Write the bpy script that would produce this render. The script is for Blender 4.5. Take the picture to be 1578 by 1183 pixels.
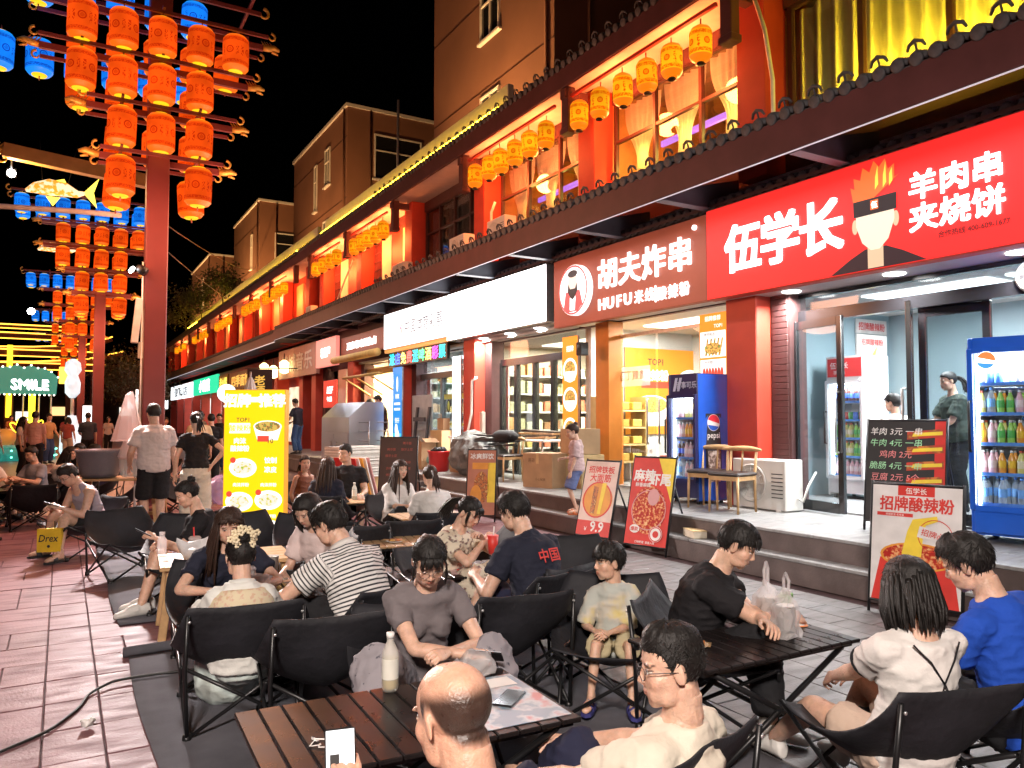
import bpy, bmesh, math, random
import numpy as np
from mathutils import Matrix, Vector
for o in list(bpy.data.objects): bpy.data.objects.remove(o)
sc = bpy.context.scene
COL = sc.collection
random.seed(7); RNG = np.random.default_rng(7)
R = math.radians
# ---------------------------------------------------------------- camera, sky, moon, exposure
cam = bpy.data.cameras.new('camera'); cam.sensor_width = 36; cam.lens = 36*1185/1578
cam.clip_start = .05; cam.clip_end = 2000
camo = bpy.data.objects.new('camera', cam); COL.objects.link(camo)
camo.location = (0, 0, 1.6); camo.rotation_euler = (R(90+2.537), 0, -R(30.331))
sc.camera = camo
w = bpy.data.worlds.new('World'); sc.world = w; w.use_nodes = True
wn = w.node_tree; wn.nodes.clear()
wo = wn.nodes.new('ShaderNodeOutputWorld'); bg = wn.nodes.new('ShaderNodeBackground'); sky = wn.nodes.new('ShaderNodeTexSky')
sky.sky_type = 'NISHITA'; sky.sun_disc = False; sky.sun_elevation = R(-5.5); sky.sun_rotation = R(120)
bg.inputs[1].default_value = .06
wn.links.new(sky.outputs[0], bg.inputs[0]); wn.links.new(bg.outputs[0], wo.inputs[0])
sl = bpy.data.lights.new('moon', 'SUN'); sl.energy = .015; sl.angle = R(.5); sl.color = (1, .95, .9)
so = bpy.data.objects.new('moon', sl); COL.objects.link(so); so.rotation_euler = (R(40), R(10), R(-120))
vs = sc.view_settings; vs.view_transform = 'Standard'; vs.look = 'None'; vs.exposure = 0; vs.gamma = 1; vs.use_curve_mapping = False
sc.render.engine = 'CYCLES'
cy = sc.cycles
cy.use_denoising = True; cy.max_bounces = 6; cy.diffuse_bounces = 3; cy.glossy_bounces = 3; cy.transmission_bounces = 4
cy.transparent_max_bounces = 10; cy.sample_clamp_indirect = 4; cy.sample_clamp_direct = 0; cy.caustics_reflective = False; cy.caustics_refractive = False
cy.use_light_tree = True
# ---------------------------------------------------------------- materials
MATS = {}
def newmat(name):
    m = bpy.data.materials.new(name); m.use_nodes = True; m.node_tree.nodes.clear(); return m, m.node_tree.nodes, m.node_tree.links
def paint(name, col, rough=.6, metal=0., var=.12, scale=6., bump=.0, bscale=60., spec=.5, attr=None, sss=0, coat=0, rvar=0.):
    """plain surface: base colour with noise variation, fine relief"""
    if name in MATS: return MATS[name]
    m, N, L = newmat(name)
    out = N.new('ShaderNodeOutputMaterial'); p = N.new('ShaderNodeBsdfPrincipled'); L.new(p.outputs[0], out.inputs[0])
    p.inputs['Roughness'].default_value = rough; p.inputs['Metallic'].default_value = metal
    p.inputs['Specular IOR Level'].default_value = spec
    if sss: p.inputs['Subsurface Weight'].default_value = sss; p.inputs['Subsurface Radius'].default_value = (.012, .004, .002); p.inputs['Subsurface Scale'].default_value = 1
    if coat: p.inputs['Coat Weight'].default_value = coat; p.inputs['Coat Roughness'].default_value = .15
    tc = N.new('ShaderNodeTexCoord')
    n = N.new('ShaderNodeTexNoise'); n.inputs['Scale'].default_value = scale; n.inputs['Detail'].default_value = 5
    L.new(tc.outputs['Object'], n.inputs['Vector'])
    r = N.new('ShaderNodeMapRange'); r.inputs['From Min'].default_value = .3; r.inputs['From Max'].default_value = .7
    r.inputs['To Min'].default_value = 1-var; r.inputs['To Max'].default_value = 1+var
    L.new(n.outputs[0], r.inputs[0])
    mx = N.new('ShaderNodeVectorMath'); mx.operation = 'SCALE'; L.new(r.outputs[0], mx.inputs['Scale'])
    if attr:
        a = N.new('ShaderNodeAttribute'); a.attribute_name = attr
        mm = N.new('ShaderNodeVectorMath'); mm.operation = 'MULTIPLY'; mm.inputs[0].default_value = col[:3]; L.new(a.outputs['Color'], mm.inputs[1]); L.new(mm.outputs[0], mx.inputs[0])
    else: mx.inputs[0].default_value = col[:3]
    L.new(mx.outputs[0], p.inputs['Base Color'])
    if rvar:
        r2 = N.new('ShaderNodeMapRange'); r2.inputs['From Min'].default_value = .3; r2.inputs['From Max'].default_value = .7
        r2.inputs['To Min'].default_value = max(.03, rough-rvar); r2.inputs['To Max'].default_value = min(1, rough+rvar); L.new(n.outputs[0], r2.inputs[0]); L.new(r2.outputs[0], p.inputs['Roughness'])
    if bump:
        n2 = N.new('ShaderNodeTexNoise'); n2.inputs['Scale'].default_value = bscale; n2.inputs['Detail'].default_value = 4; L.new(tc.outputs['Object'], n2.inputs['Vector'])
        b = N.new('ShaderNodeBump'); b.inputs['Strength'].default_value = bump; b.inputs['Distance'].default_value = .01
        L.new(n2.outputs[0], b.inputs['Height']); L.new(b.outputs[0], p.inputs['Normal'])
    MATS[name] = m; return m
def emis(name, col, st, var=0., scale=5., base=None):
    """a thing that gives off light: lanterns, lit signs, screens"""
    if name in MATS: return MATS[name]
    m, N, L = newmat(name)
    out = N.new('ShaderNodeOutputMaterial'); p = N.new('ShaderNodeBsdfPrincipled'); L.new(p.outputs[0], out.inputs[0])
    p.inputs['Base Color'].default_value = (*(base or [min(.8, c*.6) for c in col]), 1); p.inputs['Roughness'].default_value = .5
    p.inputs['Emission Color'].default_value = (*col, 1); p.inputs['Emission Strength'].default_value = st
    if var:
        tc = N.new('ShaderNodeTexCoord'); n = N.new('ShaderNodeTexNoise'); n.inputs['Scale'].default_value = scale; n.inputs['Detail'].default_value = 3
        L.new(tc.outputs['Object'], n.inputs['Vector'])
        r = N.new('ShaderNodeMapRange'); r.inputs['From Min'].default_value = .3; r.inputs['From Max'].default_value = .7
        r.inputs['To Min'].default_value = st*(1-var); r.inputs['To Max'].default_value = st*(1+var); L.new(n.outputs[0], r.inputs[0]); L.new(r.outputs[0], p.inputs['Emission Strength'])
    MATS[name] = m; return m
def glassm(name, tint=(.9, .95, .95), gloss=.12, rough=.02):
    if name in MATS: return MATS[name]
    m, N, L = newmat(name)
    out = N.new('ShaderNodeOutputMaterial'); t = N.new('ShaderNodeBsdfTransparent'); g = N.new('ShaderNodeBsdfGlossy'); x = N.new('ShaderNodeMixShader')
    t.inputs[0].default_value = (*tint, 1); g.inputs['Roughness'].default_value = rough
    lw = N.new('ShaderNodeLayerWeight'); lw.inputs[0].default_value = .12
    r = N.new('ShaderNodeMapRange'); r.inputs['To Min'].default_value = gloss*.6; r.inputs['To Max'].default_value = .6; L.new(lw.outputs['Fresnel'], r.inputs[0])
    L.new(r.outputs[0], x.inputs[0]); L.new(t.outputs[0], x.inputs[1]); L.new(g.outputs[0], x.inputs[2]); L.new(x.outputs[0], out.inputs[0])
    MATS[name] = m; return m
def film(name, col, op=.5):
    """thin translucent plastic film or sheer cloth"""
    if name in MATS: return MATS[name]
    m, N, L = newmat(name)
    out = N.new('ShaderNodeOutputMaterial'); t = N.new('ShaderNodeBsdfTransparent'); x = N.new('ShaderNodeMixShader'); p = N.new('ShaderNodeBsdfPrincipled'); tr = N.new('ShaderNodeBsdfTranslucent'); x2 = N.new('ShaderNodeMixShader')
    p.inputs['Base Color'].default_value = (*col, 1); p.inputs['Roughness'].default_value = .3; tr.inputs[0].default_value = (*col, 1)
    x2.inputs[0].default_value = .4; L.new(p.outputs[0], x2.inputs[1]); L.new(tr.outputs[0], x2.inputs[2])
    x.inputs[0].default_value = op; L.new(t.outputs[0], x.inputs[1]); L.new(x2.outputs[0], x.inputs[2]); L.new(x.outputs[0], out.inputs[0])
    MATS[name] = m; return m
def speck(name, c1, c2, scale=40, thr=.5, rough=.7, emit=0., c3=None, bump=.3, vec='Object', stretch=None):
    """two or three colours in small patches (food, floral print, brick face, foliage)"""
    if name in MATS: return MATS[name]
    m, N, L = newmat(name)
    out = N.new('ShaderNodeOutputMaterial'); p = N.new('ShaderNodeBsdfPrincipled'); L.new(p.outputs[0], out.inputs[0]); p.inputs['Roughness'].default_value = rough
    tc = N.new('ShaderNodeTexCoord'); v = N.new('ShaderNodeTexNoise'); v.inputs['Scale'].default_value = scale; v.inputs['Detail'].default_value = 3
    src = tc.outputs[vec]
    if stretch:
        mp = N.new('ShaderNodeMapping'); mp.inputs['Scale'].default_value = stretch; L.new(src, mp.inputs[0]); src = mp.outputs[0]
    L.new(src, v.inputs['Vector'])
    cr = N.new('ShaderNodeValToRGB'); e = cr.color_ramp.elements
    e[0].position = thr-.04; e[0].color = (*c1, 1); e[1].position = thr+.04; e[1].color = (*c2, 1)
    if c3: x = cr.color_ramp.elements.new(min(.95, thr+.16)); x.color = (*c3, 1)
    L.new(v.outputs[0], cr.inputs[0]); L.new(cr.outputs[0], p.inputs['Base Color'])
    if emit: L.new(cr.outputs[0], p.inputs['Emission Color']); p.inputs['Emission Strength'].default_value = emit
    if bump:
        b = N.new('ShaderNodeBump'); b.inputs['Strength'].default_value = bump; b.inputs['Distance'].default_value = .01; L.new(v.outputs[0], b.inputs['Height']); L.new(b.outputs[0], p.inputs['Normal'])
    MATS[name] = m; return m
def stripes(name, c1, c2, pitch, duty=.5, rough=.8):
    if name in MATS: return MATS[name]
    m, N, L = newmat(name)
    out = N.new('ShaderNodeOutputMaterial'); p = N.new('ShaderNodeBsdfPrincipled'); L.new(p.outputs[0], out.inputs[0]); p.inputs['Roughness'].default_value = rough
    a = N.new('ShaderNodeAttribute'); a.attribute_name = 'along'
    d = N.new('ShaderNodeMath'); d.operation = 'DIVIDE'; d.inputs[1].default_value = pitch; L.new(a.outputs['Fac'], d.inputs[0])
    f = N.new('ShaderNodeMath'); f.operation = 'FRACT'; L.new(d.outputs[0], f.inputs[0])
    g = N.new('ShaderNodeMath'); g.operation = 'GREATER_THAN'; g.inputs[1].default_value = duty; L.new(f.outputs[0], g.inputs[0])
    x = N.new('ShaderNodeMix'); x.data_type = 'RGBA'; x.inputs[6].default_value = (*c1, 1); x.inputs[7].default_value = (*c2, 1); L.new(g.outputs[0], x.inputs[0]); L.new(x.outputs[2], p.inputs['Base Color'])
    MATS[name] = m; return m
TMP = bpy.data.scenes.new('workbench')   # meshes are evaluated here, away from the big scene; removed at the end
def evalmesh(o):
    TMP.collection.objects.link(o); vl = TMP.view_layers[0]; vl.update()
    return bpy.data.meshes.new_from_object(o.evaluated_get(vl.depsgraph))
# ---------------------------------------------------------------- tags
def tag(o, label=None, cat=None, group=None, kind=None):
    if label: o['label'] = label
    if cat: o['category'] = cat
    if group: o['group'] = group
    if kind: o['kind'] = kind
    return o
def thing(name, label, cat, loc=(0, 0, 0), rz=0., group=None, parent=None):
    o = bpy.data.objects.new(name, None); COL.objects.link(o); o.location = loc; o.rotation_euler = (0, 0, rz); o.empty_display_size = .1
    o.parent = parent
    return tag(o, label, cat, group)
def kids(o): return [c for c in bpy.data.objects if c.parent == o]
def dup_children(src_list, parent):
    """copies of [(obj, [subobjs])] under a new thing"""
    for o, subs in src_list:
        c = o.copy(); COL.objects.link(c); c.parent = parent
        for s in subs:
            d = s.copy(); COL.objects.link(d); d.parent = c
# ---------------------------------------------------------------- mesh builder
TXT = {}
def text_geo(s, bold=0.):
    k = (s, bold)
    if k in TXT: return TXT[k]
    c = bpy.data.curves.new('t', 'FONT'); c.body = s; c.size = 1; c.resolution_u = 2; c.offset = bold; c.fill_mode = 'FRONT'
    o = bpy.data.objects.new('t', c)
    me = evalmesh(o)
    v = np.array([p.co[:2] for p in me.vertices]).reshape(-1, 2); f = [tuple(p.vertices) for p in me.polygons]
    bpy.data.objects.remove(o); bpy.data.curves.remove(c); bpy.data.meshes.remove(me)
    if len(v):
        mn, mx = v.min(0), v.max(0); v = v-(mn+mx)/2; sz = mx-mn
    else: sz = np.array([1., 1.])
    TXT[k] = (v, f, sz); return TXT[k]
BOXF = [(0, 1, 3, 2), (4, 6, 7, 5), (0, 4, 5, 1), (2, 3, 7, 6), (0, 2, 6, 4), (1, 5, 7, 3)]
def rotm(rx=0, ry=0, rz=0): return np.array(Matrix.Rotation(rz, 3, 'Z') @ Matrix.Rotation(ry, 3, 'Y') @ Matrix.Rotation(rx, 3, 'X'))
class MB:
    def __init__(s): s.v = []; s.f = []; s.m = []; s.s = []; s.n = 0
    def add(s, V, F, mi=0, sm=False):
        V = np.asarray(V, float).reshape(-1, 3); k = s.n
        s.v.append(V); s.n += len(V)
        s.f += [tuple(int(i)+k for i in f) for f in F]
        s.m += [mi]*len(F) if np.isscalar(mi) else list(mi)
        s.s += [sm]*len(F); return s
    def box(s, c, d, mi=0, rot=None, bev=0.):
        d = np.array(d, float)/2; c = np.array(c, float)
        if bev <= 0:
            V = np.array([(x, y, z) for x in (-1, 1) for y in (-1, 1) for z in (-1, 1)])*d; F = BOXF
        else:
            b = min(bev, *(d*.95)); V = []; idx = {}
            for x in (-1, 1):
                for y in (-1, 1):
                    for z in (-1, 1):
                        for a in range(3):
                            p = np.array([x, y, z])*(d-b); p[a] = np.array([x, y, z])[a]*d[a]; idx[(x, y, z, a)] = len(V); V.append(p)
            F = []
            for a in range(3):
                o1, o2 = (a+1) % 3, (a+2) % 3
                for sg in (-1, 1):
                    q = []
                    for i, j in ((-1, -1), (1, -1), (1, 1), (-1, 1)):
                        t = [0, 0, 0]; t[a] = sg; t[o1] = i; t[o2] = j; q.append(idx[(*t, a)])
                    F.append(q if sg > 0 else q[::-1])
                for i in (-1, 1):
                    for j in (-1, 1):
                        t1 = [0, 0, 0]; t1[o1] = i; t1[o2] = j; t1[a] = -1; t2 = list(t1); t2[a] = 1
                        q = [idx[(*t1, o1)], idx[(*t2, o1)], idx[(*t2, o2)], idx[(*t1, o2)]]
                        F.append(q if i*j < 0 else q[::-1])
            for x in (-1, 1):
                for y in (-1, 1):
                    for z in (-1, 1):
                        q = [idx[(x, y, z, a)] for a in range(3)]; F.append(q if x*y*z > 0 else q[::-1])
            V = np.array(V)
        if rot is not None: V = V@np.asarray(rot).T
        return s.add(V+c, F, mi)
    def rings(s, rings, mi=0, caps=True, sm=True, closed=True):
        """skin a list of equal vertex rings"""
        n = len(rings[0]); V = np.concatenate(rings); F = []
        for i in range(len(rings)-1):
            for j in range(n if closed else n-1):
                a = i*n+j; b = i*n+(j+1) % n; F.append((a, b, b+n, a+n))
        if caps and closed: F.append(tuple(range(n))[::-1]); F.append(tuple((len(rings)-1)*n+j for j in range(n)))
        return s.add(V, F, mi, sm)
    def tube(s, pts, r, n=8, mi=0, sm=True, caps=True):
        P = np.array(pts, float); rr = np.full(len(P), r) if np.isscalar(r) else np.array(r, float)
        T = np.gradient(P, axis=0); T /= np.linalg.norm(T, axis=1)[:, None]+1e-9
        up = np.array([0, 0, 1.]) if abs(T[0][2]) < .9 else np.array([0, 1., 0])
        a = np.linspace(0, 2*np.pi, n, endpoint=False); RG = []
        x = np.cross(up, T[0]); x /= np.linalg.norm(x)
        for p, t, q in zip(P, T, rr):
            x = x-t*(x@t); x /= np.linalg.norm(x)+1e-9; y = np.cross(t, x)
            RG.append(p+q*(np.cos(a)[:, None]*x+np.sin(a)[:, None]*y))
        return s.rings(RG, mi, caps, sm)
    def lathe(s, prof, c=(0, 0, 0), n=16, mi=0, rot=None, sm=True, caps=True):
        a = np.linspace(0, 2*np.pi, n, endpoint=False); RG = []
        for r, z in prof:
            V = np.c_[r*np.cos(a), r*np.sin(a), np.full(n, z)]
            if rot is not None: V = V@np.asarray(rot).T
            RG.append(V+np.array(c, float))
        return s.rings(RG, mi, caps, sm)
    def ell(s, c, r, mi=0, n=12, rot=None):
        th = np.linspace(0, np.pi, n//2+2)[1:-1]; a = np.linspace(0, 2*np.pi, n, endpoint=False); RG = []
        for t in th:
            V = np.c_[np.sin(t)*np.cos(a), np.sin(t)*np.sin(a), np.full(n, -np.cos(t))]*np.array(r)
            if rot is not None: V = V@np.asarray(rot).T
            RG.append(V+np.array(c, float))
        return s.rings(RG, mi)
    def grid(s, P, mi=0, sm=True, thick=0.):
        P = np.asarray(P, float); a, b = P.shape[:2]; I = np.arange(a*b).reshape(a, b)
        F = [(I[i, j], I[i+1, j], I[i+1, j+1], I[i, j+1]) for i in range(a-1) for j in range(b-1)]
        if not thick: return s.add(P.reshape(-1, 3), F, mi, sm)
        du = np.gradient(P, axis=0); dv = np.gradient(P, axis=1); N = np.cross(du, dv); N /= np.linalg.norm(N, axis=2)[..., None]+1e-9
        Q = P-N*thick; k = a*b; F2 = list(F)+[tuple(x+k for x in f)[::-1] for f in F]
        e = [I[0, j] for j in range(b)]+[I[i, -1] for i in range(1, a)]+[I[-1, j] for j in range(b-2, -1, -1)]+[I[i, 0] for i in range(a-2, 0, -1)]
        for i in range(len(e)): x, y = e[i], e[(i+1) % len(e)]; F2.append((x, y, y+k, x+k))
        return s.add(np.concatenate([P.reshape(-1, 3), Q.reshape(-1, 3)]), F2, mi, sm)
    def prism(s, poly, z0, z1, M=None, mi=0, sm=False):
        p = np.array(poly, float); n = len(p)
        V = np.r_[np.c_[p, np.full(n, z0)], np.c_[p, np.full(n, z1)]]
        if M is not None: V = V@np.asarray(M)[:3, :3].T+np.asarray(M)[:3, 3]
        F = [tuple(range(n))[::-1], tuple(range(n, 2*n))]+[(i, (i+1) % n, (i+1) % n+n, i+n) for i in range(n)]
        return s.add(V, F, mi, sm)
    def quadp(s, a, b, c, d, mi=0): return s.add([a, b, c, d], [(0, 1, 2, 3)], mi)
    def data(s, name, mats):
        me = bpy.data.meshes.new(name); V = np.concatenate(s.v) if s.v else np.zeros((0, 3))
        me.from_pydata(V.tolist(), [], s.f)
        for m in (mats if isinstance(mats, (list, tuple)) else [mats]): me.materials.append(m)
        me.polygons.foreach_set('material_index', s.m); me.polygons.foreach_set('use_smooth', s.s); me.update(); return me
    def build(s, name, mats, parent=None, loc=(0, 0, 0), rot=(0, 0, 0)):
        return inst(name, s.data(name, mats), parent, loc, rot)
def inst(name, me, parent=None, loc=(0, 0, 0), rot=(0, 0, 0), scale=None):
    o = bpy.data.objects.new(name, me); COL.objects.link(o); o.parent = parent; o.location = loc; o.rotation_euler = rot
    if scale is not None: o.scale = scale
    return o
def frame(origin, x, y):
    """4x4 with columns x, y, x cross y: a panel's own plane"""
    x = np.array(x, float); x /= np.linalg.norm(x); y = np.array(y, float); y = y-x*(x@y); y /= np.linalg.norm(y)
    M = np.eye(4); M[:3, 0] = x; M[:3, 1] = y; M[:3, 2] = np.cross(x, y); M[:3, 3] = origin; return M
class Panel:
    """flat print in layers on a panel's plane; every layer 1.2 mm above the one below"""
    def __init__(s, mb, M, step=.0012): s.mb = mb; s.M = np.asarray(M); s.st = step
    def tr(s, p, z):
        p = np.asarray(p, float); V = np.c_[p, np.full(len(p), z*s.st)]; return V@s.M[:3, :3].T+s.M[:3, 3]
    def poly(s, p, mi, l=1): s.mb.add(s.tr(p, l), [tuple(range(len(p)))], mi)
    def rect(s, x0, y0, x1, y1, mi, l=1): s.poly([(x0, y0), (x1, y0), (x1, y1), (x0, y1)], mi, l)
    def disc(s, cx, cy, rx, ry, mi, l=1, n=24, a0=0, a1=2*math.pi):
        a = np.linspace(a0, a1, n, endpoint=(a1-a0 < 6.28)); s.poly(np.c_[cx+rx*np.cos(a), cy+ry*np.sin(a)], mi, l)
    def ring(s, cx, cy, r, wd, mi, l=1, n=28):
        a = np.linspace(0, 2*math.pi, n, endpoint=False); V = np.r_[np.c_[cx+r*np.cos(a), cy+r*np.sin(a)], np.c_[cx+(r-wd)*np.cos(a), cy+(r-wd)*np.sin(a)]]
        s.mb.add(s.tr(V, l), [(i, (i+1) % n, (i+1) % n+n, i+n) for i in range(n)], mi)
    def text(s, t, cx, cy, hgt, mi, l=2, bold=.02, wid=None, slant=0., ext=0., cw=1.):
        if bold > .008:
            for i, (dx, dy) in enumerate(((0, 0), (-1, -1), (1, -1), (1, 1), (-1, 1), (-1, 0), (1, 0), (0, 1), (0, -1))): s.text(t, cx+dx*bold*hgt*.8, cy+dy*bold*hgt*.8, hgt, mi, l+i*.06, 0., wid, slant, ext, cw)
            return
        v, f, sz = text_geo(t, 0.)
        if not len(v): return
        k = hgt/.92 if any(ord(c) > 1000 for c in t) else hgt/.72
        kx = k*cw
        if wid: kx = wid/sz[0]
        p = np.c_[v[:, 0]*kx+v[:, 1]*k*slant+cx, v[:, 1]*k+cy]
        if not ext: s.mb.add(s.tr(p, l), f, mi); return
        V = np.r_[s.tr(p, l), s.tr(p, l+ext/s.st)]; n = len(p); F = [tuple(i+n for i in g) for g in f]
        cnt = {}
        for g in f:
            for i in range(len(g)): e = (g[i], g[(i+1) % len(g)]); cnt[e] = 1
        for (a, b) in cnt:
            if (b, a) not in cnt: F.append((a, b, b+n, a+n))
        s.mb.add(V, F, mi)
def vnoise(P, seed=0):
    P = np.asarray(P, float); i = np.floor(P).astype(np.int64); f = P-i; f = f*f*(3-2*f); o = 0
    for dx in (0, 1):
        for dy in (0, 1):
            for dz in (0, 1):
                h = ((i[:, 0]+dx)*374761393+(i[:, 1]+dy)*668265263+(i[:, 2]+dz)*2147483647+seed*974711) & 0x7fffffff
                h = (h ^ (h >> 13))*1274126177 & 0x7fffffff; h = (h ^ (h >> 16)) & 0xffff
                wgt = (f[:, 0] if dx else 1-f[:, 0])*(f[:, 1] if dy else 1-f[:, 1])*(f[:, 2] if dz else 1-f[:, 2])
                o = o+wgt*(h/65535.)
    return o
def remesh(mb, vox, smooth=2):
    """one continuous skin round overlapping closed shapes"""
    me = bpy.data.meshes.new('tmp')
    me.from_pydata(np.concatenate(mb.v).tolist(), [], mb.f); o = bpy.data.objects.new('tmp', me)
    r = o.modifiers.new('r', 'REMESH'); r.mode = 'VOXEL'; r.voxel_size = vox; r.adaptivity = 0
    if smooth: q = o.modifiers.new('s', 'SMOOTH'); q.iterations = smooth; q.factor = .5
    m2 = evalmesh(o)
    n = len(m2.vertices); V = np.empty(n*3); m2.vertices.foreach_get('co', V); V = V.reshape(-1, 3)
    Q = np.empty(len(m2.loops), dtype=np.int32); m2.loops.foreach_get('vertex_index', Q)
    ls = np.empty(len(m2.polygons), dtype=np.int32); m2.polygons.foreach_get('loop_total', ls)
    F = np.split(Q, np.cumsum(ls)[:-1]) if not (ls == 4).all() else Q.reshape(-1, 4)
    bpy.data.objects.remove(o); bpy.data.meshes.remove(me); bpy.data.meshes.remove(m2)
    return V, F
def npmesh(name, V, F, mats, mi=None, col=None, along=None, smooth=True):
    me = bpy.data.meshes.new(name); F = np.asarray(F); k = F.shape[1]
    me.vertices.add(len(V)); me.vertices.foreach_set('co', np.asarray(V, np.float32).ravel())
    me.loops.add(F.size); me.loops.foreach_set('vertex_index', F.astype(np.int32).ravel())
    me.polygons.add(len(F)); me.polygons.foreach_set('loop_start', np.arange(0, F.size, k, dtype=np.int32))
    try: me.polygons.foreach_set('loop_total', np.full(len(F), k, dtype=np.int32))
    except Exception: pass
    for m in (mats if isinstance(mats, (list, tuple)) else [mats]): me.materials.append(m)
    if mi is not None: me.polygons.foreach_set('material_index', np.asarray(mi, np.int32))
    me.polygons.foreach_set('use_smooth', np.full(len(F), smooth))
    me.update(calc_edges=True)
    if col is not None:
        a = me.color_attributes.new('Col', 'FLOAT_COLOR', 'POINT'); a.data.foreach_set('color', np.c_[col, np.ones(len(V))].astype(np.float32).ravel())
    if along is not None:
        a = me.attributes.new('along', 'FLOAT', 'POINT'); a.data.foreach_set('value', np.asarray(along, np.float32))
    return me
# ================================================================ PEOPLE
SKIN = paint('skin', (.62, .385, .28), .40, var=.12, scale=38, bump=.3, bscale=150, attr='Col', sss=.15, rvar=.14)
HAIRM = {}
def hairmat(c):
    if c not in HAIRM: HAIRM[c] = paint('hair_%.3f' % c[0], c, .5, var=.4, scale=90, bump=.35, bscale=200, spec=.35)
    return HAIRM[c]
BLACKH = (.012, .010, .009); BROWNH = (.035, .018, .012)
def cloth(name, col, rough=.85, var=.07): return paint(name, col, rough, var=var, scale=9, bump=.5, bscale=30, spec=.25)
def smoothstep(x): x = np.clip(x, 0, 1); return x*x*(3-2*x)
def vnormals(V, F):
    F = np.asarray(F); a, b, c, d = (V[F[:, i]] for i in range(4)); n = np.cross(c-a, d-b); N = np.zeros_like(V)
    for i in range(4): np.add.at(N, F[:, i], n)
    return N/(np.linalg.norm(N, axis=1)[:, None]+1e-9)
def loft(mb, C, X, Y, n=14):
    a = np.linspace(0, 2*np.pi, n, endpoint=False)
    RG = [c+np.cos(a)[:, None]*x+np.sin(a)[:, None]*y for c, x, y in zip(C, X, Y)]
    mb.rings(RG)
def limb(mb, pts, rad, n=10):
    """tapered limb through points, rounded at both ends"""
    P = [np.array(p, float) for p in pts]; r = list(rad)
    d0 = P[1]-P[0]; d0 /= np.linalg.norm(d0)+1e-9; d1 = P[-1]-P[-2]; d1 /= np.linalg.norm(d1)+1e-9
    P2 = [P[0]-d0*r[0]*.8, P[0]-d0*r[0]*.5]+P+[P[-1]+d1*r[-1]*.5, P[-1]+d1*r[-1]*.8]
    r2 = [r[0]*.35, r[0]*.8]+r+[r[-1]*.8, r[-1]*.35]
    mb.tube(P2, r2, n)
def lerp(a, b, t): return np.array(a)*(1-t)+np.array(b)*t
HEADS = {}
def head_geo(sex, lod):
    k = (sex, lod)
    if k in HEADS: return HEADS[k]
    m = MB(); f = sex != 'm'; E = m.ell; n = 20
    E((0, -.012, .03), (.078, .099, .085), n=n); E((0, .022, -.028), (.067, .068, .084), n=n)
    jw = .048 if f else .054
    E((0, .030, -.068), (jw, .050, .042), n=n); E((0, .056, -.096), (.026, .022, .020), n=12)
    for s in (-1, 1):
        E((s*.034, .050, -.026), (.034, .032, .036), n=14); E((s*.038, .022, -.070), (.026, .040, .036), n=14); E((s*.022, .05, -.06), (.03, .035, .04), n=14)
    V, F = remesh(m, .0055, 14); m = MB(); E = m.ell; m.add(V, F)
    for s in (-1, 1):
        E((s*.030, .0745, .022), (.026, .010, .007), n=12); E((s*.031, .0735, .001), (.015, .0115, .009), n=12)
        E((s*.011, .090, -.035), (.0075, .008, .0065), n=10)
        rt = rotm(R(-12), 0, s*R(20)); E((s*.078, -.006, -.006), (.006, .018, .031), n=12, rot=rt); E((s*.080, -.013, .004), (.008, .008, .020), n=10, rot=rt)
    limb(m, [(0, .078, .016), (0, .088, -.012), (0, .0965, -.029)], [.007, .0085, .0105])
    E((0, .0815, -.0575), (.018, .0085, .005), n=12); E((0, .080, -.0665), (.0155, .009, .0058), n=12)
    limb(m, [(0, -.02, -.05), (0, -.032, -.15)], [.054, .050] if f else [.060, .058], 16)
    V, F = remesh(m, (.0032, .0050, .0085)[lod], (3, 2, 1)[lod])
    C = np.ones((len(V), 3)); x, y, z = V.T; ax = abs(x); fr = y > .045
    def mixc(mask, c):
        for i in range(3): C[:, i] = C[:, i]*(1-mask)+c[i]*mask
    # lips, cheeks, eyes, brows; shade of mouth parting and nostrils put into the colour
    mixc(.25*np.exp(-((ax-.042)**2+(z+.03)**2)/.0004)*fr, (1.15, .72, .68))
    lip = smoothstep(1.6-np.sqrt((x/.021)**2+((z+.0625)/.0105)**2)*1.2)*(y > .07); mixc((.72 if f else .5)*lip, (.95, .42, .42))
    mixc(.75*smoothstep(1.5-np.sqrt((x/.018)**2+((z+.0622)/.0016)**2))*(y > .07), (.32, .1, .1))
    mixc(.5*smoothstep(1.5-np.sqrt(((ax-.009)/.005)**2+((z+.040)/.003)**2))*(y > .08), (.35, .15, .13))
    ez = z-.002; e = np.sqrt(((ax-.031)/.0150)**2+(ez/.0048)**2)
    mixc(smoothstep((1.15-e)*4)*fr, (1.0, 1.35, 1.55)); mixc(smoothstep((1.25-np.sqrt((ax-.0305)**2+ez**2)/.0052)*4)*fr*(e < 1.2), (.03, .03, .03))
    lid = np.sqrt(((ax-.031)/.0175)**2+((ez-.0038)/.0034)**2); mixc(.9*smoothstep((1.2-lid)*3)*fr, (.06, .04, .04))
    bw = np.sqrt(((ax-.031)/.021)**2+((z-.0225-.12*(ax-.031)*(ax < .04))/(.0035 if f else .0048))**2); mixc(.85*smoothstep((1.25-bw)*2.5)*fr, (.06, .045, .04))
    HEADS[k] = (V, np.asarray(F), C); return HEADS[k]
HANDS = {}
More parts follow.
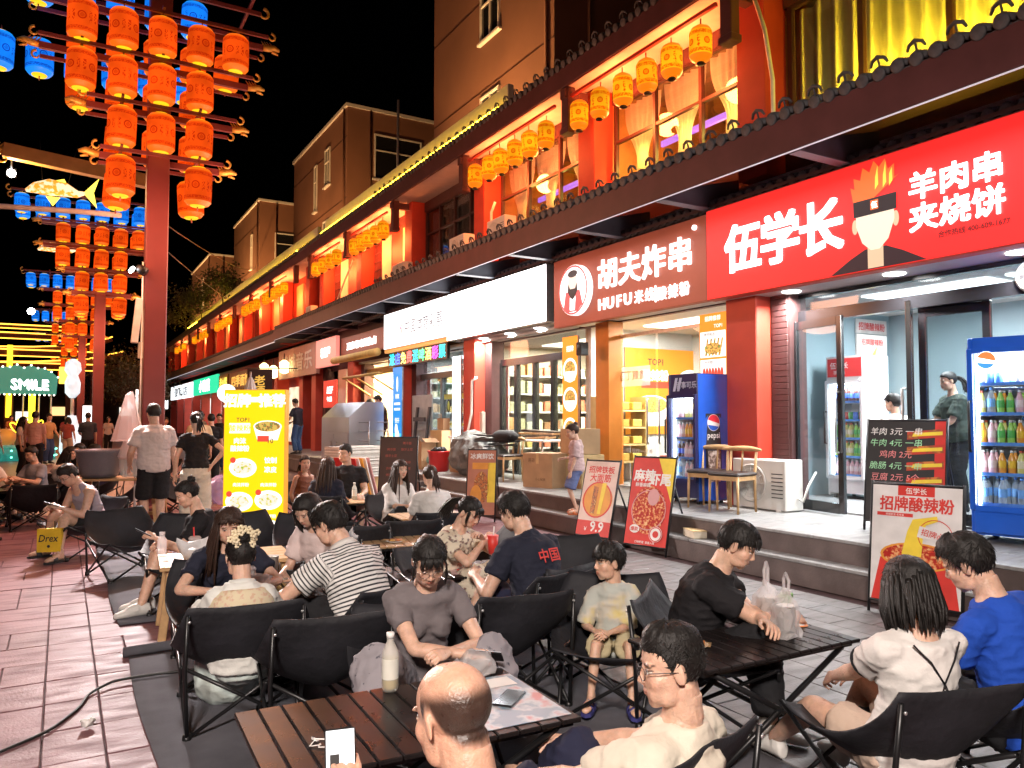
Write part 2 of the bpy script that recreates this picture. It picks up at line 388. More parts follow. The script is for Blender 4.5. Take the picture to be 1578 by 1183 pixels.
def hand_geo(pose, lod):
    """right hand: wrist at 0, fingers +Y, palm towards -Z, thumb at -X"""
    k = (pose, lod)
    if k in HANDS: return HANDS[k]
    m = MB(); cu = {'relax': (22, 28, 20), 'grip': (48, 55, 35), 'flat': (6, 8, 6), 'cup': (35, 30, 25), 'fist': (75, 85, 60)}[pose]
    C = [(0, -.01, 0), (0, .01, 0), (0, .045, 0), (0, .075, .001), (0, .092, 0)]; X = [(.024, 0, 0), (.027, 0, 0), (.037, 0, 0), (.041, 0, 0), (.038, 0, 0)]; Y = [(0, 0, .017), (0, 0, .017), (0, 0, .014), (0, 0, .0125), (0, 0, .010)]
    loft(m, np.array(C), np.array(X), np.array(Y), 12)
    for i, (fx, L, r, sp) in enumerate(((-.029, .072, .0086, -5), (-.010, .080, .0090, -1), (.010, .075, .0086, 3), (.028, .060, .0076, 8))):
        p = np.array([fx, .080, .001]); P = [p]; a = 0
        P.append(p+np.array([0, .012, 0])); p = P[-1]
        for j, fr in enumerate((.46, .30, .24)):
            a += R(cu[j]*(1+.06*i)); d = np.array([math.sin(R(sp))*math.cos(a), math.cos(a)*math.cos(R(sp)), -math.sin(a)]); p = p+d*L*fr; P.append(p)
        limb(m, P, [r*1.05, r*1.05, r, r*.93, r*.8], 8)
    tc = {'grip': 1.0, 'fist': 1.2, 'flat': .2}.get(pose, .55)
    limb(m, [(-.018, .012, -.004), (-.040, .036, -.008-.008*tc), (-.050+.008*tc, .064, -.014-.016*tc), (-.050+.022*tc, .086, -.018-.022*tc)], [.014, .0125, .0105, .0085], 8)
    V, F = remesh(m, (.0036, .0052, .009)[lod], 1)
    HANDS[k] = (V, np.asarray(F)); return HANDS[k]
SHOES = {}
def shoe_geo(style, lod):
    """right foot: ankle above 0, toes +Y, sole on z=0"""
    k = (style, lod)
    if k in SHOES: return SHOES[k]
    m = MB(); g = {'shoe': 1.0, 'clog': 1.14, 'foot': .92}[style]
    prof = [(-.065, .022, .035, .030), (-.055, .033, .045, .042), (-.02, .037, .05, .047), (.04, .038, .044, .044), (.09, .044, .034, .034), (.135, .045, .027, .027), (.168, .034, .022, .022), (.182, .016, .016, .014)]
    C = []; X = []; Y = []
    for y, rx, cz, rz in prof:
        C.append((0.004*(y > .05), y*g, cz*g)); X.append((rx*g, 0, 0)); Y.append((0, 0, min(rz, cz)*g))
    loft(m, np.array(C), np.array(X), np.array(Y), 14)
    if style != 'clog': limb(m, [(0, -.02, .05), (0, -.025, .11)], [.040*g, .036*g])
    else: limb(m, [(0, .03, .06), (0, .09, .045)], [.050, .046])
    V, F = remesh(m, (.006, .008, .012)[lod], 1); V[:, 2] = np.maximum(V[:, 2], .0)
    SHOES[k] = (V, np.asarray(F)); return SHOES[k]
def ray_skull(D):
    r = np.zeros(len(D))
    for c, q in (((0, -.012, .03), (.076, .097, .083)), ((0, .022, -.03), (.064, .066, .082)), ((0, .032, -.072), (.047, .046, .036))):
        c = np.array(c); q = np.array(q); d = D/q; o = -c/q; A = (d*d).sum(1); B = (d*o).sum(1); Cc = o@o-1; disc = B*B-A*Cc
        t = np.where(disc > 0, (-B+np.sqrt(np.maximum(disc, 0)))/A, 0); r = np.maximum(r, t)
    return r
# hairline height by azimuth: 0 front, 40, 65, 82, 92, 105, 125, 150, 180
AZ = [0, 40, 62, 80, 90, 104, 122, 150, 180]
LINES = {'short': [.058, .060, .045, -.005, .028, .022, -.035, -.062, -.068], 'boy': [.036, .036, .030, .004, .026, .020, -.030, -.055, -.060],
         'cover': [.062, .058, .020, -.040, -.060, -.075, -.085, -.090, -.092], 'up': [.064, .060, .040, .006, .020, .014, -.040, -.065, -.070],
         'bald': [.20, .20, .075, .012, .030, .022, -.030, -.058, -.064]}
def make_hair(style, lod, rs):
    """hair as a shell over the skull with locks that break the outline; head coordinates"""
    m = MB(); nu, nv = ((72, 40), (48, 28), (28, 16))[lod]
    line = LINES[{'short': 'short', 'fade': 'short', 'boy': 'boy', 'bob': 'cover', 'long': 'cover', 'pony': 'up', 'bun': 'up', 'bald': 'bald', 'fringe': 'boy'}[style]]
    th_top, th_side, th_back = {'short': (.026, .013, .014), 'fade': (.024, .002, .003), 'boy': (.022, .014, .014), 'fringe': (.020, .014, .014), 'bob': (.018, .020, .024), 'long': (.016, .015, .018), 'pony': (.012, .008, .010), 'bun': (.012, .008, .010), 'bald': (.004, .0045, .0045)}[style]
    az = np.linspace(-np.pi, np.pi, nu, endpoint=False); el = np.linspace(-.98, np.pi/2-.02, nv)
    A, E = np.meshgrid(az, el, indexing='ij'); D = np.c_[(np.sin(A)*np.cos(E)).ravel(), (np.cos(A)*np.cos(E)).ravel(), np.sin(E).ravel()]
    def surf(D, base=False):
        r = ray_skull(D); P = D*r[:, None]; a = np.degrees(np.abs(np.arctan2(D[:, 0], D[:, 1])))
        zb = np.interp(a, AZ, line); mk = smoothstep((P[:, 2]-zb)/.012+.5)
        top = smoothstep((P[:, 2]-.05)/.05); bk = smoothstep((a-90)/60)
        if style == 'bald': mk = mk*(1-smoothstep((P[:, 2]-.055)/.02))
        t = (th_top*top+(1-top)*(th_side*(1-bk)+th_back*bk))
        if style in ('short', 'fade', 'boy'): t = t*(1+.35*np.exp(-(a/45)**2)*top)
        return r, t, mk
    r, t, mk = surf(D)
    nz = vnoise(np.c_[np.degrees(A).ravel()/5., E.ravel()*3, E.ravel()*0+rs], rs); n2 = vnoise(D*14+rs, rs+1)
    if style == 'bald': mk = mk*0
    r2 = r+np.where(mk > .02, mk*(t*(.75+.35*nz+.25*n2))-.003*(1-mk), -.012)
    P = (D*r2[:, None]).reshape(nu, nv, 3)
    P = np.concatenate([P, P[:1]], 0); m.grid(P)
    top = P[:-1, -1].mean(0); b = len(np.concatenate(m.v)); I = np.arange((nu+1)*nv).reshape(nu+1, nv)
    m.add(np.r_[P[:, -1], [top]], [(i, i+1, nu+1) for i in range(nu)], 0, True)
    g = np.random.default_rng(rs)
    nl = {0: 900, 1: 170, 2: 0}[lod]
    if style == 'bald': nl = 0
    crown = np.array([0, -.075, .085])
    for _ in range(nl):
        d = g.normal(size=3); d /= np.linalg.norm(d)
        if d[2] < -.5: d[2] *= -1
        r0, t0, k0 = surf(d[None]);
        if k0[0] < .6: continue
        p = d*(r0[0]+t0[0]*.8); fl = p-crown; fl = fl-d*(fl@d)
        if style in ('pony', 'bun'): fl = np.array([0, -.085, .055])-p; fl = fl-d*(fl@d)
        fl = fl/(np.linalg.norm(fl)+1e-6)
        if style == 'fade': fl = fl*.5+np.array([.1, .1, .15])+g.normal(size=3)*.4
        elif style == 'short': fl = fl*.7+np.array([.15, .5*(p[2] > .05), -.4*(p[2] < .06)])+g.normal(size=3)*.28
        elif style in ('boy', 'fringe', 'bob', 'long'): fl = fl*.6+np.array([0, 0, -.8*(p[2] < .09)])+g.normal(size=3)*.12
        else: fl = fl+g.normal(size=3)*.05
        fl = fl-d*(fl@d)*.9; fl /= np.linalg.norm(fl)+1e-6
        L = g.uniform(.02, .042)*({'bald': .16, 'fade': .45}.get(style, 1)); lift = {'short': .20, 'fade': .22}.get(style, .06)
        q = [p-fl*L*.4, p+d*L*lift*.7, p+fl*L*.6+d*L*lift*.55-d*L*.12, p+fl*L*1.1-d*L*.10]
        m.tube(q, [.0018, .0024, .0016, .0003] if style != 'bald' else [.0006, .0012, .001, .0004], 3)
    def strand(p0, dirs, L, r, n=7, cur=.0):
        p = np.array(p0); P = [p]; 
        for i in range(n): d = dirs(i/n); p = p+d*L/n; P.append(p)
        m.tube(P, [r*.7]+[r]*(n-3)+[r*.8, r*.5, r*.12], 5)
    S = {0: 1.0, 1: .5, 2: .28}[lod]
    if style in ('bob', 'long'):
        for _ in range(int((230 if style == 'long' else 190)*S)):
            a = g.uniform(58, 302) if g.random() < .85 else g.uniform(45, 75)*g.choice([-1, 1]); ar = R(a); z = g.uniform(-.04, .055)
            d = np.array([math.sin(ar)*.9, math.cos(ar), .0]); d = d/np.linalg.norm(d); d[2] = z/.09; d /= np.linalg.norm(d); r0, t0, k0 = surf(d[None]); p = d*(r0[0]+t0[0]*g.uniform(.6, 1.1))
            o = np.array([d[0], d[1], 0]); L = (g.uniform(.30, .42) if style == 'long' else g.uniform(.15, .20))+z*.6
            w = g.normal(size=3)*.04
            strand(p, (lambda s, o=o, w=w: (lambda q: q/np.linalg.norm(q))(np.array([0, 0, -1.])+o*(.22*(1-s)-(.30*s if style == 'bob' and s > .6 else 0))+w)), L, g.uniform(.006, .0105)/(S**.4), 8)
    if style == 'pony':
        c = np.array([0, -.105, .035]); m.ell(c, (.022, .022, .022), n=10)
        for _ in range(int(60*S)+6):
            w = g.normal(size=3)*.08; strand(c+g.normal(size=3)*.008, (lambda s, w=w: (lambda q: q/np.linalg.norm(q))(np.array([0, -.75*(1-s)**2, -.25-s])+w*(.5+s))), g.uniform(.20, .30), g.uniform(.006, .009)/(S**.4), 8)
    if style == 'bun':
        c = np.array([0, -.085, .105]); m.ell(c, (.036, .034, .032), n=14)
        for i in range(int(40*S)):
            d = g.normal(size=3); d /= np.linalg.norm(d); tn = np.cross(d, [0, .3, 1]); tn /= np.linalg.norm(tn)+1e-6; p = c+d*.033
            m.tube([p-tn*.018, p+d*.004, p+tn*.02-d*.002], [.003, .005, .001], 4)
    if style == 'pony' and lod == 0:
        for k in range(16): sx = 1 if k % 2 else -1; strand((sx*.072, .035+.02*g.random(), .045), (lambda s, sx=sx: (lambda q: q/np.linalg.norm(q))(np.array([sx*.25*(1-2*s), .12, -1.]))), g.uniform(.09, .15), .0035, 7)
    if style in ('fringe', 'long', 'boy') and lod < 2 or style == 'pony' and lod == 0:
        for _ in range(int(46*S)):
            x = g.uniform(-.05, .05); d = np.array([x*1.1, .075, .088]); d /= np.linalg.norm(d); r0 = ray_skull(d[None])[0]; p = d*(r0+.012)
            L = g.uniform(.045, .07) if style != 'long' else g.uniform(.03, .055)
            strand(p, (lambda s, x=x: (lambda q: q/np.linalg.norm(q))(np.array([x*3*(1 if style != 'long' else 6), .75*(1-s)-.1, -.35-s]))), L, .0045, 5)
    return m
def ik(a, t, l1, l2, pole):
    a = np.array(a, float); t = np.array(t, float); d = t-a; L = np.linalg.norm(d); mx = (l1+l2)*.995
    if L > mx: t = a+d/L*mx; L = mx; d = t-a
    u = d/L; x = (l1*l1-l2*l2+L*L)/(2*L); hh = math.sqrt(max(l1*l1-x*x, 0)); p = np.array(pole, float); p = p-u*(p@u); p /= np.linalg.norm(p)+1e-9
    return a+u*x+p*hh, t
TORSO = {'m': [(-.10, .10, .085), (-.05, .155, .115), (.02, .163, .12), (.10, .150, .115), (.18, .145, .110), (.28, .157, .115), (.36, .168, .118), (.41, .152, .108), (.45, .118, .090), (.49, .080, .070), (.53, .060, .061), (.60, .057, .060)],
         'f': [(-.10, .10, .085), (-.05, .160, .115), (.02, .168, .12), (.10, .142, .105), (.18, .122, .092), (.28, .134, .100), (.36, .144, .108), (.41, .130, .096), (.45, .100, .080), (.49, .066, .062), (.53, .051, .053), (.60, .049, .051)]}
TORSO['c'] = [(z, rx*.96, ry*1.0) for z, rx, ry in TORSO['f']]
def person(label, loc, face, h=1.70, sex='m', sit=None, lean=8, side=0, twist=0, head=(10, 0, 0), hl=None, hr=None, fl=None, fr=None, el=None, er=None, kl=None, kr=None,
           top=None, bottom=None, hair=('short', BLACKH), shoes=('shoe', None), skin=(1, 1, 1), lod=0, glasses=None, hand=('relax', 'relax'), hdl=None, hdr=None, pal=None, par=None, group=None, seed=0, fat=1., scalp=0., back=0., pel_y=0., headat=None):
    s = h/1.70; hs = s if sex != 'c' else s*1.0+(1-s)*.62
    if sex == 'f': hs *= .97
    rz = math.atan2(-face[0], face[1]); z0 = loc[2] if len(loc) > 2 else 0.
    pz = (sit+.10*s) if sit is not None else .94*s
    # spine
    Ls = np.array([.10, .10, .10, .10, .09, .04, .07])*s; tot = Ls.sum(); pts = [np.array([0, pel_y, pz])]; fr_ = []
    hp, hy, hroll = head
    for i, L in enumerate(Ls):
        q = i/6; a = R(lean*(.25+.75*min(1, q*1.5))-back*(1-q)); 
        if i >= 5: a = R(lean*.55+hp*.45)
        b = R(side*(.3+.7*q)); d = np.array([math.sin(b), math.sin(a)*math.cos(b), math.cos(a)*math.cos(b)]); pts.append(pts[-1]+d*L)
    SP = np.array(pts); cum = np.r_[0, np.cumsum(Ls)]
    def spine(t):
        t *= s
        if t < 0: d = SP[1]-SP[0]; d /= np.linalg.norm(d); c = SP[0]+d*t; k = 0
        else:
            k = min(len(Ls)-1, max(0, int(np.searchsorted(cum, t, 'right'))-1)); c = SP[k]+(SP[k+1]-SP[k])*((t-cum[k])/Ls[k])
        k2 = min(k+1, len(Ls)-1); d = (SP[k+1]-SP[k])/Ls[k]*.6+(SP[k2+1]-SP[k2])/Ls[k2]*.4; d /= np.linalg.norm(d)
        tw = R(twist)*min(1, max(0, t/s/.4)); x = np.array([math.cos(tw), math.sin(tw), 0]); x = x-d*(x@d); x /= np.linalg.norm(x); return c, x, np.cross(d, x), d
    B = MB(); w = fat
    def torso(mb, tab, add=0., zlo=-1, zhi=9, ft=1.):
        C, X, Y = [], [], []
        for z, rx, ry in tab:
            if z < zlo-1e-6 or z > zhi+1e-6: continue
            c, x, y, d = spine(z); C.append(c); X.append(x*(rx*ft*s*(w if z < .42 else 1)+add)); Y.append(y*(ry*ft*s*(w*1.05-.05*w if z < .42 else 1)+add))
        loft(mb, C, X, Y, 18)
    torso(B, TORSO[sex])
    sw = {'m': .178, 'f': .158, 'c': .155}[sex]*s; c, x, y, d = spine(.425); J = {}
    ul, fl_ = .285*s, .245*s; tl, sl_ = .425*s, .415*s
    for sd, key in ((1, 'r'), (-1, 'l')):
        sh = c+x*sw*sd; J['sh'+key] = sh
        tg = hr if key == 'r' else hl
        if tg is None: tg = sh+np.array([sd*.06, .05, -.50*s])
        pole = (er if key == 'r' else el)
        if pole is None: pole = np.array([sd*.5, -.6, -.6])
        elb, wr = ik(sh, tg, ul, fl_, pole); J['el'+key] = elb; J['wr'+key] = wr
        k = w**.7*({'m': 1.0, 'f': .86, 'c': .88}[sex])*s
        limb(B, [c+x*.07*sd*s+d*.012*s, sh], [.058*s, .053*k]); limb(B, [sh, lerp(sh, elb, .35), lerp(sh, elb, .7), elb], [.057*k, .052*k, .045*k, .040*k])
        limb(B, [elb, lerp(elb, wr, .25), lerp(elb, wr, .65), wr], [.040*k, .043*k, .033*k, .026*k])
        hpj = SP[0]+np.array([sd*.088*s, 0, -.03*s]); tgf = fr if key == 'r' else fl
        if tgf is None: tgf = np.array([sd*.10, .0 if sit is None else .42, .085]) if sit is None else np.array([sd*.14, .44*s, .085])
        tgf = np.array(tgf, float); pol = (kr if key == 'r' else kl)
        if pol is None: pol = np.array([sd*.12, 1., .25])
        kn, an = ik(hpj, tgf, tl, sl_, pol); J['hp'+key] = hpj; J['kn'+key] = kn; J['an'+key] = an
        k = w**.6*({'m': 1.0, 'f': .98, 'c': .86}[sex])*s
        limb(B, [hpj, lerp(hpj, kn, .3), lerp(hpj, kn, .7), kn], [.088*k, .082*k, .066*k, .056*k], 12)
        limb(B, [kn, lerp(kn, an, .3), lerp(kn, an, .65), an], [.055*k, .055*k, .044*k, .034*k], 12)
    V, F = remesh(B, (.010, .014, .020)[lod], 2); VV = [V]; FF = [np.asarray(F)]; CC = [np.ones((len(V), 3))]; off = len(V)
    def addgeo(V, F, C=None):
        nonlocal off
        VV.append(V); FF.append(F+off); CC.append(np.ones((len(V), 3)) if C is None else C); off += len(V)
    # head
    HM = np.array(Matrix.Rotation(R(hy), 3, 'Z') @ Matrix.Rotation(R(hroll), 3, 'Y') @ Matrix.Rotation(R(-hp), 3, 'X')); nk = spine(.585)[0]
    ho = nk-HM@(np.array([0, -.030, -.085])*hs)
    if headat is not None:
        cr, sr = math.cos(rz), math.sin(rz); loc = (headat[0]-(cr*ho[0]-sr*ho[1]), headat[1]-(sr*ho[0]+cr*ho[1]), z0)
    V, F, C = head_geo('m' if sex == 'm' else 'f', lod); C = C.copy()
    if scalp:
        a = np.degrees(np.abs(np.arctan2(V[:, 0], V[:, 1]))); mk = smoothstep((V[:, 2]-np.interp(a, AZ, LINES['short']))/.02+.3)*(np.abs(V[:, 0]) < .079)
        if hair[0] == 'bald': mk = smoothstep((V[:, 2]-np.interp(a, AZ, LINES['short']))/.03+.3)*(1-smoothstep((V[:, 2]-.034+.08*(a < 75))/.04))
        C = C*(1-scalp*mk[:, None])+np.array([.05, .05, .055])*scalp*mk[:, None]
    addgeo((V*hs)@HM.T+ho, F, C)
    # hands
    HW = {}
    for key, sd in (('r', 1), ('l', -1)):
        wr, elb = J['wr'+key], J['el'+key]; fd = wr-elb; fd /= np.linalg.norm(fd); hd = hdr if key == 'r' else hdl
        if hd is not None: fd = np.array(hd, float); fd /= np.linalg.norm(fd)
        pn = par if key == 'r' else pal
        if pn is None: pn = (-sd*.6, 0, -.5)
        zn = -np.array(pn, float); zn = zn-fd*(zn@fd); zn /= np.linalg.norm(zn)+1e-9; xn = np.cross(fd, zn)
        Vh, Fh = hand_geo(hand[0] if key == 'r' else hand[1], max(lod, 0)); Vh = Vh*s*(1 if sex == 'm' else .92)
        if key == 'l': Vh = Vh*np.array([-1, 1, 1]); Fh = Fh[:, ::-1]
        HMx = np.c_[xn, fd, zn]; addgeo(Vh@HMx.T+wr+fd*.008, Fh); HW[key] = (wr, fd, zn, xn)
    # feet
    feet = []
    for key, sd in (('r', 1), ('l', -1)):
        an, kn = J['an'+key], J['kn'+key]; dy = np.array([an[0]-J['hp'+key][0], an[1]-J['hp'+key][1]+.25*(sit is None)+.12, 0]); tip = 0
        a = math.atan2(-(sd*.18+dy[0]*.35), 1.); Rm = rotm(0, 0, a); st = shoes[0]; base = np.array([an[0], an[1], an[2]-.085*s])
        g = 'foot' if st in ('slipper', 'sandal') else st
        Vf, Ff = shoe_geo(g, lod); Vf = Vf*s
        if key == 'l': Vf = Vf*np.array([-1, 1, 1]); Ff = Ff[:, ::-1]
        if st in ('slipper', 'sandal'):
            addgeo((Vf+np.array([0, 0, .016]))@Rm.T+base, Ff); q = MB()
            q.prism([(-.036*s, -.07*s), (.036*s, -.07*s), (.048*s, .08*s), (.040*s, .155*s), (0, .185*s), (-.040*s, .155*s), (-.048*s, .08*s)], 0, .018)
            for yy in ((.07,) if st == 'slipper' else (.045, .10)):
                P = [[((.050*math.cos(t))*s, (yy+o)*s, .012+.062*math.sin(t)*s) for o in (-.028, 0, .028)] if st == 'slipper' else [((.049*math.cos(t))*s, (yy+o)*s, .012+(.075 if yy < .06 else .062)*math.sin(t)*s) for o in (-.012, 0, .012)] for t in np.linspace(0, math.pi, 9)]
                q.grid(P, 0, True, .004)
            feet.append((q, Rm, base, None))
        else: feet.append(((Vf, Ff), Rm, base, None))
    V = np.concatenate(VV); F = np.concatenate(FF); C = np.concatenate(CC)*np.array(skin)
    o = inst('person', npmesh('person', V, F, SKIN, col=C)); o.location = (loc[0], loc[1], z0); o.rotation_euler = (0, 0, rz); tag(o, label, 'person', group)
    # shoes
    sm = shoes[1] or paint('shoe_dark', (.03, .03, .035), .6)
    for q, Rm, base, _ in feet:
        if isinstance(q, MB):
            me = q.data('slipper', sm); ob = inst('slipper', me, o, base); ob.rotation_euler = Matrix(Rm.tolist()).to_euler()
        else:
            Vf, Ff = q; zc = Vf[Ff].mean(1)[:, 2]
            me = npmesh('shoe', Vf, Ff, [sm, shoes[2] if len(shoes) > 2 else sm], (zc < .02*s).astype(int)); ob = inst('shoe', me, o, base); ob.rotation_euler = Matrix(Rm.tolist()).to_euler()
    rs = seed*13+5
    def garment(name, mb, mat, vox=.009, amp=.011, fr=(9, 9, 13), along=False, sm_=3):
        V, F = remesh(mb, vox*(1, 1.35, 2.0)[lod], sm_); F = np.asarray(F); N = vnormals(V, F)
        wv = V+.03*(vnoise(V*7, rs)[:, None]-.5); n1 = 1-np.abs(2*vnoise(wv*np.array(fr), rs+1)-1); n2 = vnoise(V*5, rs+2)
        n3 = (1-np.abs(2*vnoise(wv*np.array([6, 6, 30]), rs+4)-1))**2; wz = np.exp(-((V[:, 2]-SP[1][2]-.03)/.09)**2)
        n4 = (1-np.abs(2*vnoise(wv*np.array(fr)*1.9+3, rs+6)-1))**3; V = V+N*((n1**1.5-.45)*amp+(n4-.25)*amp*.7*(lod < 2)+(n2-.5)*amp*1.2+(n3-.3)*wz*.010)[:, None]; al = None
        if along:
            T = np.linspace(-.14, .56, 26); S_ = np.array([spine(t)[0] for t in T]); Dd = np.array([spine(t)[3] for t in T]); dd = ((V[:, None, :]-S_[None])**2).sum(2); wg = np.exp(-(dd-dd.min(1)[:, None])/.006); tt = T[None]+((V[:, None, :]-S_[None])*Dd[None]).sum(2)/s; al = (wg*tt).sum(1)/wg.sum(1); lat = (V-c)@x
            for key, sd in (('r', 1), ('l', -1)):
                a, b = J['sh'+key], J['el'+key]; u = (b-a)/np.linalg.norm(b-a); t = (V-a)@u; rad = np.linalg.norm(V-a-t[:, None]*u, axis=1)
                al = np.where((lat*sd > sw*.92) & (t > -.02) & (rad < .11*s), .45-t/s, al)
        return inst(name, npmesh(name, V, F, mat, along=al), o)
    if top:
        tm, slv = top[0], top[1]; hem = top[2] if len(top) > 2 else -.09; fit = top[3] if len(top) > 3 else .018
        T = MB(); tab = [t for t in TORSO[sex] if hem < t[0] < .44]; z0r = np.interp(hem, [t[0] for t in TORSO[sex]], [t[1] for t in TORSO[sex]]); y0r = np.interp(hem, [t[0] for t in TORSO[sex]], [t[2] for t in TORSO[sex]])
        tank = slv <= 0
        neck = [(.452, .112, .088), (.468, .092, .074), (.476, .080, .060)] if sex == 'f' and slv > 0 else [(.452, .112, .088), (.482, .084, .074), (.505, .066, .064), (.512, .058, .058)] if not tank else [(.44, .11, .088), (.452, .08, .07)]
        torso(T, [(hem, max(z0r, .13), max(y0r, .1))]+tab+neck, fit)
        if sex == 'f' and hem < .3:
            for sd in (1, -1): cc, xx, yy, d2 = spine(.325); T.ell(cc+xx*sd*.066*s+yy*.088*s, np.array([.060, .050, .060])*s, n=12)
        for key, sd in (('r', 1), ('l', -1)):
            sh, elb, wr = J['sh'+key], J['el'+key], J['wr'+key]
            if tank: limb(T, [spine(.30)[0]+x*sd*.10*s, spine(.44)[0]+x*sd*.085*s, spine(.50)[0]+x*sd*.085*s], [.05*s, .055*s, .04*s]); continue
            k = w**.7*({'m': 1.0, 'f': .88, 'c': .9}[sex])*s
            P = [c+x*.06*sd*s+d*.008*s, lerp(c+x*.07*sd*s, sh, .6), sh]; rr = [.068*s, .066*s, .056*k+fit*.6]
            f1 = min(slv, 1.)
            for q in (.33, .66, 1.): P.append(lerp(sh, elb, f1*q)); rr.append((.056-.012*q*f1)*k+fit*(.6+.5*q*(slv < 1)))
            if slv > 1:
                for q in (.5, 1.): P.append(lerp(elb, wr, (slv-1)*q)); rr.append(.046*k+fit*.8)
            limb(T, P[:3], [.074*s, .072*s, rr[2]]); u_ = (elb-sh)/np.linalg.norm(elb-sh); T.tube([sh-u_*.035*s]+P[2:], [rr[2]*.8]+rr[2:], 12)
        go = garment('shirt', T, tm, along=len(top) > 4 and top[4] == 'stripe')
        if len(top) > 4 and top[4] in ('collar', 'stripe'):
            q = MB(); cc, xx, yy, dd = spine(.515); P = []
            for t in np.linspace(-math.pi*.92, math.pi*.92, 25):
                dr = yy*-math.cos(t)*.070*s+xx*math.sin(t)*.076*s; op = abs(t)/math.pi
                P.append([cc+dr*.86+dd*.016*s*(1.1-op), cc+dr*1.02+dd*.022*s*(1.1-op), cc+dr*1.30-dd*(.008+.022*op)*s])
            q.grid(P, 0, True, .004); q.build('collar', top[5] if len(top) > 5 else tm, o)
    if bottom:
        kind, bm, fr_b = bottom[0], bottom[1], bottom[2]; fl2 = bottom[3] if len(bottom) > 3 else .022
        T = MB(); torso(T, [(-.12, .12, .10), (-.05, .155, .116), (.02, .162, .119), (.06, .150, .11)], .008)
        for key, sd in (('r', 1), ('l', -1)):
            hpj, kn, an = J['hp'+key], J['kn'+key], J['an'+key]; k = w**.6*({'m': 1.0, 'f': .98, 'c': .88}[sex])*s
            P = [hpj+np.array([0, -.02, 0])]; rr = [.092*k+.012]; f1 = min(fr_b, 1.)
            for q in (.3, .6, 1.): P.append(lerp(hpj, kn, f1*q)); rr.append((.090-.030*q*f1)*k+.012+fl2*q*f1)
            if fr_b > 1:
                for q in (.15, .5, 1.): P.append(lerp(kn, an, (fr_b-1)*q)); rr.append((.056-.018*q)*k+.012+fl2*(1+.3*q))
            T.tube(P, rr, 14)
        if kind == 'skirt':
            kr_, kl_ = J['knr'], J['knl']; limb(T, [lerp(J['hpr'], J['hpl'], .5), lerp(kr_, kl_, .5), lerp(lerp(J['anr'], J['anl'], .5), lerp(kr_, kl_, .5), .15)], [.14*s, .14*s, .19*s], 14); limb(T, [lerp(kr_, kl_, .5), lerp(J['anr'], J['anl'], .5)+np.array([-.06, 0, .03])], [.15*s, .21*s], 16)
        garment({'pants': 'trousers'}.get(kind, kind), T, bm, .010, .009, (9, 9, 12))
    # hair
    if hair[0] != 'bald':
        hm = make_hair(hair[0], lod, rs+3); me = hm.data('hair', hairmat(hair[1])); n = len(me.vertices); V = np.empty(n*3); me.vertices.foreach_get('co', V); V = (V.reshape(-1, 3)*hs)@HM.T+ho; me.vertices.foreach_set('co', V.astype(np.float32).ravel()); me.update(); inst('hair', me, o)
    if glasses:
        q = MB()
        for sd in (1, -1):
            t = np.linspace(0, 2*math.pi, 19); q.tube([(sd*.033+.025*math.cos(a), .096-.25*(.025*math.cos(a)*sd)**1*.5, -.001+.020*math.sin(a)) for a in t], .0014, 5, caps=False)
            q.tube([(sd*.058, .092, .004), (sd*.077, .06, .006), (sd*.082, -.005, .004), (sd*.080, -.02, -.014)], .0016, 5)
        q.tube([(-.009, .1, .002), (0, .103, .005), (.009, .1, .002)], .0014, 5)
        me = q.data('glasses', glasses); V = np.concatenate(q.v)*hs@HM.T+ho; me.vertices.foreach_set('co', V.astype(np.float32).ravel()); me.update(); inst('glasses', me, o)
    Wm = Matrix.Translation((loc[0], loc[1], z0)) @ Matrix.Rotation(rz, 4, 'Z')
    def world(p): return np.array(Wm @ Vector([float(q) for q in p]))
    return dict(loc=loc, o=o, J=J, HW=HW, world=world, spine=spine, rz=rz, head=(ho, HM), W=Wm, s=s)
LK = 2.8
# ================================================================ LIGHT HELPERS (lamps of the place, plus a few added fill lights)
def alight(name, loc, size, power, col=(1, 1, 1), rot=(0, 0, 0), parent=None, sy=None, spread=180):
    l = bpy.data.lights.new(name, 'AREA'); l.shape = 'RECTANGLE' if sy else 'DISK'; l.size = size
    if sy: l.size_y = sy
    l.energy = power*LK; l.color = col; l.spread = R(spread)
    o = bpy.data.objects.new(name, l); COL.objects.link(o); o.location = loc; o.rotation_euler = rot; o.parent = parent; return o
def plight(name, loc, power, col, r=.08, parent=None):
    l = bpy.data.lights.new(name, 'POINT'); l.energy = power*LK; l.color = col; l.shadow_soft_size = r
    o = bpy.data.objects.new(name, l); COL.objects.link(o); o.location = loc; o.parent = parent; return o
def slight(name, loc, target, power, col, ang=70, r=.08, parent=None):
    l = bpy.data.lights.new(name, 'SPOT'); l.energy = power*LK; l.color = col; l.spot_size = R(ang); l.spot_blend = .6; l.shadow_soft_size = r
    o = bpy.data.objects.new(name, l); COL.objects.link(o); o.location = loc; o.rotation_euler = (Vector(target)-Vector(loc)).to_track_quat('-Z', 'Y').to_euler(); o.parent = parent; return o
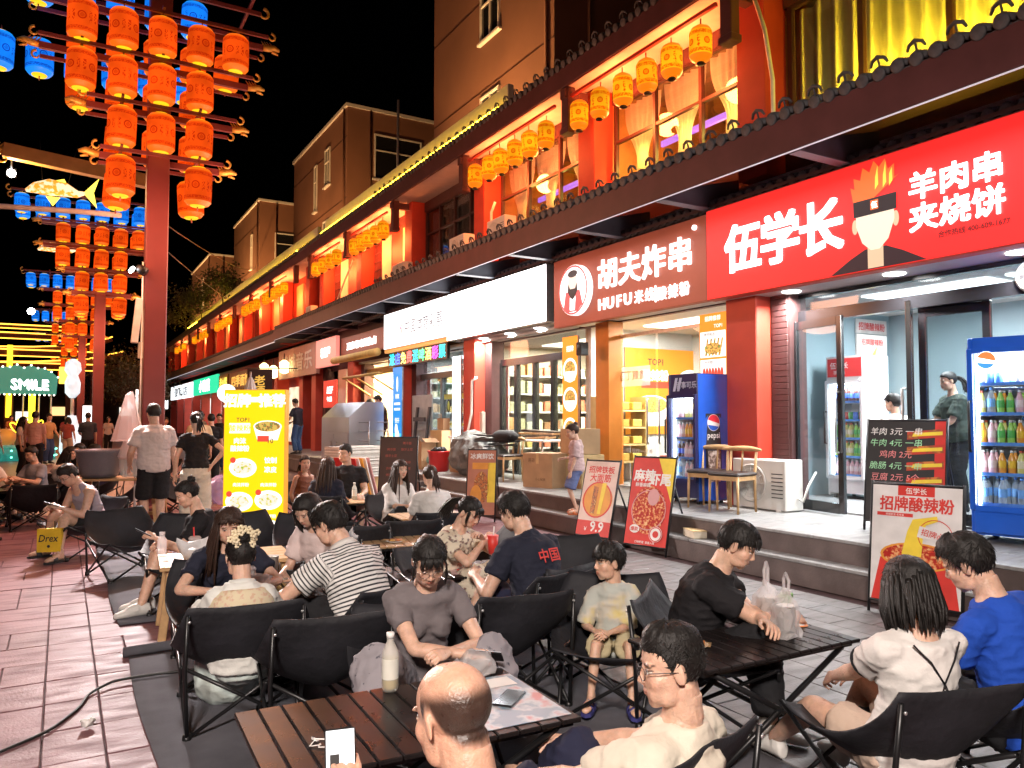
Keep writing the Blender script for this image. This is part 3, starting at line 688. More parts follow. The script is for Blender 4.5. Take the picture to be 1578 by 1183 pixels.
# ================================================================ GROUND
def slabmat(name, c1, c2, rough, rvar, spec=.5):
    m, N, L = newmat(name); out = N.new('ShaderNodeOutputMaterial'); p = N.new('ShaderNodeBsdfPrincipled'); L.new(p.outputs[0], out.inputs[0]); p.inputs['Specular IOR Level'].default_value = spec
    g = N.new('ShaderNodeNewGeometry'); n = N.new('ShaderNodeTexNoise'); n.inputs['Scale'].default_value = 2.2; n.inputs['Detail'].default_value = 8; n.inputs['Roughness'].default_value = .65; L.new(g.outputs['Position'], n.inputs['Vector'])
    oi = N.new('ShaderNodeObjectInfo'); a = N.new('ShaderNodeMath'); a.operation = 'MULTIPLY_ADD'; a.inputs[1].default_value = .30; L.new(oi.outputs['Random'], a.inputs[0]); L.new(n.outputs[0], a.inputs[2])
    cr = N.new('ShaderNodeValToRGB'); cr.color_ramp.elements[0].position = .35; cr.color_ramp.elements[0].color = (*c1, 1); cr.color_ramp.elements[1].position = .9; cr.color_ramp.elements[1].color = (*c2, 1)
    L.new(a.outputs[0], cr.inputs[0])
    # worn, stained spots
    n3 = N.new('ShaderNodeTexNoise'); n3.inputs['Scale'].default_value = 5.5; n3.inputs['Detail'].default_value = 3; mp = N.new('ShaderNodeMapping'); mp.inputs['Scale'].default_value = (.6, 2.2, 1); L.new(g.outputs['Position'], mp.inputs[0]); L.new(mp.outputs[0], n3.inputs['Vector'])
    st = N.new('ShaderNodeMapRange'); st.inputs['From Min'].default_value = .52; st.inputs['From Max'].default_value = .62; st.inputs['To Min'].default_value = 1.; st.inputs['To Max'].default_value = .82; L.new(n3.outputs[0], st.inputs[0])
    sm = N.new('ShaderNodeVectorMath'); sm.operation = 'SCALE'; L.new(cr.outputs[0], sm.inputs[0]); L.new(st.outputs[0], sm.inputs['Scale']); L.new(sm.outputs[0], p.inputs['Base Color'])
    r = N.new('ShaderNodeMapRange'); r.inputs['From Min'].default_value = .3; r.inputs['From Max'].default_value = .7; r.inputs['To Min'].default_value = rough-rvar; r.inputs['To Max'].default_value = rough+rvar; L.new(n3.outputs[0], r.inputs[0]); L.new(r.outputs[0], p.inputs['Roughness'])
    n2 = N.new('ShaderNodeTexNoise'); n2.inputs['Scale'].default_value = 60; n2.inputs['Detail'].default_value = 6; L.new(g.outputs['Position'], n2.inputs['Vector'])
    b = N.new('ShaderNodeBump'); b.inputs['Strength'].default_value = .35; b.inputs['Distance'].default_value = .008; L.new(n2.outputs[0], b.inputs['Height']); L.new(b.outputs[0], p.inputs['Normal'])
    MATS[name] = m; return m
redslab = slabmat('red_sandstone', (.16, .078, .088), (.255, .13, .145), .55, .12, .12)
greyslab = slabmat('grey_granite', (.115, .11, .11), (.20, .19, .188), .5, .12)
dirt = paint('joint_dirt', (.075, .04, .042), .85, var=.4, scale=8, bump=.5)
def farpave(name):
    """ground sheet: brick-pattern paving that carries on where single slabs get too small"""
    m, N, L = newmat(name); out = N.new('ShaderNodeOutputMaterial'); p = N.new('ShaderNodeBsdfPrincipled'); L.new(p.outputs[0], out.inputs[0])
    g = N.new('ShaderNodeNewGeometry'); bk = N.new('ShaderNodeTexBrick'); bk.inputs['Scale'].default_value = 1; bk.inputs['Brick Width'].default_value = 1.0; bk.inputs['Row Height'].default_value = .44; bk.inputs['Mortar Size'].default_value = .012
    bk.inputs['Color1'].default_value = (.22, .105, .105, 1); bk.inputs['Color2'].default_value = (.16, .075, .075, 1); bk.inputs['Mortar'].default_value = (.06, .045, .04, 1)
    L.new(g.outputs['Position'], bk.inputs['Vector']); L.new(bk.outputs[0], p.inputs['Base Color']); p.inputs['Roughness'].default_value = .40
    n2 = N.new('ShaderNodeTexNoise'); n2.inputs['Scale'].default_value = 9; n2.inputs['Detail'].default_value = 6; L.new(g.outputs['Position'], n2.inputs['Vector'])
    b = N.new('ShaderNodeBump'); b.inputs['Strength'].default_value = .3; b.inputs['Distance'].default_value = .02; L.new(n2.outputs[0], b.inputs['Height']); L.new(b.outputs[0], p.inputs['Normal']); return m
gm = MB(); gm.quadp((-500, -60, -.012), (500, -60, -.012), (500, 14.4, -.012), (-500, 14.4, -.012), 0); gm.quadp((-500, 14.4, -.012), (500, 14.4, -.012), (500, 1400, -.012), (-500, 1400, -.012), 1)
ground = gm.build('ground', [dirt, farpave('far_paving')]); tag(ground, kind='structure')
pv = thing('pavement', None, None); tag(pv, kind='structure')
def slabdata(name, lx, ly, mat, n=1):
    b = MB(); b.box((0, 0, -.02), (lx-.007, ly-.007, .04), bev=.004); return b.data(name, mat)
SL = {}
def slab(x0, x1, y0, y1, mat, nm):
    k = (round(x1-x0, 2), round(y1-y0, 2), nm)
    if k not in SL: SL[k] = slabdata('paving_slab', k[0], k[1], mat)
    o = inst('paving_slab', SL[k], pv, ((x0+x1)/2, (y0+y1)/2, random.uniform(-.0025, .0025)), (random.uniform(-.003, .003), random.uniform(-.003, .003), 0)); return o
ny = 0; y = 2.0
while y < 14.35:
    hgt = .44; off = random.choice([.25, .5, .75])
    xs = [-.05-.95*k-off*.95 for k in range(7)][::-1]; xs = [v for v in xs if v > -3.2-y*.12-.3] or [-3.5]
    cuts = xs+[-.05, .22]
    cuts += [.22+.95*k+(1-off)*.8 for k in range(0, 3)]
    for a, b in zip(cuts[:-1], cuts[1:]):
        if b-a > .12: slab(round(a, 2), round(b, 2), y, y+hgt, redslab, 'r')
    y = round(y+hgt, 2)
restmb = MB()
for ix in range(12):
    x0 = 2.95+.25*ix; yy = 1.0-(ix % 3)*.2
    while yy < 11:
        L_ = .6
        if x0+.25 <= 5.96 and yy+L_ < 8.6: slab(round(x0, 2), round(x0+.25, 2), round(yy, 2), round(yy+L_, 2), greyslab, 'g')
        yy += L_
# filler strip of paving under the tables and beyond the single slabs
fm = MB()
for (x0, x1, y0, y1) in ((5.95-3.0, 5.95, 8.5, 14.35), (-12, -4.6, 2, 14.35), (-4.6, 2.9, -6, 1.98), (2.95, 6, -6, .6)):
    fm.box(((x0+x1)/2, (y0+y1)/2, -.012), (x1-x0-.012, y1-y0-.012, .02))
fo = fm.build('paving_bed', [redslab], pv)
# carpet mats under the tables
matm = paint('carpet_grey', (.115, .112, .13), .95, var=.25, scale=3.5, bump=.6, bscale=500)
def mat_(name, x0, x1, y0, y1, label, roll=None):
    b = MB(); nx, nyy = 30, 30; P = np.zeros((nx, nyy, 3)); U, W_ = np.meshgrid(np.linspace(x0, x1, nx), np.linspace(y0, y1, nyy), indexing='ij')
    P[..., 0] = U; P[..., 1] = W_+.02*np.sin(U*3); P[..., 2] = .008+.006*vnoise(np.c_[U.ravel()*2, W_.ravel()*2, U.ravel()*0], 3).reshape(nx, nyy); P[..., 0] += .015*np.sin(W_*2.3)*(U < x0+.2)
    b.grid(P[:, ::-1], 0, True, .006)
    if roll:
        b.tube([(x0-.02, y1+.03, .035), (x0+.5, y1+.06, .036), (x0+1.1, y1+.04, .034), (x1, y1, .03)], [.034, .036, .035, .03], 12); b.tube([(x0-.02, y1+.035, .036), (x0+.5, y1+.062, .036)], [.016, .016], 8)
    o = b.build(name, matm); return tag(o, label, 'mat')
mat_('floor_mat', .41, 2.9, 1.6, 5.78, 'grey carpet mat with rolled edge under the nearest tables', True)
mat_('floor_mat', .41, 2.9, 6.66, 11.6, 'grey carpet mat under the tables beyond the hanfu girl')
# cable on the paving
cb = MB(); P = [(-1.3, 3.2, .01), (-.9, 3.75, .012), (-.35, 4.35, .012), (-.02, 4.62, .012), (.12, 4.9, .013), (.17, 5.12, .014), (.30, 5.25, .026), (.45, 5.25, .030), (.75, 5.22, .03), (1.0, 5.2, .03)]
Pc = np.array(P); tt = np.linspace(0, len(P)-1, 60); Pc = np.c_[[np.interp(tt, range(len(P)), Pc[:, i]) for i in range(3)]].T
for _ in range(3): Pc[1:-1] = (Pc[:-2]+Pc[1:-1]*2+Pc[2:])/4
cb.tube(Pc, .008, 8); tag(cb.build('power_cable', paint('rubber_black', (.02, .02, .02), .6)), 'black rubber cable snaking across the red paving', 'cable')
# ================================================================ SHOP PLATFORM AND STEPS
stepstone = paint('step_stone', (.10, .075, .07), .38, var=.25, scale=5, bump=.25, bscale=40, rvar=.1)
treadst = slabmat('tread_stone', (.19, .19, .188), (.31, .305, .30), .42, .12)
pf = thing('raised_pavement', None, None); tag(pf, kind='structure')
b = MB(); b.box((9.3, 6.0+12, .235-.01), (6.0, 62, .45)); b.build('platform_block', stepstone, pf, (0, 0, 0))
b = MB(); b.box((6.15+.16, 9.5, .125-.008), (.4, 45, .23)); b.build('step', stepstone, pf)
def stones(z, x0, x1, y0, y1, ly, lx, name, th=.03, lip=0.):
    k = 0; xx = x0
    while xx < x1-.01:
        yy = y0-(k % 2)*ly*.5
        while yy < y1:
            key = ('t', round(lx, 2), round(ly, 2))
            if key not in SL: q = MB(); q.box((0, 0, 0), (lx-.006, ly-.006, th), bev=.004); SL[key] = q.data(name, treadst)
            inst(name, SL[key], pf, (xx+lx/2, yy+ly/2, z+random.uniform(-.001, .001))); yy += ly
        xx += lx; k += 1
stones(.235, 6.09, 6.36, 2, 14, .9, .30, 'tread_stone', .03)
stones(.455, 6.28, 8.0, 2, 18.5, 1.0, .57, 'floor_slab', .03)
b = MB(); b.box((7.2, 34, .462), (1.84, 31, .012)); b.build('floor_slab', treadst, pf)
b = MB(); b.box((6.23, 29, .2), (.3, 30, .3)); b.build('step', stepstone, pf)
# ================================================================ SHOP ROW BUILDING
redcol = paint('red_column_paint', (.52, .055, .03), .55, var=.10, scale=3, bump=.1, bscale=30)
brown = paint('brown_beam_paint', (.095, .030, .032), .55, var=.18, scale=3, bump=.12, bscale=30)
brownw = paint('brown_wall', (.085, .035, .034), .6, var=.18, scale=6, bump=.3, bscale=25)
tilem = paint('grey_clay_tile', (.075, .072, .078), .6, var=.35, scale=14, bump=.35, bscale=60)
soffm = paint('soffit_white', (.62, .58, .56), .7, var=.06)
dksoff = paint('steel_soffit', (.13, .14, .17), .5, var=.2, scale=3)
concr = paint('tower_render', (.24, .115, .075), .8, var=.12, scale=.5, bump=.2, bscale=12)
fram = paint('window_frame_brown', (.055, .02, .016), .45, var=.15)
white = paint('white_frame', (.72, .70, .68), .5, var=.05)
glz = glassm('window_glass', (.82, .85, .86), .10)
dkgl = paint('dark_glass', (.012, .013, .016), .08, var=.1, spec=.8)
ledy = emis('led_yellow', (1, .62, .03), 9)
ledw = emis('led_white', (1, .97, .92), 5.0)
SB = thing('shop_row_building', 'long two-storey shop row with red columns and two grey tile eaves', 'building')
YN0, YN1 = -1.5, 28.0
def bpart(name, mb, mat, parent=SB): return mb.build(name, mat, parent)
# ground-floor and upper walls, slabs
b = MB(); b.box((11.9, 13.25, 3.9), (.2, 29.4, 8.0)); bpart('rear_wall', b, brownw)
b = MB(); b.box((9.9, 13.25, 4.62), (3.9, 29.5, .25)); bpart('floor_plate', b, soffm)
b = MB(); b.box((9.75, 13.25, 7.46), (4.1, 29.5, .2)); bpart('roof_plate', b, concr)
b = MB(); b.box((8.05, 13.25, 3.85), (.1, 29.5, 1.30)); bpart('sign_wall', b, brownw)
# lower eave
b = MB(); b.box((6.53, 13.25, 4.575), (.06, 29.5, .37), bev=.008); bpart('eave_fascia', b, brown)
b = MB(); b.box((6.515, 13.25, 4.382), (.02, 29.5, .008)); bpart('drip_strip', b, emis('strip_glow', (.85, .85, .95), .45)); alight('drip_strip_light', (6.56, 13.3, 4.37), .04, 90, (.93, .95, 1), (0, R(10), 0), None, sy=27)
b = MB(); M_ = rotm(0, -R(14), 0); b.box((7.28, 13.25, 4.86), (1.5, 29.4, .05), rot=M_); bpart('eave_deck', b, dksoff)
# small tiled eave over the signs
b = MB(); b.box((7.72, 13.25, 4.50), (.74, 29.4, .04), rot=rotm(0, -R(16), 0)); bpart('sign_canopy_deck', b, brownw)
# upper eave
b = MB(); b.box((7.33, 13.25, 7.45), (.06, 29.5, .35), bev=.008); bpart('eave_fascia', b, brown)
b = MB(); b.box((7.80, 13.25, 7.30), (.90, 29.4, .03)); bpart('eave_soffit', b, soffm)
b = MB(); b.box((7.95, 13.25, 7.72), (1.3, 29.4, .05), rot=rotm(0, -R(14), 0)); bpart('eave_deck', b, dksoff)
# tiles: round cap tiles, drip tiles
q = MB(); a = np.linspace(-.25, math.pi+.25, 9)
q.grid([[(.0+t, .062*math.cos(x), .062*math.sin(x)) for x in a] for t in np.linspace(0, .5, 3)], 0, True, .012)
q.lathe([(.066, 0), (.066, .02), (.05, .026)], (-.001, 0, .0), 14, rot=rotm(0, -R(90), 0)); CAP = q.data('roof_tile', tilem)
q.tube([(.02, -.085, .085), (.015, -.06, .135), (.01, 0, .158), (.015, .06, .135), (.02, .085, .085)], [.012, .017, .020, .017, .012], 6); q.tube([(.02, 0, .06), (.012, 0, .15)], .010, 5); CAPH = q.data('roof_tile', tilem)
q = MB(); a = np.linspace(-1, 1, 7); q.grid([[(t, .088*x, -.028*(1-x*x)) for x in a] for t in np.linspace(.02, .5, 3)], 0, True, .010)
q.prism([(-.085, .0), (-.06, -.045), (0, -.078), (.06, -.045), (.085, 0), (.05, -.012), (0, -.022), (-.05, -.012)], 0, .014, frame((.012, 0, .0), (0, -1, 0), (0, 0, 1)), 0); PAN = q.data('drip_tile', tilem)
def eave_tiles(x, z, tilt, y0, y1, pitch, pans, parent, hook=2, joinpan=False, z2=0):
    n = int((y1-y0)/pitch); pj = MB()
    for i in range(n):
        yv = y0+pitch*(i+.5); inst('roof_tile', CAPH if i % hook == 0 else CAP, parent, (x+random.uniform(-.008, .008), yv+random.uniform(-.006, .006), z+random.uniform(-.006, .006)), (0, -tilt+random.uniform(-.03, .03), random.uniform(-.04, .04)))
        if pans: inst('drip_tile', PAN, parent, (x, yv+pitch/2, z-.02+random.uniform(-.006, .006)), (0, -tilt, 0))
def join_tiles(x, z, tilt, y0, y1, pitch, parent, cap=True, pan=True):
    V0 = np.array([v.co[:] for v in CAP.vertices]); F0 = [tuple(p.vertices) for p in CAP.polygons]; V1 = np.array([v.co[:] for v in PAN.vertices]); F1 = [tuple(p.vertices) for p in PAN.polygons]
    Rt = rotm(0, -tilt, 0); mb = MB(); n = int((y1-y0)/pitch)
    for i in range(n):
        yv = y0+pitch*(i+.5)
        if cap: mb.add(V0@Rt.T+np.array([x, yv, z]), F0, 0, True)
        if pan: mb.add(V1@Rt.T+np.array([x, yv+pitch/2, z-.02]), F1, 0, True)
    o = mb.build('tile_courses', tilem, parent); tag(o, kind='stuff'); return o
T14 = R(14)
eave_tiles(6.50, 4.80, T14, 2.8, 18.0, .18, True, SB)
join_tiles(6.50, 4.80, T14, 18.0, 28, .18, SB); join_tiles(6.50, 4.80, T14, -1.5, 2.8, .18, SB)
eave_tiles(7.30, 7.66, T14, 7.2, 20, .18, False, SB); join_tiles(7.30, 7.66, T14, 7.2, 20, .18, SB, cap=False); join_tiles(7.30, 7.66, T14, 20, 28, .18, SB)
join_tiles(7.40, 4.42, R(16), 2.0, 22, .16, SB)
# steel brackets under the lower eave
BY = [5.35, 7.45, 9.3, 11.25, 13.3, 15.35, 17.3, 19.25, 21.2, 23.2, 25.2, 27.2]
for yv in BY:
    b = MB(); b.prism([(6.56, 4.385), (7.95, 4.385), (7.95, 4.86), (6.56, 4.50)], -.03, .03, frame((0, yv, 0), (1, 0, 0), (0, 0, 1)))
    b.box((7.25, yv, 4.385), (1.4, .14, .018)); bpart('eave_bracket', b, dksoff)
COLY = [3.25, 7.05, 10.76, 14.75, 18.75, 22.65, 26.6]
for yv in COLY:
    if yv != 10.76:
        b = MB(); b.box((7.80, yv, 1.88), (.5, .52, 2.86), bev=.012); bpart('column', b, redcol)
        b = MB(); b.box((7.95, yv-.42, 1.88), (.3, .30, 2.84)); bpart('brick_pier', b, brownw)
    b = MB(); b.box((8.00, yv, 6.02), (.42, .48, 2.52), bev=.012); bpart('column', b, redcol)
    b = MB(); b.box((7.42, yv, 6.93), (.16, .20, .70), bev=.01); b.box((7.42, yv, 6.53), (.20, .24, .10), bev=.01); b.box((7.6, yv, 7.16), (.6, .14, .16)); bpart('hanging_post', b, brown)
# bricks on the pier beside the grill shop
bq = MB(); bq.box((0, 0, 0), (.02, .232, .068), bev=.004); BR = bq.data('brick', brownw)
for k in range(36): inst('brick', BR, SB, (7.797, 6.63-.0+random.uniform(-.002, .002), .56+k*.076))
# parapet with yellow wash light
b = MB(); b.box((8.40, 21.2, 8.42), (.15, 13.6, 1.10), bev=.01); bpart('parapet', b, soffm)
b = MB(); b.box((8.12, 21.2, 8.42), (.03, 13.4, .03)); bpart('led_strip', b, emis('led_yellow_bright', (1, .62, .03), 30))
# ---------------------------------------------------------------- upper floor bays
def wframe(name, x, y0, y1, z0, z1, ny, nz, parent, fm=fram, t=.06, gm=glz, zs=None, d=.07):
    """window: frame with mullions, and panes"""
    f = MB(); f.box((x, (y0+y1)/2, z0+t/2), (d, y1-y0, t)); f.box((x, (y0+y1)/2, z1-t/2), (d, y1-y0, t))
    ys = np.linspace(y0, y1, ny+1); zz = zs or list(np.linspace(z0, z1, nz+1))
    for i, yv in enumerate(ys):
        yy = yv+(t/2 if i == 0 else -t/2 if i == ny else 0); f.box((x-.003, yy, (z0+z1)/2), (d, t, z1-z0-.002))
    for zv in zz[1:-1]: f.box((x+.003, (y0+y1)/2, zv), (d*.9, y1-y0-.01, t*.8))
    wo_ = f.build(name, fm, parent)
    for i in range(ny):
        for j in range(len(zz)-1):
            g = MB(); g.box((x+.012, (ys[i]+ys[i+1])/2, (zz[j]+zz[j+1])/2), (.006, ys[i+1]-ys[i]-t*.8, zz[j+1]-zz[j]-t*.5)); g.build('pane', gm, wo_)
    return wo_
def curtain(name, x, y0, y1, z0, z1, mat, parent, waves=9, amp=.035, pinch=None, seed=0):
    b = MB(); U = np.linspace(0, 1, waves*8); Z = np.linspace(0, 1, 16); P = np.zeros((len(U), len(Z), 3)); cy_ = (y0+y1)/2
    for j, z in enumerate(Z):
        wd = 1. if not pinch else 1-pinch*math.exp(-((z-.44)/(.26 if z > .44 else .5))**2)
        ph = U*waves*2*math.pi+.6*np.sin(U*11+seed)+.3*z; P[:, j, 0] = x+amp*np.sin(ph)*(1 if not pinch else .5+.6*wd); P[:, j, 1] = cy_+(U-.5)*(y1-y0)*wd; P[:, j, 2] = z0+(z1-z0)*z
    b.grid(P, 0, True); return b.build(name, mat, parent)
yelcur = paint('curtain_cream', (.62, .52, .30), .85, var=.06)
sheer = film('sheer_curtain', (.92, .80, .66), .97)
greycur = paint('curtain_grey', (.30, .27, .26), .85, var=.08)
warmw = paint('warm_wall', (.55, .22, .08), .8, var=.3, scale=2)
creamp = paint('cream_panel', (.72, .56, .30), .6, var=.05)
US = []
bays = [(-.5, 3.0), (3.5, 6.8), (7.3, 10.47), (10.97, 14.5), (15.0, 18.5), (19.0, 22.4), (22.9, 26.35), (26.85, 28.0)]
for k, (y0, y1) in enumerate(bays):
    b = MB(); b.box((8.22, (y0+y1)/2, 4.98), (.14, y1-y0, .5)); bpart('spandrel', b, brown); b = MB(); b.box((8.22, (y0+y1)/2, 7.15), (.14, y1-y0, .25)); bpart('lintel', b, brown)
    # side walls between rooms
    b = MB(); b.box((10.0, y1+.25, 6.05), (3.4, .12, 2.6)); bpart('partition', b, warmw)
# bay over the grill shop: lit curtains behind tall panes
w1 = wframe('window', 8.2, 3.55, 6.75, 5.2, 7.05, 3, 1, SB, fram, .07, zs=[5.2, 7.05]); curtain('curtain', 8.36, 3.6, 6.7, 5.18, 7.0, yelcur, SB, 13, .04)
b = MB(); b.box((8.29, 5.0, 5.24), (.03, 2.5, .03)); bpart('led_strip', b, ledy); alight('window_uplight', (8.27, 4.75, 5.28), .05, 130, (1, .72, .04), (R(180), 0, 0), None, sy=2.1); alight('window_uplight', (7.6, 4.7, 5.35), .05, 6, (1, .72, .04), (0, R(-130), 0), None, sy=1.8)
# bays two and three: restaurants with gathered sheer curtains
for (y0, y1, pw) in ((7.32, 10.45, 1), (11.0, 14.45, .7)):
    wframe('window', 8.2, y0, y1, 5.2, 7.05, 3, 2, SB, fram, .06, zs=[5.2, 6.35, 7.05])
    n = 3; st = (y1-y0)/n
    for i in range(n): curtain('curtain', 8.32+.02*i, y0+st*i+.06, y0+st*(i+1)-.06, 5.2, 7.0, sheer, SB, 6, .03, .72, seed=i)
    b = MB(); b.box((10.9, (y0+y1)/2, 6.0), (.1, y1-y0, 2.6)); bpart('room_wall', b, warmw)
    for i in range(4):
        b = MB(); yy = y0+(i+.5)*(y1-y0)/4; b.lathe([(.05, 0), (.22, .05), (.26, .16), (.05, .3)], (9.3+.3*(i % 2), yy, 5.75+.35*(i % 2)), 14); o = b.build('pendant_lamp', emis('pendant_amber', (1, .32, .04), .9), SB)
    plight('pendant_and_fill', (9.3, (y0+y1)/2, 6.2), 26*pw, (1, .36, .08), .2); [plight('pendant_and_fill', (8.55, y0+.55+1.05*i, 6.0), 12*pw, (1, .70, .12), .1) for i in range(3)]  # the three lights close to the glass are added to brighten the curtains
    b = MB(); b.box((8.9, (y0+y1)/2, 6.35), (.05, y1-y0-.8, .10)); bpart('violet_tube', b, emis('violet_tube', (.35, .16, 1), 1.2))
# bay four: dark window with grey curtain, two condensers
wframe('window', 8.2, 15.05, 18.45, 5.2, 7.05, 4, 2, SB, fram, .06, zs=[5.2, 6.4, 7.05]); curtain('curtain', 8.36, 15.1, 18.4, 5.2, 7.0, greycur, SB, 12, .03)
# bays five and six: cream lit panels between red piers, lattice
for (y0, y1) in ((19.05, 22.35), (22.95, 26.3)):
    b = MB(); b.box((8.22, (y0+y1)/2, 6.1), (.1, y1-y0, 2.2)); bpart('upper_wall', b, redcol)
    for yy in (y0+.55, y0+2.2): b = MB(); b.box((8.155, yy, 6.05), (.02, .75, 1.75)); bpart('lit_door_panel', b, emis('door_cream', (1, .72, .28), .45, .25, 2.))
    b = MB()
    for i in range(6): b.box((8.14, y1-.75+i*.12, 6.05), (.03, .02, 1.8))
    for j in range(7): b.box((8.137, y1-.45, 5.3+.25*j), (.03, .62, .02))
    bpart('lattice', b, brown)
b = MB(); b.box((8.22, 27.4, 6.1), (.1, 1.2, 2.2)); bpart('upper_wall', b, redcol)
# air conditioners on the upper ledge
acw = paint('appliance_white', (.70, .68, .64), .45, var=.05); grill = paint('grille_dark', (.05, .05, .05), .5)
def ac_unit(loc, rz, label, s=1., group='air conditioner condensers'):
    t = thing('air_conditioner', label, 'air conditioner', loc, rz, group)
    b = MB(); b.box((0, 0, .30*s), (.80*s, .30*s, .58*s), bev=.012); b.box((-.3*s, 0, .012), (.06, .32*s, .024)); b.box((.3*s, 0, .012), (.06, .32*s, .024)); b.build('casing', acw, t)
    b = MB(); b.lathe([(.225*s, 0), (.225*s, .012), (.205*s, .012), (.205*s, .004)], (-.1*s, -.155*s, .31*s), 24, rot=rotm(R(90), 0, 0)); b.build('fan_surround', acw, t)
    b = MB(); b.lathe([(.2*s, .0), (.2*s, .003)], (-.1*s, -.1515*s, .31*s), 24, rot=rotm(R(90), 0, 0))
    b.build('fan_recess', grill, t); b = MB()
    for r_ in (.05, .09, .13, .17, .2): aa = np.linspace(0, 2*math.pi, 21); b.tube([(-.1*s+r_*s*math.cos(x), -.160*s, .31*s+r_*s*math.sin(x)) for x in aa], .003, 4, caps=False)
    for x in np.linspace(0, math.pi, 7)[:-1]: b.tube([(-.1*s-.2*s*math.cos(x), -.163*s, .31*s-.2*s*math.sin(x)), (-.1*s+.2*s*math.cos(x), -.163*s, .31*s+.2*s*math.sin(x))], .003, 4)
    b.build('fan_guard', acw, t); b = MB()
    for k in range(7): b.box((.28*s, -.152*s, .16*s+k*.045*s), (.16*s, .004, .012))
    b.build('vent', grill, t)
    b = MB(); b.tube([(.41*s, .05, .15*s), (.47*s, .06, .12*s), (.50*s, .12, .3*s), (.47*s, .3, .45*s)], .014, 6); b.build('pipe', acw, t); return t
FX = -math.pi/2
ac_unit((7.45, 13.15, 5.02), FX, 'white condenser on the tile ledge under the second lantern row', .9)
ac_unit((7.45, 14.9, 5.02), FX, 'white condenser on the tile ledge in front of grey curtained window', .9)
ac_unit((7.45, 18.3, 5.02), FX, 'white condenser at the far end of grey curtained window', .9)
ac_unit((7.45, 26.6, 5.02), FX, 'small white condenser near the lattice window', .8)
hose = paint('pipe_white', (.75, .72, .66), .6)
for P, lb in (([(7.72, 6.95, 7.25), (7.70, 6.72, 6.6), (7.72, 6.62, 5.9), (7.70, 6.60, 5.2)], 'white drain pipe down the upper red column beside lit curtains'), ([(7.70, 13.85, 6.1), (7.66, 13.95, 5.9), (7.66, 13.95, 5.4), (7.5, 13.5, 5.3)], 'white insulated pipe beside the condenser under the lanterns'), ([(7.68, 22.9, 6.5), (7.6, 23.6, 5.8), (7.5, 24.2, 5.1)], 'white pipe slanting across the upper red wall'),
              ([(7.53, 14.35, 2.45), (7.50, 14.50, 2.38), (7.50, 14.52, 1.7), (7.48, 14.7, 1.2), (7.42, 15.0, .9)], 'thick white pipe down the red column between the white signs')):
    b = MB(); b.tube(P, .028, 8); tag(b.build('pipe', hose), lb, 'pipe')
# ---------------------------------------------------------------- set-back towers behind the row
def tower(x0, x1, y0, y1, z1, label, wins, glow=0):
    t = thing('tower_block', label, 'building'); b = MB(); b.box(((x0+x1)/2, (y0+y1)/2, z1/2), (x1-x0, y1-y0, z1)); b.build('wall', concr, t)
    b = MB(); b.box(((x0+x1)/2, (y0+y1)/2, z1+.06), (x1-x0+.2, y1-y0+.2, .16)); b.build('coping', white, t)
    for zz in np.arange(9.5, z1, 3.1): b = MB(); b.box((x0-.006, (y0+y1)/2, zz), (.02, y1-y0, .035)); b.build('groove', fram, t)
    b = MB(); b.tube([(x0-.06, y0+.35, 7), (x0-.06, y0+.35, z1)], .05, 8); b.tube([(x0+1.2, y0-.06, 7), (x0+1.2, y0-.06, z1)], .05, 8); b.build('downpipe', concr, t)
    for (f, a, z, wd, hh) in wins:
        m = MB(); tk = .07
        if f == 'x': C = lambda u, v, d: (x0-d, a+u, z+v)
        else: C = lambda u, v, d: (a+u, y0-d, z+v)
        def bx(mb, u, v, du, dv, d0, d1):
            c = C(u, v, (d0+d1)/2); mb.box(c, (abs(d1-d0), du, dv) if f == 'x' else (du, abs(d1-d0), dv))
        for sx in (-1, 1): bx(m, sx*(wd/2-tk/2), 0, tk, hh, 0, .08)
        for sz in (-1, 1): bx(m, 0, sz*(hh/2-tk/2), wd-2*tk, tk, 0, .079)
        bx(m, 0, hh*.14, wd-2*tk, tk*.8, 0, .07)
        if wd > .8: bx(m, 0, 0, tk*.8, hh-2*tk, 0, .068)
        bx(m, 0, -hh/2-.05, wd+.2, .08, 0, .14)
        fr_ = m.build('window', white, t); m = MB(); bx(m, 0, 0, wd-.05, hh-.05, .005, .02); m.build('pane', dkgl, fr_)
    return t
tower(12, 24, 18.1, 26.4, 24, 'nearest tall brown tower block above the shop roof', [('x', 21.9, 15.2, 1.3, 1.9), ('x', 21.9, 11.4, 1.3, 1.9), ('x', 24.6, 19, 1.3, 1.9), ('y', 15.2, 15.8, 2.4, 1.6), ('y', 15.2, 11.6, 2.4, 1.6)])
tower(12, 25, 36.8, 47, 17.2, 'brown tower block with white roof edge in mid row', [('x', 40.0, 15.0, .9, 2.0), ('x', 42.2, 14.4, .5, 2.6), ('x', 40.2, 11.2, .9, 1.9), ('x', 42.4, 10.9, .6, 1.9), ('y', 14.7, 14.9, 2.6, 2.3), ('y', 19.8, 15.4, 2.6, 2.0), ('y', 14.0, 11.3, 1.2, 1.5)])
tower(12, 25, 56.6, 66, 17.3, 'third tower block along the row washed with amber light', [('x', 59, 14, .5, 2.6), ('x', 59.2, 10.8, .5, 2.4), ('y', 14.5, 14, 2.8, 2.2), ('y', 14.5, 10.6, 2.8, 2.0)])
tower(12, 25, 78, 90, 17.3, 'farthest low tower block at the end of the row', [('x', 82, 14.2, .8, 3), ('y', 14.5, 14.0, 2.8, 2.2)])
b = MB(); b.tube([(12.5, 31.3, 7.5), (12.5, 31.3, 15.6)], .06, 8); tag(b.build('roof_pole', white), 'thin pale vent pole on the roof before the second tower', 'pole')
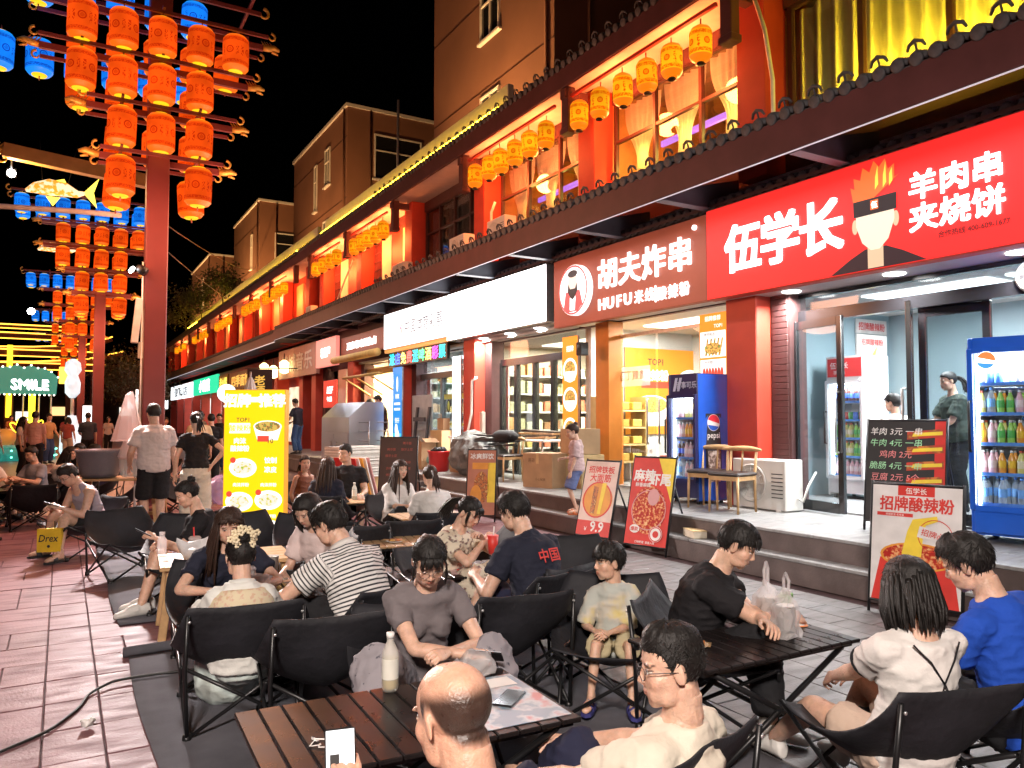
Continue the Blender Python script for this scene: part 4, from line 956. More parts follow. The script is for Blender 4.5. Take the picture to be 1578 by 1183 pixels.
# floods on the roof that wash the towers (amber lamps of the place)
for i, (x, y, p) in enumerate(((10.0, 21.0, 1700), (9.6, 33.5, 1000), (9.4, 41, 800), (9.6, 53, 2200), (10.4, 60, 1900), (10, 75, 3000), (10, 84, 2200))):
    t = thing('roof_floodlight', 'amber floodlight on the shop roof, %s along the row' % ['first', 'second', 'third', 'fourth', 'fifth', 'sixth', 'seventh'][i], 'floodlight', (x, y, 7.56)); b = MB(); b.box((0, 0, .12), (.16, .24, .18), bev=.01); b.box((0, 0, .02), (.2, .1, .04)); b.build('housing', fram, t)
    b = MB(); b.box((.05, 0, .222), (.1, .2, .01)); b.build('lens', emis('flood_amber', (1, .55, .15), 6), t); slight('flood_beam', (x, y, 7.82), (12.8, y+2.5*(-1 if i in (1, 3, 5) else 1)*(.2 if i in (2, 4, 6, 0) else -1), 15), p, (1, .52, .18), 100, .1)
# ================================================================ SIGNS
def FXM(x, y, z): return frame((x, y, z), (0, -1, 0), (0, 0, 1))
blk = paint('print_black', (.02, .018, .018), .6); wht = paint('print_white', (.78, .76, .73), .55); prd = paint('print_red', (.55, .03, .03), .5)
alu = paint('brushed_aluminium', (.55, .55, .56), .35, metal=.9, var=.1, scale=20)
blackm = paint('black_steel', (.018, .018, .02), .4, metal=.3, var=.2)
sgr = emis('sign_red_face', (.85, .018, .016), 1.0, .06, 1.5, (.5, .02, .02)); sgw = emis('sign_white_letter', (1, .98, .97), 2.6); shw = emis('raised_letter', (1, .98, .97), 1.4); sgd = emis('sign_dark_print', (.02, .012, .014), .6)
sgf = emis('sign_flesh', (.92, .80, .62), .72); sgo = emis('sign_flame_orange', (1, .16, .03), .9); sgy = emis('sign_flame_yellow', (1, .70, .08), 1.0); sgk = emis('sign_shirt_dark', (.03, .015, .02), .7)
def signbox(name, label, x, y0, y1, z0, z1, facem, sidem, d=.16):
    t = thing(name, label, 'sign'); yc, zc = (y0+y1)/2, (z0+z1)/2
    b = MB(); b.box((x+d/2, yc, zc), (d, y1-y0, z1-z0), bev=.006); b.build('cabinet', sidem, t)
    b = MB(); b.box((x-.004, yc, zc), (.006, y1-y0-.03, z1-z0-.03)); b.build('face', facem, t)
    return t, Panel
def chars(t, s, x, yc_list, zc, hgt, mat, bold=.045, cw=1., ext=.012, names='character'):
    for ch, yc in zip(s, yc_list):
        b = MB(); Panel(b, FXM(x, yc, zc)).text(ch, 0, 0, hgt, 0, 0, bold, cw=cw, ext=ext); b.build(names, mat, t)
X1 = 7.345
t, _ = signbox('shop_sign', 'bright red lightbox sign with three big white characters and flame-haired head', X1, 2.85, 7.44, 3.15, 4.35, sgr, redcol)
chars(t, '伍学长', X1-.012, [6.80, 6.22, 5.64], 3.75, .58, sgw, .038, .95)
chars(t, '羊肉串', X1-.012, [4.45, 4.14, 3.83], 3.92, .27, sgw, .028, 1.05); chars(t, '夹烧饼', X1-.012, [4.45, 4.14, 3.83], 3.60, .27, sgw, .028, 1.05)
b = MB(); p = Panel(b, FXM(X1-.010, 3.98, 3.385)); p.text('合作热线 400-609-1677', 0, 0, .065, 0, 1, .01, wid=.66); b.build('phone_number', sgd, t)
# plain stand-in for the printed portrait: shoulders, neck, blank head, headband, flame
b = MB(); p = Panel(b, FXM(X1-.009, 4.98, 3.15))
p.poly([(-.55, .02), (-.30, .16), (-.12, .24), (.12, .24), (.30, .16), (.55, .02)], 0, 1); p.poly([(-.09, .03), (-.09, .34), (.09, .34), (.09, .03)], 6, 2)
p.poly([(-.22, .72), (-.22, .50), (-.15, .31), (-.05, .22), (.05, .22), (.15, .31), (.22, .50), (.22, .72)], 1, 3); p.disc(-.235, .50, .035, .08, 6, 2); p.disc(.235, .50, .035, .08, 6, 2)
p.poly([(-.245, .60), (.245, .60), (.25, .77), (-.25, .77)], 2, 5); p.rect(-.045, .645, .045, .745, 3, 6); p.text('伍', 0, .695, .07, 5, 7, .02)
fl = [(-.25, .77), (-.28, .94), (-.23, .90), (-.24, 1.03), (-.16, .99), (-.13, 1.12), (-.05, 1.05), (.0, 1.16), (.06, 1.08), (.13, 1.15), (.16, 1.03), (.23, 1.07), (.23, .93), (.28, .95), (.25, .77)]
for k in range(len(fl)-2): p.poly([(0, .77), fl[k+1], fl[k]], 3 if k < 8 else 3, 4)
for (x0, h_) in ((.0, .30), (.09, .32), (.16, .24)): p.poly([(x0+.01, .85), (x0+.05, .90), (x0+.045, .80+h_), (x0+.015, .98)], 4, 5)
b.build('printed_portrait', [sgk, sgf, sgd, sgo, sgy, sgw, emis('sign_flesh_shade', (.72, .50, .32), .8)], t)
# reddish-brown sign with raised letters
hub = paint('sign_brown_face', (.40, .095, .055), .5, var=.06, scale=2)
t = thing('shop_sign', 'reddish brown sign with raised glowing white letters and round bearded-man emblem', 'sign')
b = MB(); b.box((7.43, 9.31, 3.74), (.12, 3.68, 1.16), bev=.006); b.build('board', hub, t)
chars(t, '胡夫炸串', 7.362, [9.60, 9.05, 8.50, 7.95], 3.87, .46, shw, .020, 1.05, .03)
chars(t, 'HUFU', 7.362, [9.75, 9.53, 9.31, 9.10], 3.40, .18, shw, .035, 1.1, .02, 'letter'); chars(t, '米线', 7.362, [8.84, 8.60], 3.40, .19, shw, .014, 1., .02); chars(t, '酸辣粉', 7.362, [8.33, 8.10, 7.87], 3.38, .19, shw, .014, 1., .02)
b = MB(); b.box((7.35, 8.465, 3.39), (.02, .012, .24)); b.build('divider', sgw, t)
b = MB(); b.lathe([(.035, 0), (.035, .03)], (7.36, 7.66, 4.18), 14, rot=rotm(0, -R(90), 0)); b.build('dot', sgw, t)
b = MB(); b.lathe([(.42, 0), (.42, .10), (.40, .105)], (7.37, 10.42, 3.72), 32, rot=rotm(0, -R(90), 0)); em = b.build('emblem', emis('emblem_white', (1, .97, .95), 1.5), t)
b = MB(); p = Panel(b, FXM(7.262, 10.42, 3.72)); p.ring(0, 0, .41, .03, 0, 1); p.poly([(-.26, -.28), (-.20, -.02), (.20, -.02), (.28, -.26), (.14, -.36), (-.14, -.36)], 0, 2); p.poly([(-.08, -.33), (-.07, .0), (.09, .0), (.06, -.34)], 3, 3)
p.disc(0, .13, .13, .17, 1, 3); p.poly([(-.13, .12), (-.14, -.02), (-.06, -.13), (0, -.16), (.06, -.13), (.14, -.02), (.13, .12), (.07, .02), (-.07, .02)], 2, 4); p.disc(0, .27, .14, .06, 2, 4); b.build('emblem_print', [emis('emblem_red', (.8, .10, .10), .9), emis('emblem_skin', (.9, .72, .6), .9), sgd, sgw], em)
# overexposed white signs
wface = emis('sign_white_face', (1, .985, .97), 6.5, .05, .6); wface2 = emis('sign_white_face_dim', (1, .985, .97), 2.2, .1, .6)
t, _ = signbox('shop_sign', 'large blank glowing white lightbox sign right of the coloured dot-matrix display', 7.35, 11.36, 15.42, 3.30, 4.34, wface, alu)
t.name = 'shop_sign'
b = MB(); p = Panel(b, FXM(7.342, 13.4, 3.83)); p.text('零食很忙', .5, 0, .34, 0, 1, .0, wid=1.8); b.build('faint_lettering', emis('sign_pale_yellow', (1, .80, .25), .8), t)
t, _ = signbox('shop_sign', 'smaller white lightbox sign with thin grey characters and leaf mark', 7.35, 15.46, 19.30, 3.40, 4.34, wface2, alu)
b = MB(); p = Panel(b, FXM(7.342, 17.0, 3.86)); p.text('中国体育彩票', .25, 0, .34, 0, 1, .012, wid=2.2); p.poly([(-1.35, -.22), (-1.30, -.20), (-1.12, .06), (-1.16, .05)], 1, 1); p.poly([(-1.15, .0), (-1.0, .30), (-1.05, .02), (-1.0, -.30)], 2, 1); b.build('lettering', [emis('sign_grey_print', (.10, .12, .15), 1.), emis('sign_blue_print', (.05, .25, .8), 1.), emis('sign_red_print', (.9, .15, .12), 1.)], t)
b = MB(); b.box((7.42, 17.4, 3.36), (.1, 3.8, .09)); tag(b.build('sign_trim', emis('sign_trim_orange', (1, .42, .10), .7)), 'orange strip below the smaller white sign', 'trim')
# dot matrix display: separate lit dots
t = thing('dot_matrix_display', 'black dot-matrix display with coloured running characters over the lottery door', 'display')
b = MB(); b.box((7.50, 17.45, 3.13), (.08, 3.6, .38), bev=.005); b.build('cabinet', blackm, t)
MC = [emis('dot_%d' % i, c, 3.) for i, c in enumerate(((.02, .9, 1), (.05, .2, 1), (1, .75, .2), (1, .12, .12), (.9, .1, .9), (.1, 1, .35)))]
for i, ch in enumerate('进店免费送啤酒彩票'):
    b = MB(); Panel(b, FXM(7.455, 18.98-i*.385, 3.13)).text(ch, 0, 0, .30, 0, 1, .02, cw=1.12); b.build('character', MC[[0, 1, 2, 3, 0, 5, 2, 4, 0][i]], t)
# ---------------------------------------------------------------- far part of the street front: smaller signs
def smallsign(label, y0, y1, z0, z1, face, txt, txm, hgt, x=7.4, wid=None, bold=.03):
    t = thing('shop_sign', label, 'sign'); b = MB(); b.box((x+.06, (y0+y1)/2, (z0+z1)/2), (.12, y1-y0, z1-z0), bev=.006); b.build('board', face, t)
    if txt: b = MB(); Panel(b, FXM(x-.002, (y0+y1)/2, (z0+z1)/2)).text(txt, 0, 0, hgt, 0, 1, bold, wid=wid, ext=.01); b.build('lettering', txm, t)
    return t
pkw = emis('sign_pink_white', (1, .80, .76), 1.5); brr = paint('board_red_brown', (.26, .07, .045), .55, var=.1); wd = paint('sign_wood', (.30, .15, .06), .6, var=.2, scale=4)
smallsign('red-brown fascia board with glowing white script over the stall', 19.45, 23.1, 3.46, 4.05, brr, '正宗老味道热卤', sgw, .22, wid=2.5)
smallsign('small square pink lightbox beside the stall fascia', 23.15, 25.3, 3.25, 4.15, emis('sign_pink', (1, .30, .24), .8), '糖葫芦', sgw, .30, 7.25)
smallsign('dull pink board with pale carved characters next to the pink lightbox', 25.6, 30.8, 3.1, 4.2, paint('board_dusty_pink', (.42, .21, .16), .6, var=.1), '锦城音乐', paint('pale_carving', (.6, .5, .42), .6), .62, 7.35, wid=4.2)
FB = thing('far_shop_row', 'farther stretch of the shop row with lanterns and many small signs', 'building')
def fb(name, c, d, m): b = MB(); b.box(c, d); return b.build(name, m, FB)
fb('lower_wall', (8.6, 52, 2.2), (.2, 48, 4.4), redcol); fb('upper_wall', (8.4, 52, 6.0), (.2, 48, 2.6), redcol); fb('eave_fascia', (6.55, 52, 4.52), (.08, 48, .36), brown); fb('drip_strip', (6.52, 52, 4.325), (.04, 48, .025), emis('strip_glow', (.85, .85, .95), .45)); fb('eave_deck', (7.4, 52, 4.75), (1.8, 48, .06), tilem)
fb('eave_fascia', (7.33, 52, 7.46), (.06, 48, .35), brown); fb('eave_soffit', (7.85, 52, 7.3), (1.0, 48, .03), soffm); fb('roof_plate', (10, 52, 7.62), (5.4, 48, .1), tilem); fb('parapet', (8.4, 46, 8.4), (.15, 34, 1.1), soffm); fb('led_strip', (8.12, 46, 8.40), (.03, 33, .03), emis('led_yellow_bright', (1, .62, .03), 30))
join_tiles(7.30, 7.66, T14, 28.2, 52, .2, FB); join_tiles(6.5, 4.72, T14, 28.2, 50, .2, FB)
for k in range(12):
    yv = 28.6+3.95*k; fb('column', (8.05, yv, 6.0), (.4, .5, 2.6), redcol); fb('hanging_post', (7.42, yv, 6.95), (.16, .2, .66), brown)
    if k < 11:
        for i in range(2): fb('window', (8.28, yv+1.2+1.4*i, 6.1), (.06, .95, 1.8), emis('far_window_amber', (1, .30, .06), .55, .4, 1.5) if (k+i) % 3 else dkgl)
        fb('column', (7.9, yv, 1.9), (.5, .5, 2.9), redcol)
smallsign('dark wooden board with gold characters far along the row', 33.5, 41.5, 3.0, 3.85, wd, '四季面馆小吃', emis('gold_glow', (1, .60, .12), .9), .55, 7.4, 6.5)
smallsign('short board with yellow characters next to the wooden board', 41.9, 44.5, 3.0, 3.9, paint('board_ochre', (.3, .2, .05), .6), '老火锅', emis('yellow_glow', (1, .85, .15), 1.2), .6, 7.4, 2.1)
smallsign('bright green lightbox sign far along the row', 45, 54, 3.05, 4.05, emis('sign_green', (.02, .75, .38), 1.1), '小碗菜', sgw, .7, 7.4, 4)
smallsign('white lightbox sign beyond the green one', 54.5, 66, 3.0, 4.0, emis('sign_far_white', (.9, .97, 1), 1.8), '便利店', emis('dark_glow', (.1, .1, .12), 1.), .6, 7.4, 7)
# lit shop interiors of the far row
for i, (y0, y1, c, s_) in enumerate(((31.5, 34, (1, .85, .6), 1.2), (36, 39.5, (1, .5, .3), .8), (41, 44, (.95, .95, 1), 1.6), (45.5, 49, (.95, .98, 1), 1.8), (50, 54, (1, .96, .9), 1.6), (56, 62, (.9, .97, 1), 1.8))):
    b = MB(); b.box((8.45, (y0+y1)/2, 1.75), (.05, y1-y0, 2.3)); b.build('lit_shopfront', emis('far_front_%d' % i, c, s_*.8, .5, 2.5), FB)
for i, (y, z) in enumerate(((28.9, 3.5), (30.6, 3.4), (32.2, 3.6))):
    t = thing('wall_lantern', 'glowing amber wall lamp over the far stalls, %s from the right' % ['first', 'second', 'third'][i], 'lamp', (7.1, y, z)); b = MB(); b.lathe([(.05, -.25), (.16, -.2), (.18, .15), (.06, .25)], (0, 0, 0), 12); b.build('shade', emis('amber_lamp', (1, .75, .32), 7), t); b = MB(); b.tube([(0, 0, .25), (0, 0, .5)], .015, 6); b.build('rod', blackm, t)
# ================================================================ SHOP INTERIORS
bluew = paint('shop_wall_blue_grey', (.30, .40, .44), .6, var=.05, scale=1.5); cream = paint('shop_wall_cream', (.68, .62, .50), .6, var=.05); whitew = paint('shop_wall_white', (.72, .72, .70), .6, var=.04)
tilef = paint('shop_floor_tile', (.42, .42, .42), .25, var=.08)
def room(label_parent, y0, y1, x1, wallm, zc=3.25, x0=8.1, back=None):
    b = MB(); b.box((x1, (y0+y1)/2, 1.85), (.08, y1-y0, 2.8)); b.build('room_wall', back or wallm, SB)
    for yv in (y0, y1): b = MB(); b.box(((x0+x1)/2, yv, 1.85), (x1-x0-.08, .08, 2.8)); b.build('room_wall', wallm, SB)
    b = MB(); b.box(((x0+x1)/2-.2, (y0+y1)/2, zc), (x1-x0+.35, y1-y0-.08, .06)); b.build('room_ceiling', whitew, SB)
    b = MB(); b.box(((x0+x1)/2, (y0+y1)/2, .468), (x1-x0, y1-y0, .02)); b.build('room_floor', tilef, SB)
room(SB, 3.05, 7.55, 11.4, bluew); room(SB, 7.64, 11.15, 10.6, whitew); room(SB, 11.24, 15.1, 11, cream); room(SB, 15.2, 19.2, 10.8, whitew); room(SB, 19.3, 23.1, 11, cream)
def downlight(x, y, z, pw, col=(1, .95, .88), lab=None, sz=.11):
    b = MB(); b.lathe([(sz, 0), (sz, .02), (sz*.8, .02)], (x, y, z-.012), 18); o = b.build('downlight', emis('downlight_glow', (1, .97, .92), 9), SB); alight('downlight_beam', (x, y, z-.02), sz*2, pw, col, (0, 0, 0), None, spread=150)
# ceiling panels
for (x, y, w_, h_, pw, c) in ((9.4, 5.6, .6, 1.6, 85, (.92, .97, 1)), (9.4, 4.0, .6, 1.2, 55, (.92, .97, 1)), (9.0, 9.3, .5, 2.2, 130, (1, .95, .86)), (9.5, 13.2, .6, 2.4, 160, (1, .92, .72)), (9.2, 17.2, .6, 2.4, 90, (.92, .98, 1)), (9.0, 21.2, .6, 2.2, 230, (1, .74, .40))):
    b = MB(); b.box((x, y, 3.205), (w_, h_, .02)); b.build('ceiling_light', emis('panel_%d' % int(c[2]*100), c, 4), SB); alight('ceiling_light_beam', (x, y, 3.18), w_, pw, c, (0, 0, 0), None, sy=h_)
# soffit behind the red sign, with three downlights
b = MB(); b.box((7.78, 5.2, 3.17), (.56, 4.3, .04)); b.build('sign_soffit', soffm, SB)
b = MB(); b.box((7.78, 13.3, 3.30), (.56, 4.0, .03)); b.build('sign_soffit', soffm, SB)
for yv in (6.35, 5.0, 3.75): downlight(7.68, yv, 3.15, 28, (1, .97, .94))
for yv in (14.3, 13.2, 12.1): downlight(7.68, yv, 3.285, 34)
# --- grill shop front: black frame, open leaves
gf = thing('glass_shop_door', 'black framed folding glass doors standing open at the grill shop', 'door')
blkf = paint('black_door_frame', (.012, .012, .014), .18, var=.1, spec=.7)
b = MB(); b.box((8.0, 4.95, 2.86), (.10, 3.35, .14)); b.box((8.0, 6.60, 1.63), (.11, .10, 2.32)); b.box((8.0, 3.30, 1.63), (.11, .10, 2.32)); b.box((8.003, 4.95, 3.12), (.08, 3.3, .05)); b.build('fixed_frame', blkf, gf)
b = MB(); b.box((8.0, 4.95, 2.99), (.012, 3.2, .2)); b.build('transom_pane', glz, gf)
def leaf(hx, hy, ang, wdt, nm='door_leaf'):
    L = thing(nm, None, None, (hx, hy, 0), ang, parent=gf); b = MB()
    for (u, hh) in ((.04, .08), (wdt-.04, .08)): b.box((u, 0, 1.645), (.08, .05, 2.30), bev=.005)
    b.box((wdt/2, 0, .55), (wdt-.16, .048, .12)); b.box((wdt/2, 0, 2.74), (wdt-.16, .048, .10)); b.build('frame', blkf, L)
    b = MB(); b.box((wdt/2, 0, 1.645), (wdt-.16, .012, 2.1)); b.build('pane', glz, L)
    b = MB(); b.tube([(wdt-.06, -.03, 1.2), (wdt-.06, -.07, 1.2), (wdt-.06, -.07, 1.9), (wdt-.06, -.03, 1.9)], .014, 8); b.build('handle', alu, L)
leaf(7.90, 6.52, R(-98), .80); leaf(7.95, 5.00, R(-150), .62); leaf(8.02, 4.95, R(-84), .72)
# wall posters and things inside
def fmt(pn, x, y, z, rot): pass
def bowl(p, cx, cy, r, mi_rim, mi_food, mi_body, l=2, tilt=.42, noodle=None):
    """printed bowl of noodles"""
    p.poly([(cx-r, cy), (cx-r*.72, cy-r*.95), (cx+r*.72, cy-r*.95), (cx+r, cy)], mi_body, l); p.disc(cx, cy, r, r*tilt, mi_rim, l+1); p.disc(cx, cy, r*.9, r*tilt*.85, mi_food, l+2)
food1 = speck('food_noodle', (.75, .55, .12), (.35, .08, .03), 30, .52, .6, .55, (.2, .5, .1), 0); food1p = speck('food_noodle_print', (.62, .42, .10), (.30, .05, .02), 30, .5, .5, 0, (.15, .3, .06), .2); chili = speck('food_chili_print', (.40, .02, .015), (.62, .16, .05), 34, .5, .35, 0, (.75, .5, .25), .4)
fskew = speck('food_skewer', (.5, .16, .04), (.16, .04, .02), 22, .5, .5, 0, (.7, .4, .12), .3); fgreen = speck('food_white_plate', (.8, .8, .72), (.72, .62, .1), 26, .55, .5, .75, (.2, .45, .08), 0)
t = thing('wall_poster', 'tall noodle bowl poster on the blue-grey wall inside the grill shop', 'poster', (10.88, 7.49, 2.15), R(90)); b = MB(); b.box((.0, 0, 0), (.02, .75, 1.5)); b.build('board', wht, t); b = MB(); p = Panel(b, frame((-.012, 0, 0), (0, -1, 0), (0, 0, 1))); p.rect(-.37, -.74, .37, .74, 0, 1); p.rect(-.37, -.74, .37, -.40, 1, 2); bowl(p, 0, -.10, .33, 2, 3, 1, 3); p.poly([(-.12, -.05), (-.10, .35), (.12, .58), (.02, .30), (.06, -.05)], 4, 7); p.text('招牌酸辣粉', 0, .63, .10, 1, 2, .02); b.build('print', [emis('poster_pale', (.85, .85, .83), .8), emis('poster_red', (.75, .05, .04), .8), emis('poster_white', (.9, .9, .88), .9), food1, emis('poster_noodle', (.85, .70, .2), .9)], t)
t = thing('wall_sign', 'narrow white sign with lettering hanging above the noodle poster', 'sign', (10.88, 7.49, 3.02), R(90)); b = MB(); b.box((0, 0, 0), (.02, .75, .22)); b.build('board', wht, t); b = MB(); Panel(b, frame((-.012, 0, 0), (0, -1, 0), (0, 0, 1))).text('招牌酸辣粉', 0, 0, .12, 0, 1, .02); b.build('print', prd, t)
t = thing('wall_poster', 'kebab photo poster behind the tall lit fridge', 'poster', (9.2, 3.68, 2.25)); b = MB(); b.box((0, 0, 0), (.02, 1.0, .55)); b.build('board', fskew, t); b = MB(); p = Panel(b, frame((-.012, 0, 0), (0, -1, 0), (0, 0, 1)))
for k in range(7): p.poly([(-.32+k*.09, -.2), (-.28+k*.09, -.2), (-.24+k*.09, .22), (-.29+k*.09, .22)], 0, 1)
b.build('print', [paint('print_meat', (.55, .28, .10), .5)], t)
# wall clock-like extractor on transom
t = thing('exhaust_fan', 'round chrome exhaust vent above the grill shop doors', 'vent', (7.93, 3.75, 2.95)); b = MB(); b.lathe([(.15, 0), (.16, .03), (.13, .05), (.12, .02)], (0, 0, 0), 24, rot=rotm(0, -R(90), 0)); b.build('housing', alu, t); b = MB()
for k in range(6): a_ = k*math.pi/3; b.box((-.03, .06*math.cos(a_), .06*math.sin(a_)), (.01, .04, .12), rot=rotm(a_+math.pi/2, 0, 0))
b.build('blades', blackm, t)
# ================================================================ FRIDGES
drinkm = {}
def dm(c, name):
    if name not in drinkm: drinkm[name] = paint('drink_'+name, c, .25, var=.15, scale=20, spec=.6)
    return drinkm[name]
def bottle_data(h, r, col, cap, lab, name):
    b = MB(); b.lathe([(r*.9, 0), (r, .01), (r, h*.30), (r*1.0, h*.62), (r*.45, h*.84), (r*.36, h*.9)], (0, 0, 0), 10); b.lathe([(r*.42, h*.9), (r*.42, h)], (0, 0, 0), 10, mi=1); b.lathe([(r*1.03, h*.28), (r*1.03, h*.58)], (0, 0, 0), 10, mi=2, caps=False)
    return b.data('bottle', [col, cap, lab])
wcap = paint('cap_white', (.75, .75, .75), .4)
DR = [bottle_data(.22, .032, dm((.75, .32, .05), 'orange'), wcap, dm((.8, .5, .05), 'lab1'), 'o'), bottle_data(.22, .032, dm((.30, .6, .12), 'green'), wcap, dm((.1, .45, .1), 'lab2'), 'g'), bottle_data(.22, .032, dm((.06, .02, .015), 'cola'), dm((.1, .2, .7), 'capb'), dm((.05, .12, .6), 'lab3'), 'c'),
      bottle_data(.22, .032, dm((.75, .45, .5), 'pink'), wcap, dm((.8, .65, .65), 'lab4'), 'p'), bottle_data(.25, .034, film('drink_water', (.75, .85, .95), .45), dm((.1, .3, .8), 'capb2'), dm((.2, .45, .85), 'lab5'), 'w'), bottle_data(.22, .032, dm((.65, .62, .2), 'tea'), dm((.5, .1, .05), 'capr'), dm((.75, .7, .5), 'lab6'), 't')]
q = MB(); q.lathe([(.028, 0), (.033, .008), (.033, .112), (.028, .12)], (0, 0, 0), 12); CAN = [q.data('can', dm(c, n)) for c, n in (((.1, .45, .15), 'cang'), ((.55, .05, .04), 'canr'), ((.08, .2, .65), 'canb'), ((.7, .7, .72), 'cans'))]
def fridge(label, loc, rz, w_, d, h, body, inside, rows, foot=.10, head=.22, pw=12, headprint=None, sideprint=None, doorm=None, white_in=True, seed=0):
    t = thing('drinks_fridge', label, 'fridge', loc, rz); g = random.Random(seed); zb, zt = foot+.20, h-head
    b = MB(); tk = .04
    b.box((-w_/2+tk/2, 0, h/2+.02), (tk, d, h-.04), bev=.008); b.box((w_/2-tk/2, 0, h/2+.02), (tk, d, h-.04), bev=.008); b.box((0, d/2-tk/2, h/2), (w_-2*tk, tk, h-.05)); b.box((0, -.005, zb/2+.04), (w_-.001-2*tk, d-.02, zb-.08)); b.box((0, 0, h-head/2), (w_-2*tk-.001, d-.01, head)); b.build('cabinet', body, t)
    b = MB(); b.box((0, d/2-tk-.006, (zb+zt)/2), (w_-2*tk, .01, zt-zb)); b.box((-w_/2+tk+.004, 0, (zb+zt)/2), (.006, d-.1, zt-zb)); b.box((w_/2-tk-.004, 0, (zb+zt)/2), (.006, d-.1, zt-zb)); b.build('liner', inside, t)
    b = MB(); b.box((-w_/2+tk+.02, -d/2+.06, (zb+zt)/2), (.02, .02, zt-zb-.06)); b.box((0, -d/2+.08, zt-.02), (w_-.14, .03, .02)); b.build('lamp', emis('fridge_lamp', (.9, .97, 1), 14), t)
    a_ = alight('fridge_light', (0, -d/2+.10, zt-.04), w_-.16, pw, (.9, .97, 1), (R(25), 0, 0), t, sy=.06)
    n = len(rows); zs = [zb+.02+(zt-zb-.06)*i/n for i in range(n)]
    for i, z in enumerate(zs):
        b = MB(); b.box((0, 0, z), (w_-2*tk-.02, d-.14, .012)); b.box((0, -d/2+.068, z+.012), (w_-2*tk-.02, .01, .03), mi=1); b.build('shelf', [wcap, dm((.12, .3, .75), 'shelfblue')], t)
        k = int((w_-.12)/.074)
        for j in range(k):
            for r_ in range(2):
                sel = rows[n-1-i]; me = (CAN if sel == 'can' else DR); me = me[g.randrange(len(me))] if sel in ('can', 'mix') else DR[sel[(j//2) % len(sel)]]
                if g.random() < .06: continue
                inst('can' if sel == 'can' else 'bottle', me, t, (-w_/2+.075+j*.074, -d/2+.13+r_*.13+g.uniform(-.01, .01), z+.007), (0, 0, g.uniform(0, 6)))
    D = thing('door', None, None, (0, -d/2, 0), 0, parent=t); fw = .045; dmm = doorm or body
    b = MB(); b.box((-w_/2+fw/2, -.02, (zb+zt)/2), (fw, .04, zt-zb+.04), bev=.006); b.box((w_/2-fw/2, -.02, (zb+zt)/2), (fw, .04, zt-zb+.04), bev=.006); b.box((0, -.02, zt), (w_-2*fw, .038, .05)); b.box((0, -.02, zb), (w_-2*fw, .038, .05)); b.build('door_frame', dmm, D)
    b = MB(); b.box((0, -.018, (zb+zt)/2), (w_-2*fw, .008, zt-zb-.03)); b.build('pane', glassm('fridge_glass', (.95, .98, 1), .06), D)
    b = MB(); b.tube([(-w_/2+.02, -.04, (zb+zt)/2-.2), (-w_/2+.02, -.075, (zb+zt)/2-.2), (-w_/2+.02, -.075, (zb+zt)/2+.25), (-w_/2+.02, -.04, (zb+zt)/2+.25)], .012, 8); b.build('handle', blackm, D)
    b = MB()
    for sx in (-1, 1):
        for sy in (-1, 1): b.lathe([(.025, 0), (.028, .02), (.02, .045)], (sx*(w_/2-.07), sy*(d/2-.07), 0), 8)
    b.build('feet', blackm, t); return t
navy = paint('fridge_navy', (.012, .018, .10), .3, var=.08, coat=.3); pblue = paint('fridge_blue', (.012, .09, .50), .3, var=.06, coat=.3); fwht = paint('fridge_white', (.75, .76, .78), .35, var=.04); finn = paint('fridge_liner', (.80, .84, .88), .4, var=.02)
fg = fridge('navy drinks fridge with blue printed side left of the wooden chairs', (7.44, 7.73, .47), FX, .56, .55, 1.72, navy, finn, [(3, 5), (3, 0), (2, 3), (4, 3)], seed=3, pw=3, head=.30)
b = MB(); p = Panel(b, frame((0, -.279, 1.57), (1, 0, 0), (0, 0, 1))); p.poly([(-.18, -.08), (-.13, -.08), (-.08, .10), (-.13, .10)], 0, 1); p.poly([(-.10, -.08), (-.05, -.08), (-.0, .10), (-.05, .10)], 0, 1); p.text('百事可乐', .08, 0, .09, 0, 1, .02); b.build('header_print', [paint('print_pale_blue', (.45, .55, .75), .5)], fg)
# printed side panel (faces the camera side)
b = MB(); b.box((.2835, 0, .88), (.005, .53, 1.66)); b.build('side_panel', pblue, fg)
b = MB(); p = Panel(b, frame((.287, 0, .95), (0, 1, 0), (0, 0, 1))); p.rect(-.14, -.62, .14, .24, 3, 1); p.poly([(-.20, .10), (-.10, .22), (-.14, -.2), (-.22, -.4)], 2, 2); p.poly([(.20, .10), (.10, .22), (.14, -.2), (.22, -.3)], 2, 2); p.rect(-.10, -.66, .12, -.25, 4, 2)
def globe(p, cx, cy, r, l, W, Rr, B):
    p.disc(cx, cy, r*1.06, r*1.06, W, l); p.disc(cx, cy, r, r, Rr, l+1, 20, R(-8), R(158)); a = np.linspace(R(195), R(330), 14); p.poly(np.c_[cx+r*np.cos(a), cy+r*np.sin(a)], B, l+1)
globe(p, 0, .12, .105, 3, 0, 1, 2); p.text('pepsi', 0, -.06, .08, 0, 3, .02); b.build('side_print', [wht, paint('globe_red', (.65, .03, .05), .4), paint('globe_blue', (.02, .10, .5), .4), blk, speck('ice_splash', (.15, .1, .08), (.5, .4, .35), 14, .5, .5, 0, (.7, .65, .6), 0)], fg)
fg = fridge('tall blue drinks fridge brightly lit, at the right edge beside the menu boards', (7.55, 3.62, .47), FX+R(14), .86, .58, 1.86, pblue, finn, ['can', 'mix', 'mix', (3, 0, 5, 1, 0), (4, 4, 4)], seed=5, pw=22, head=.12, foot=.12, doorm=pblue)
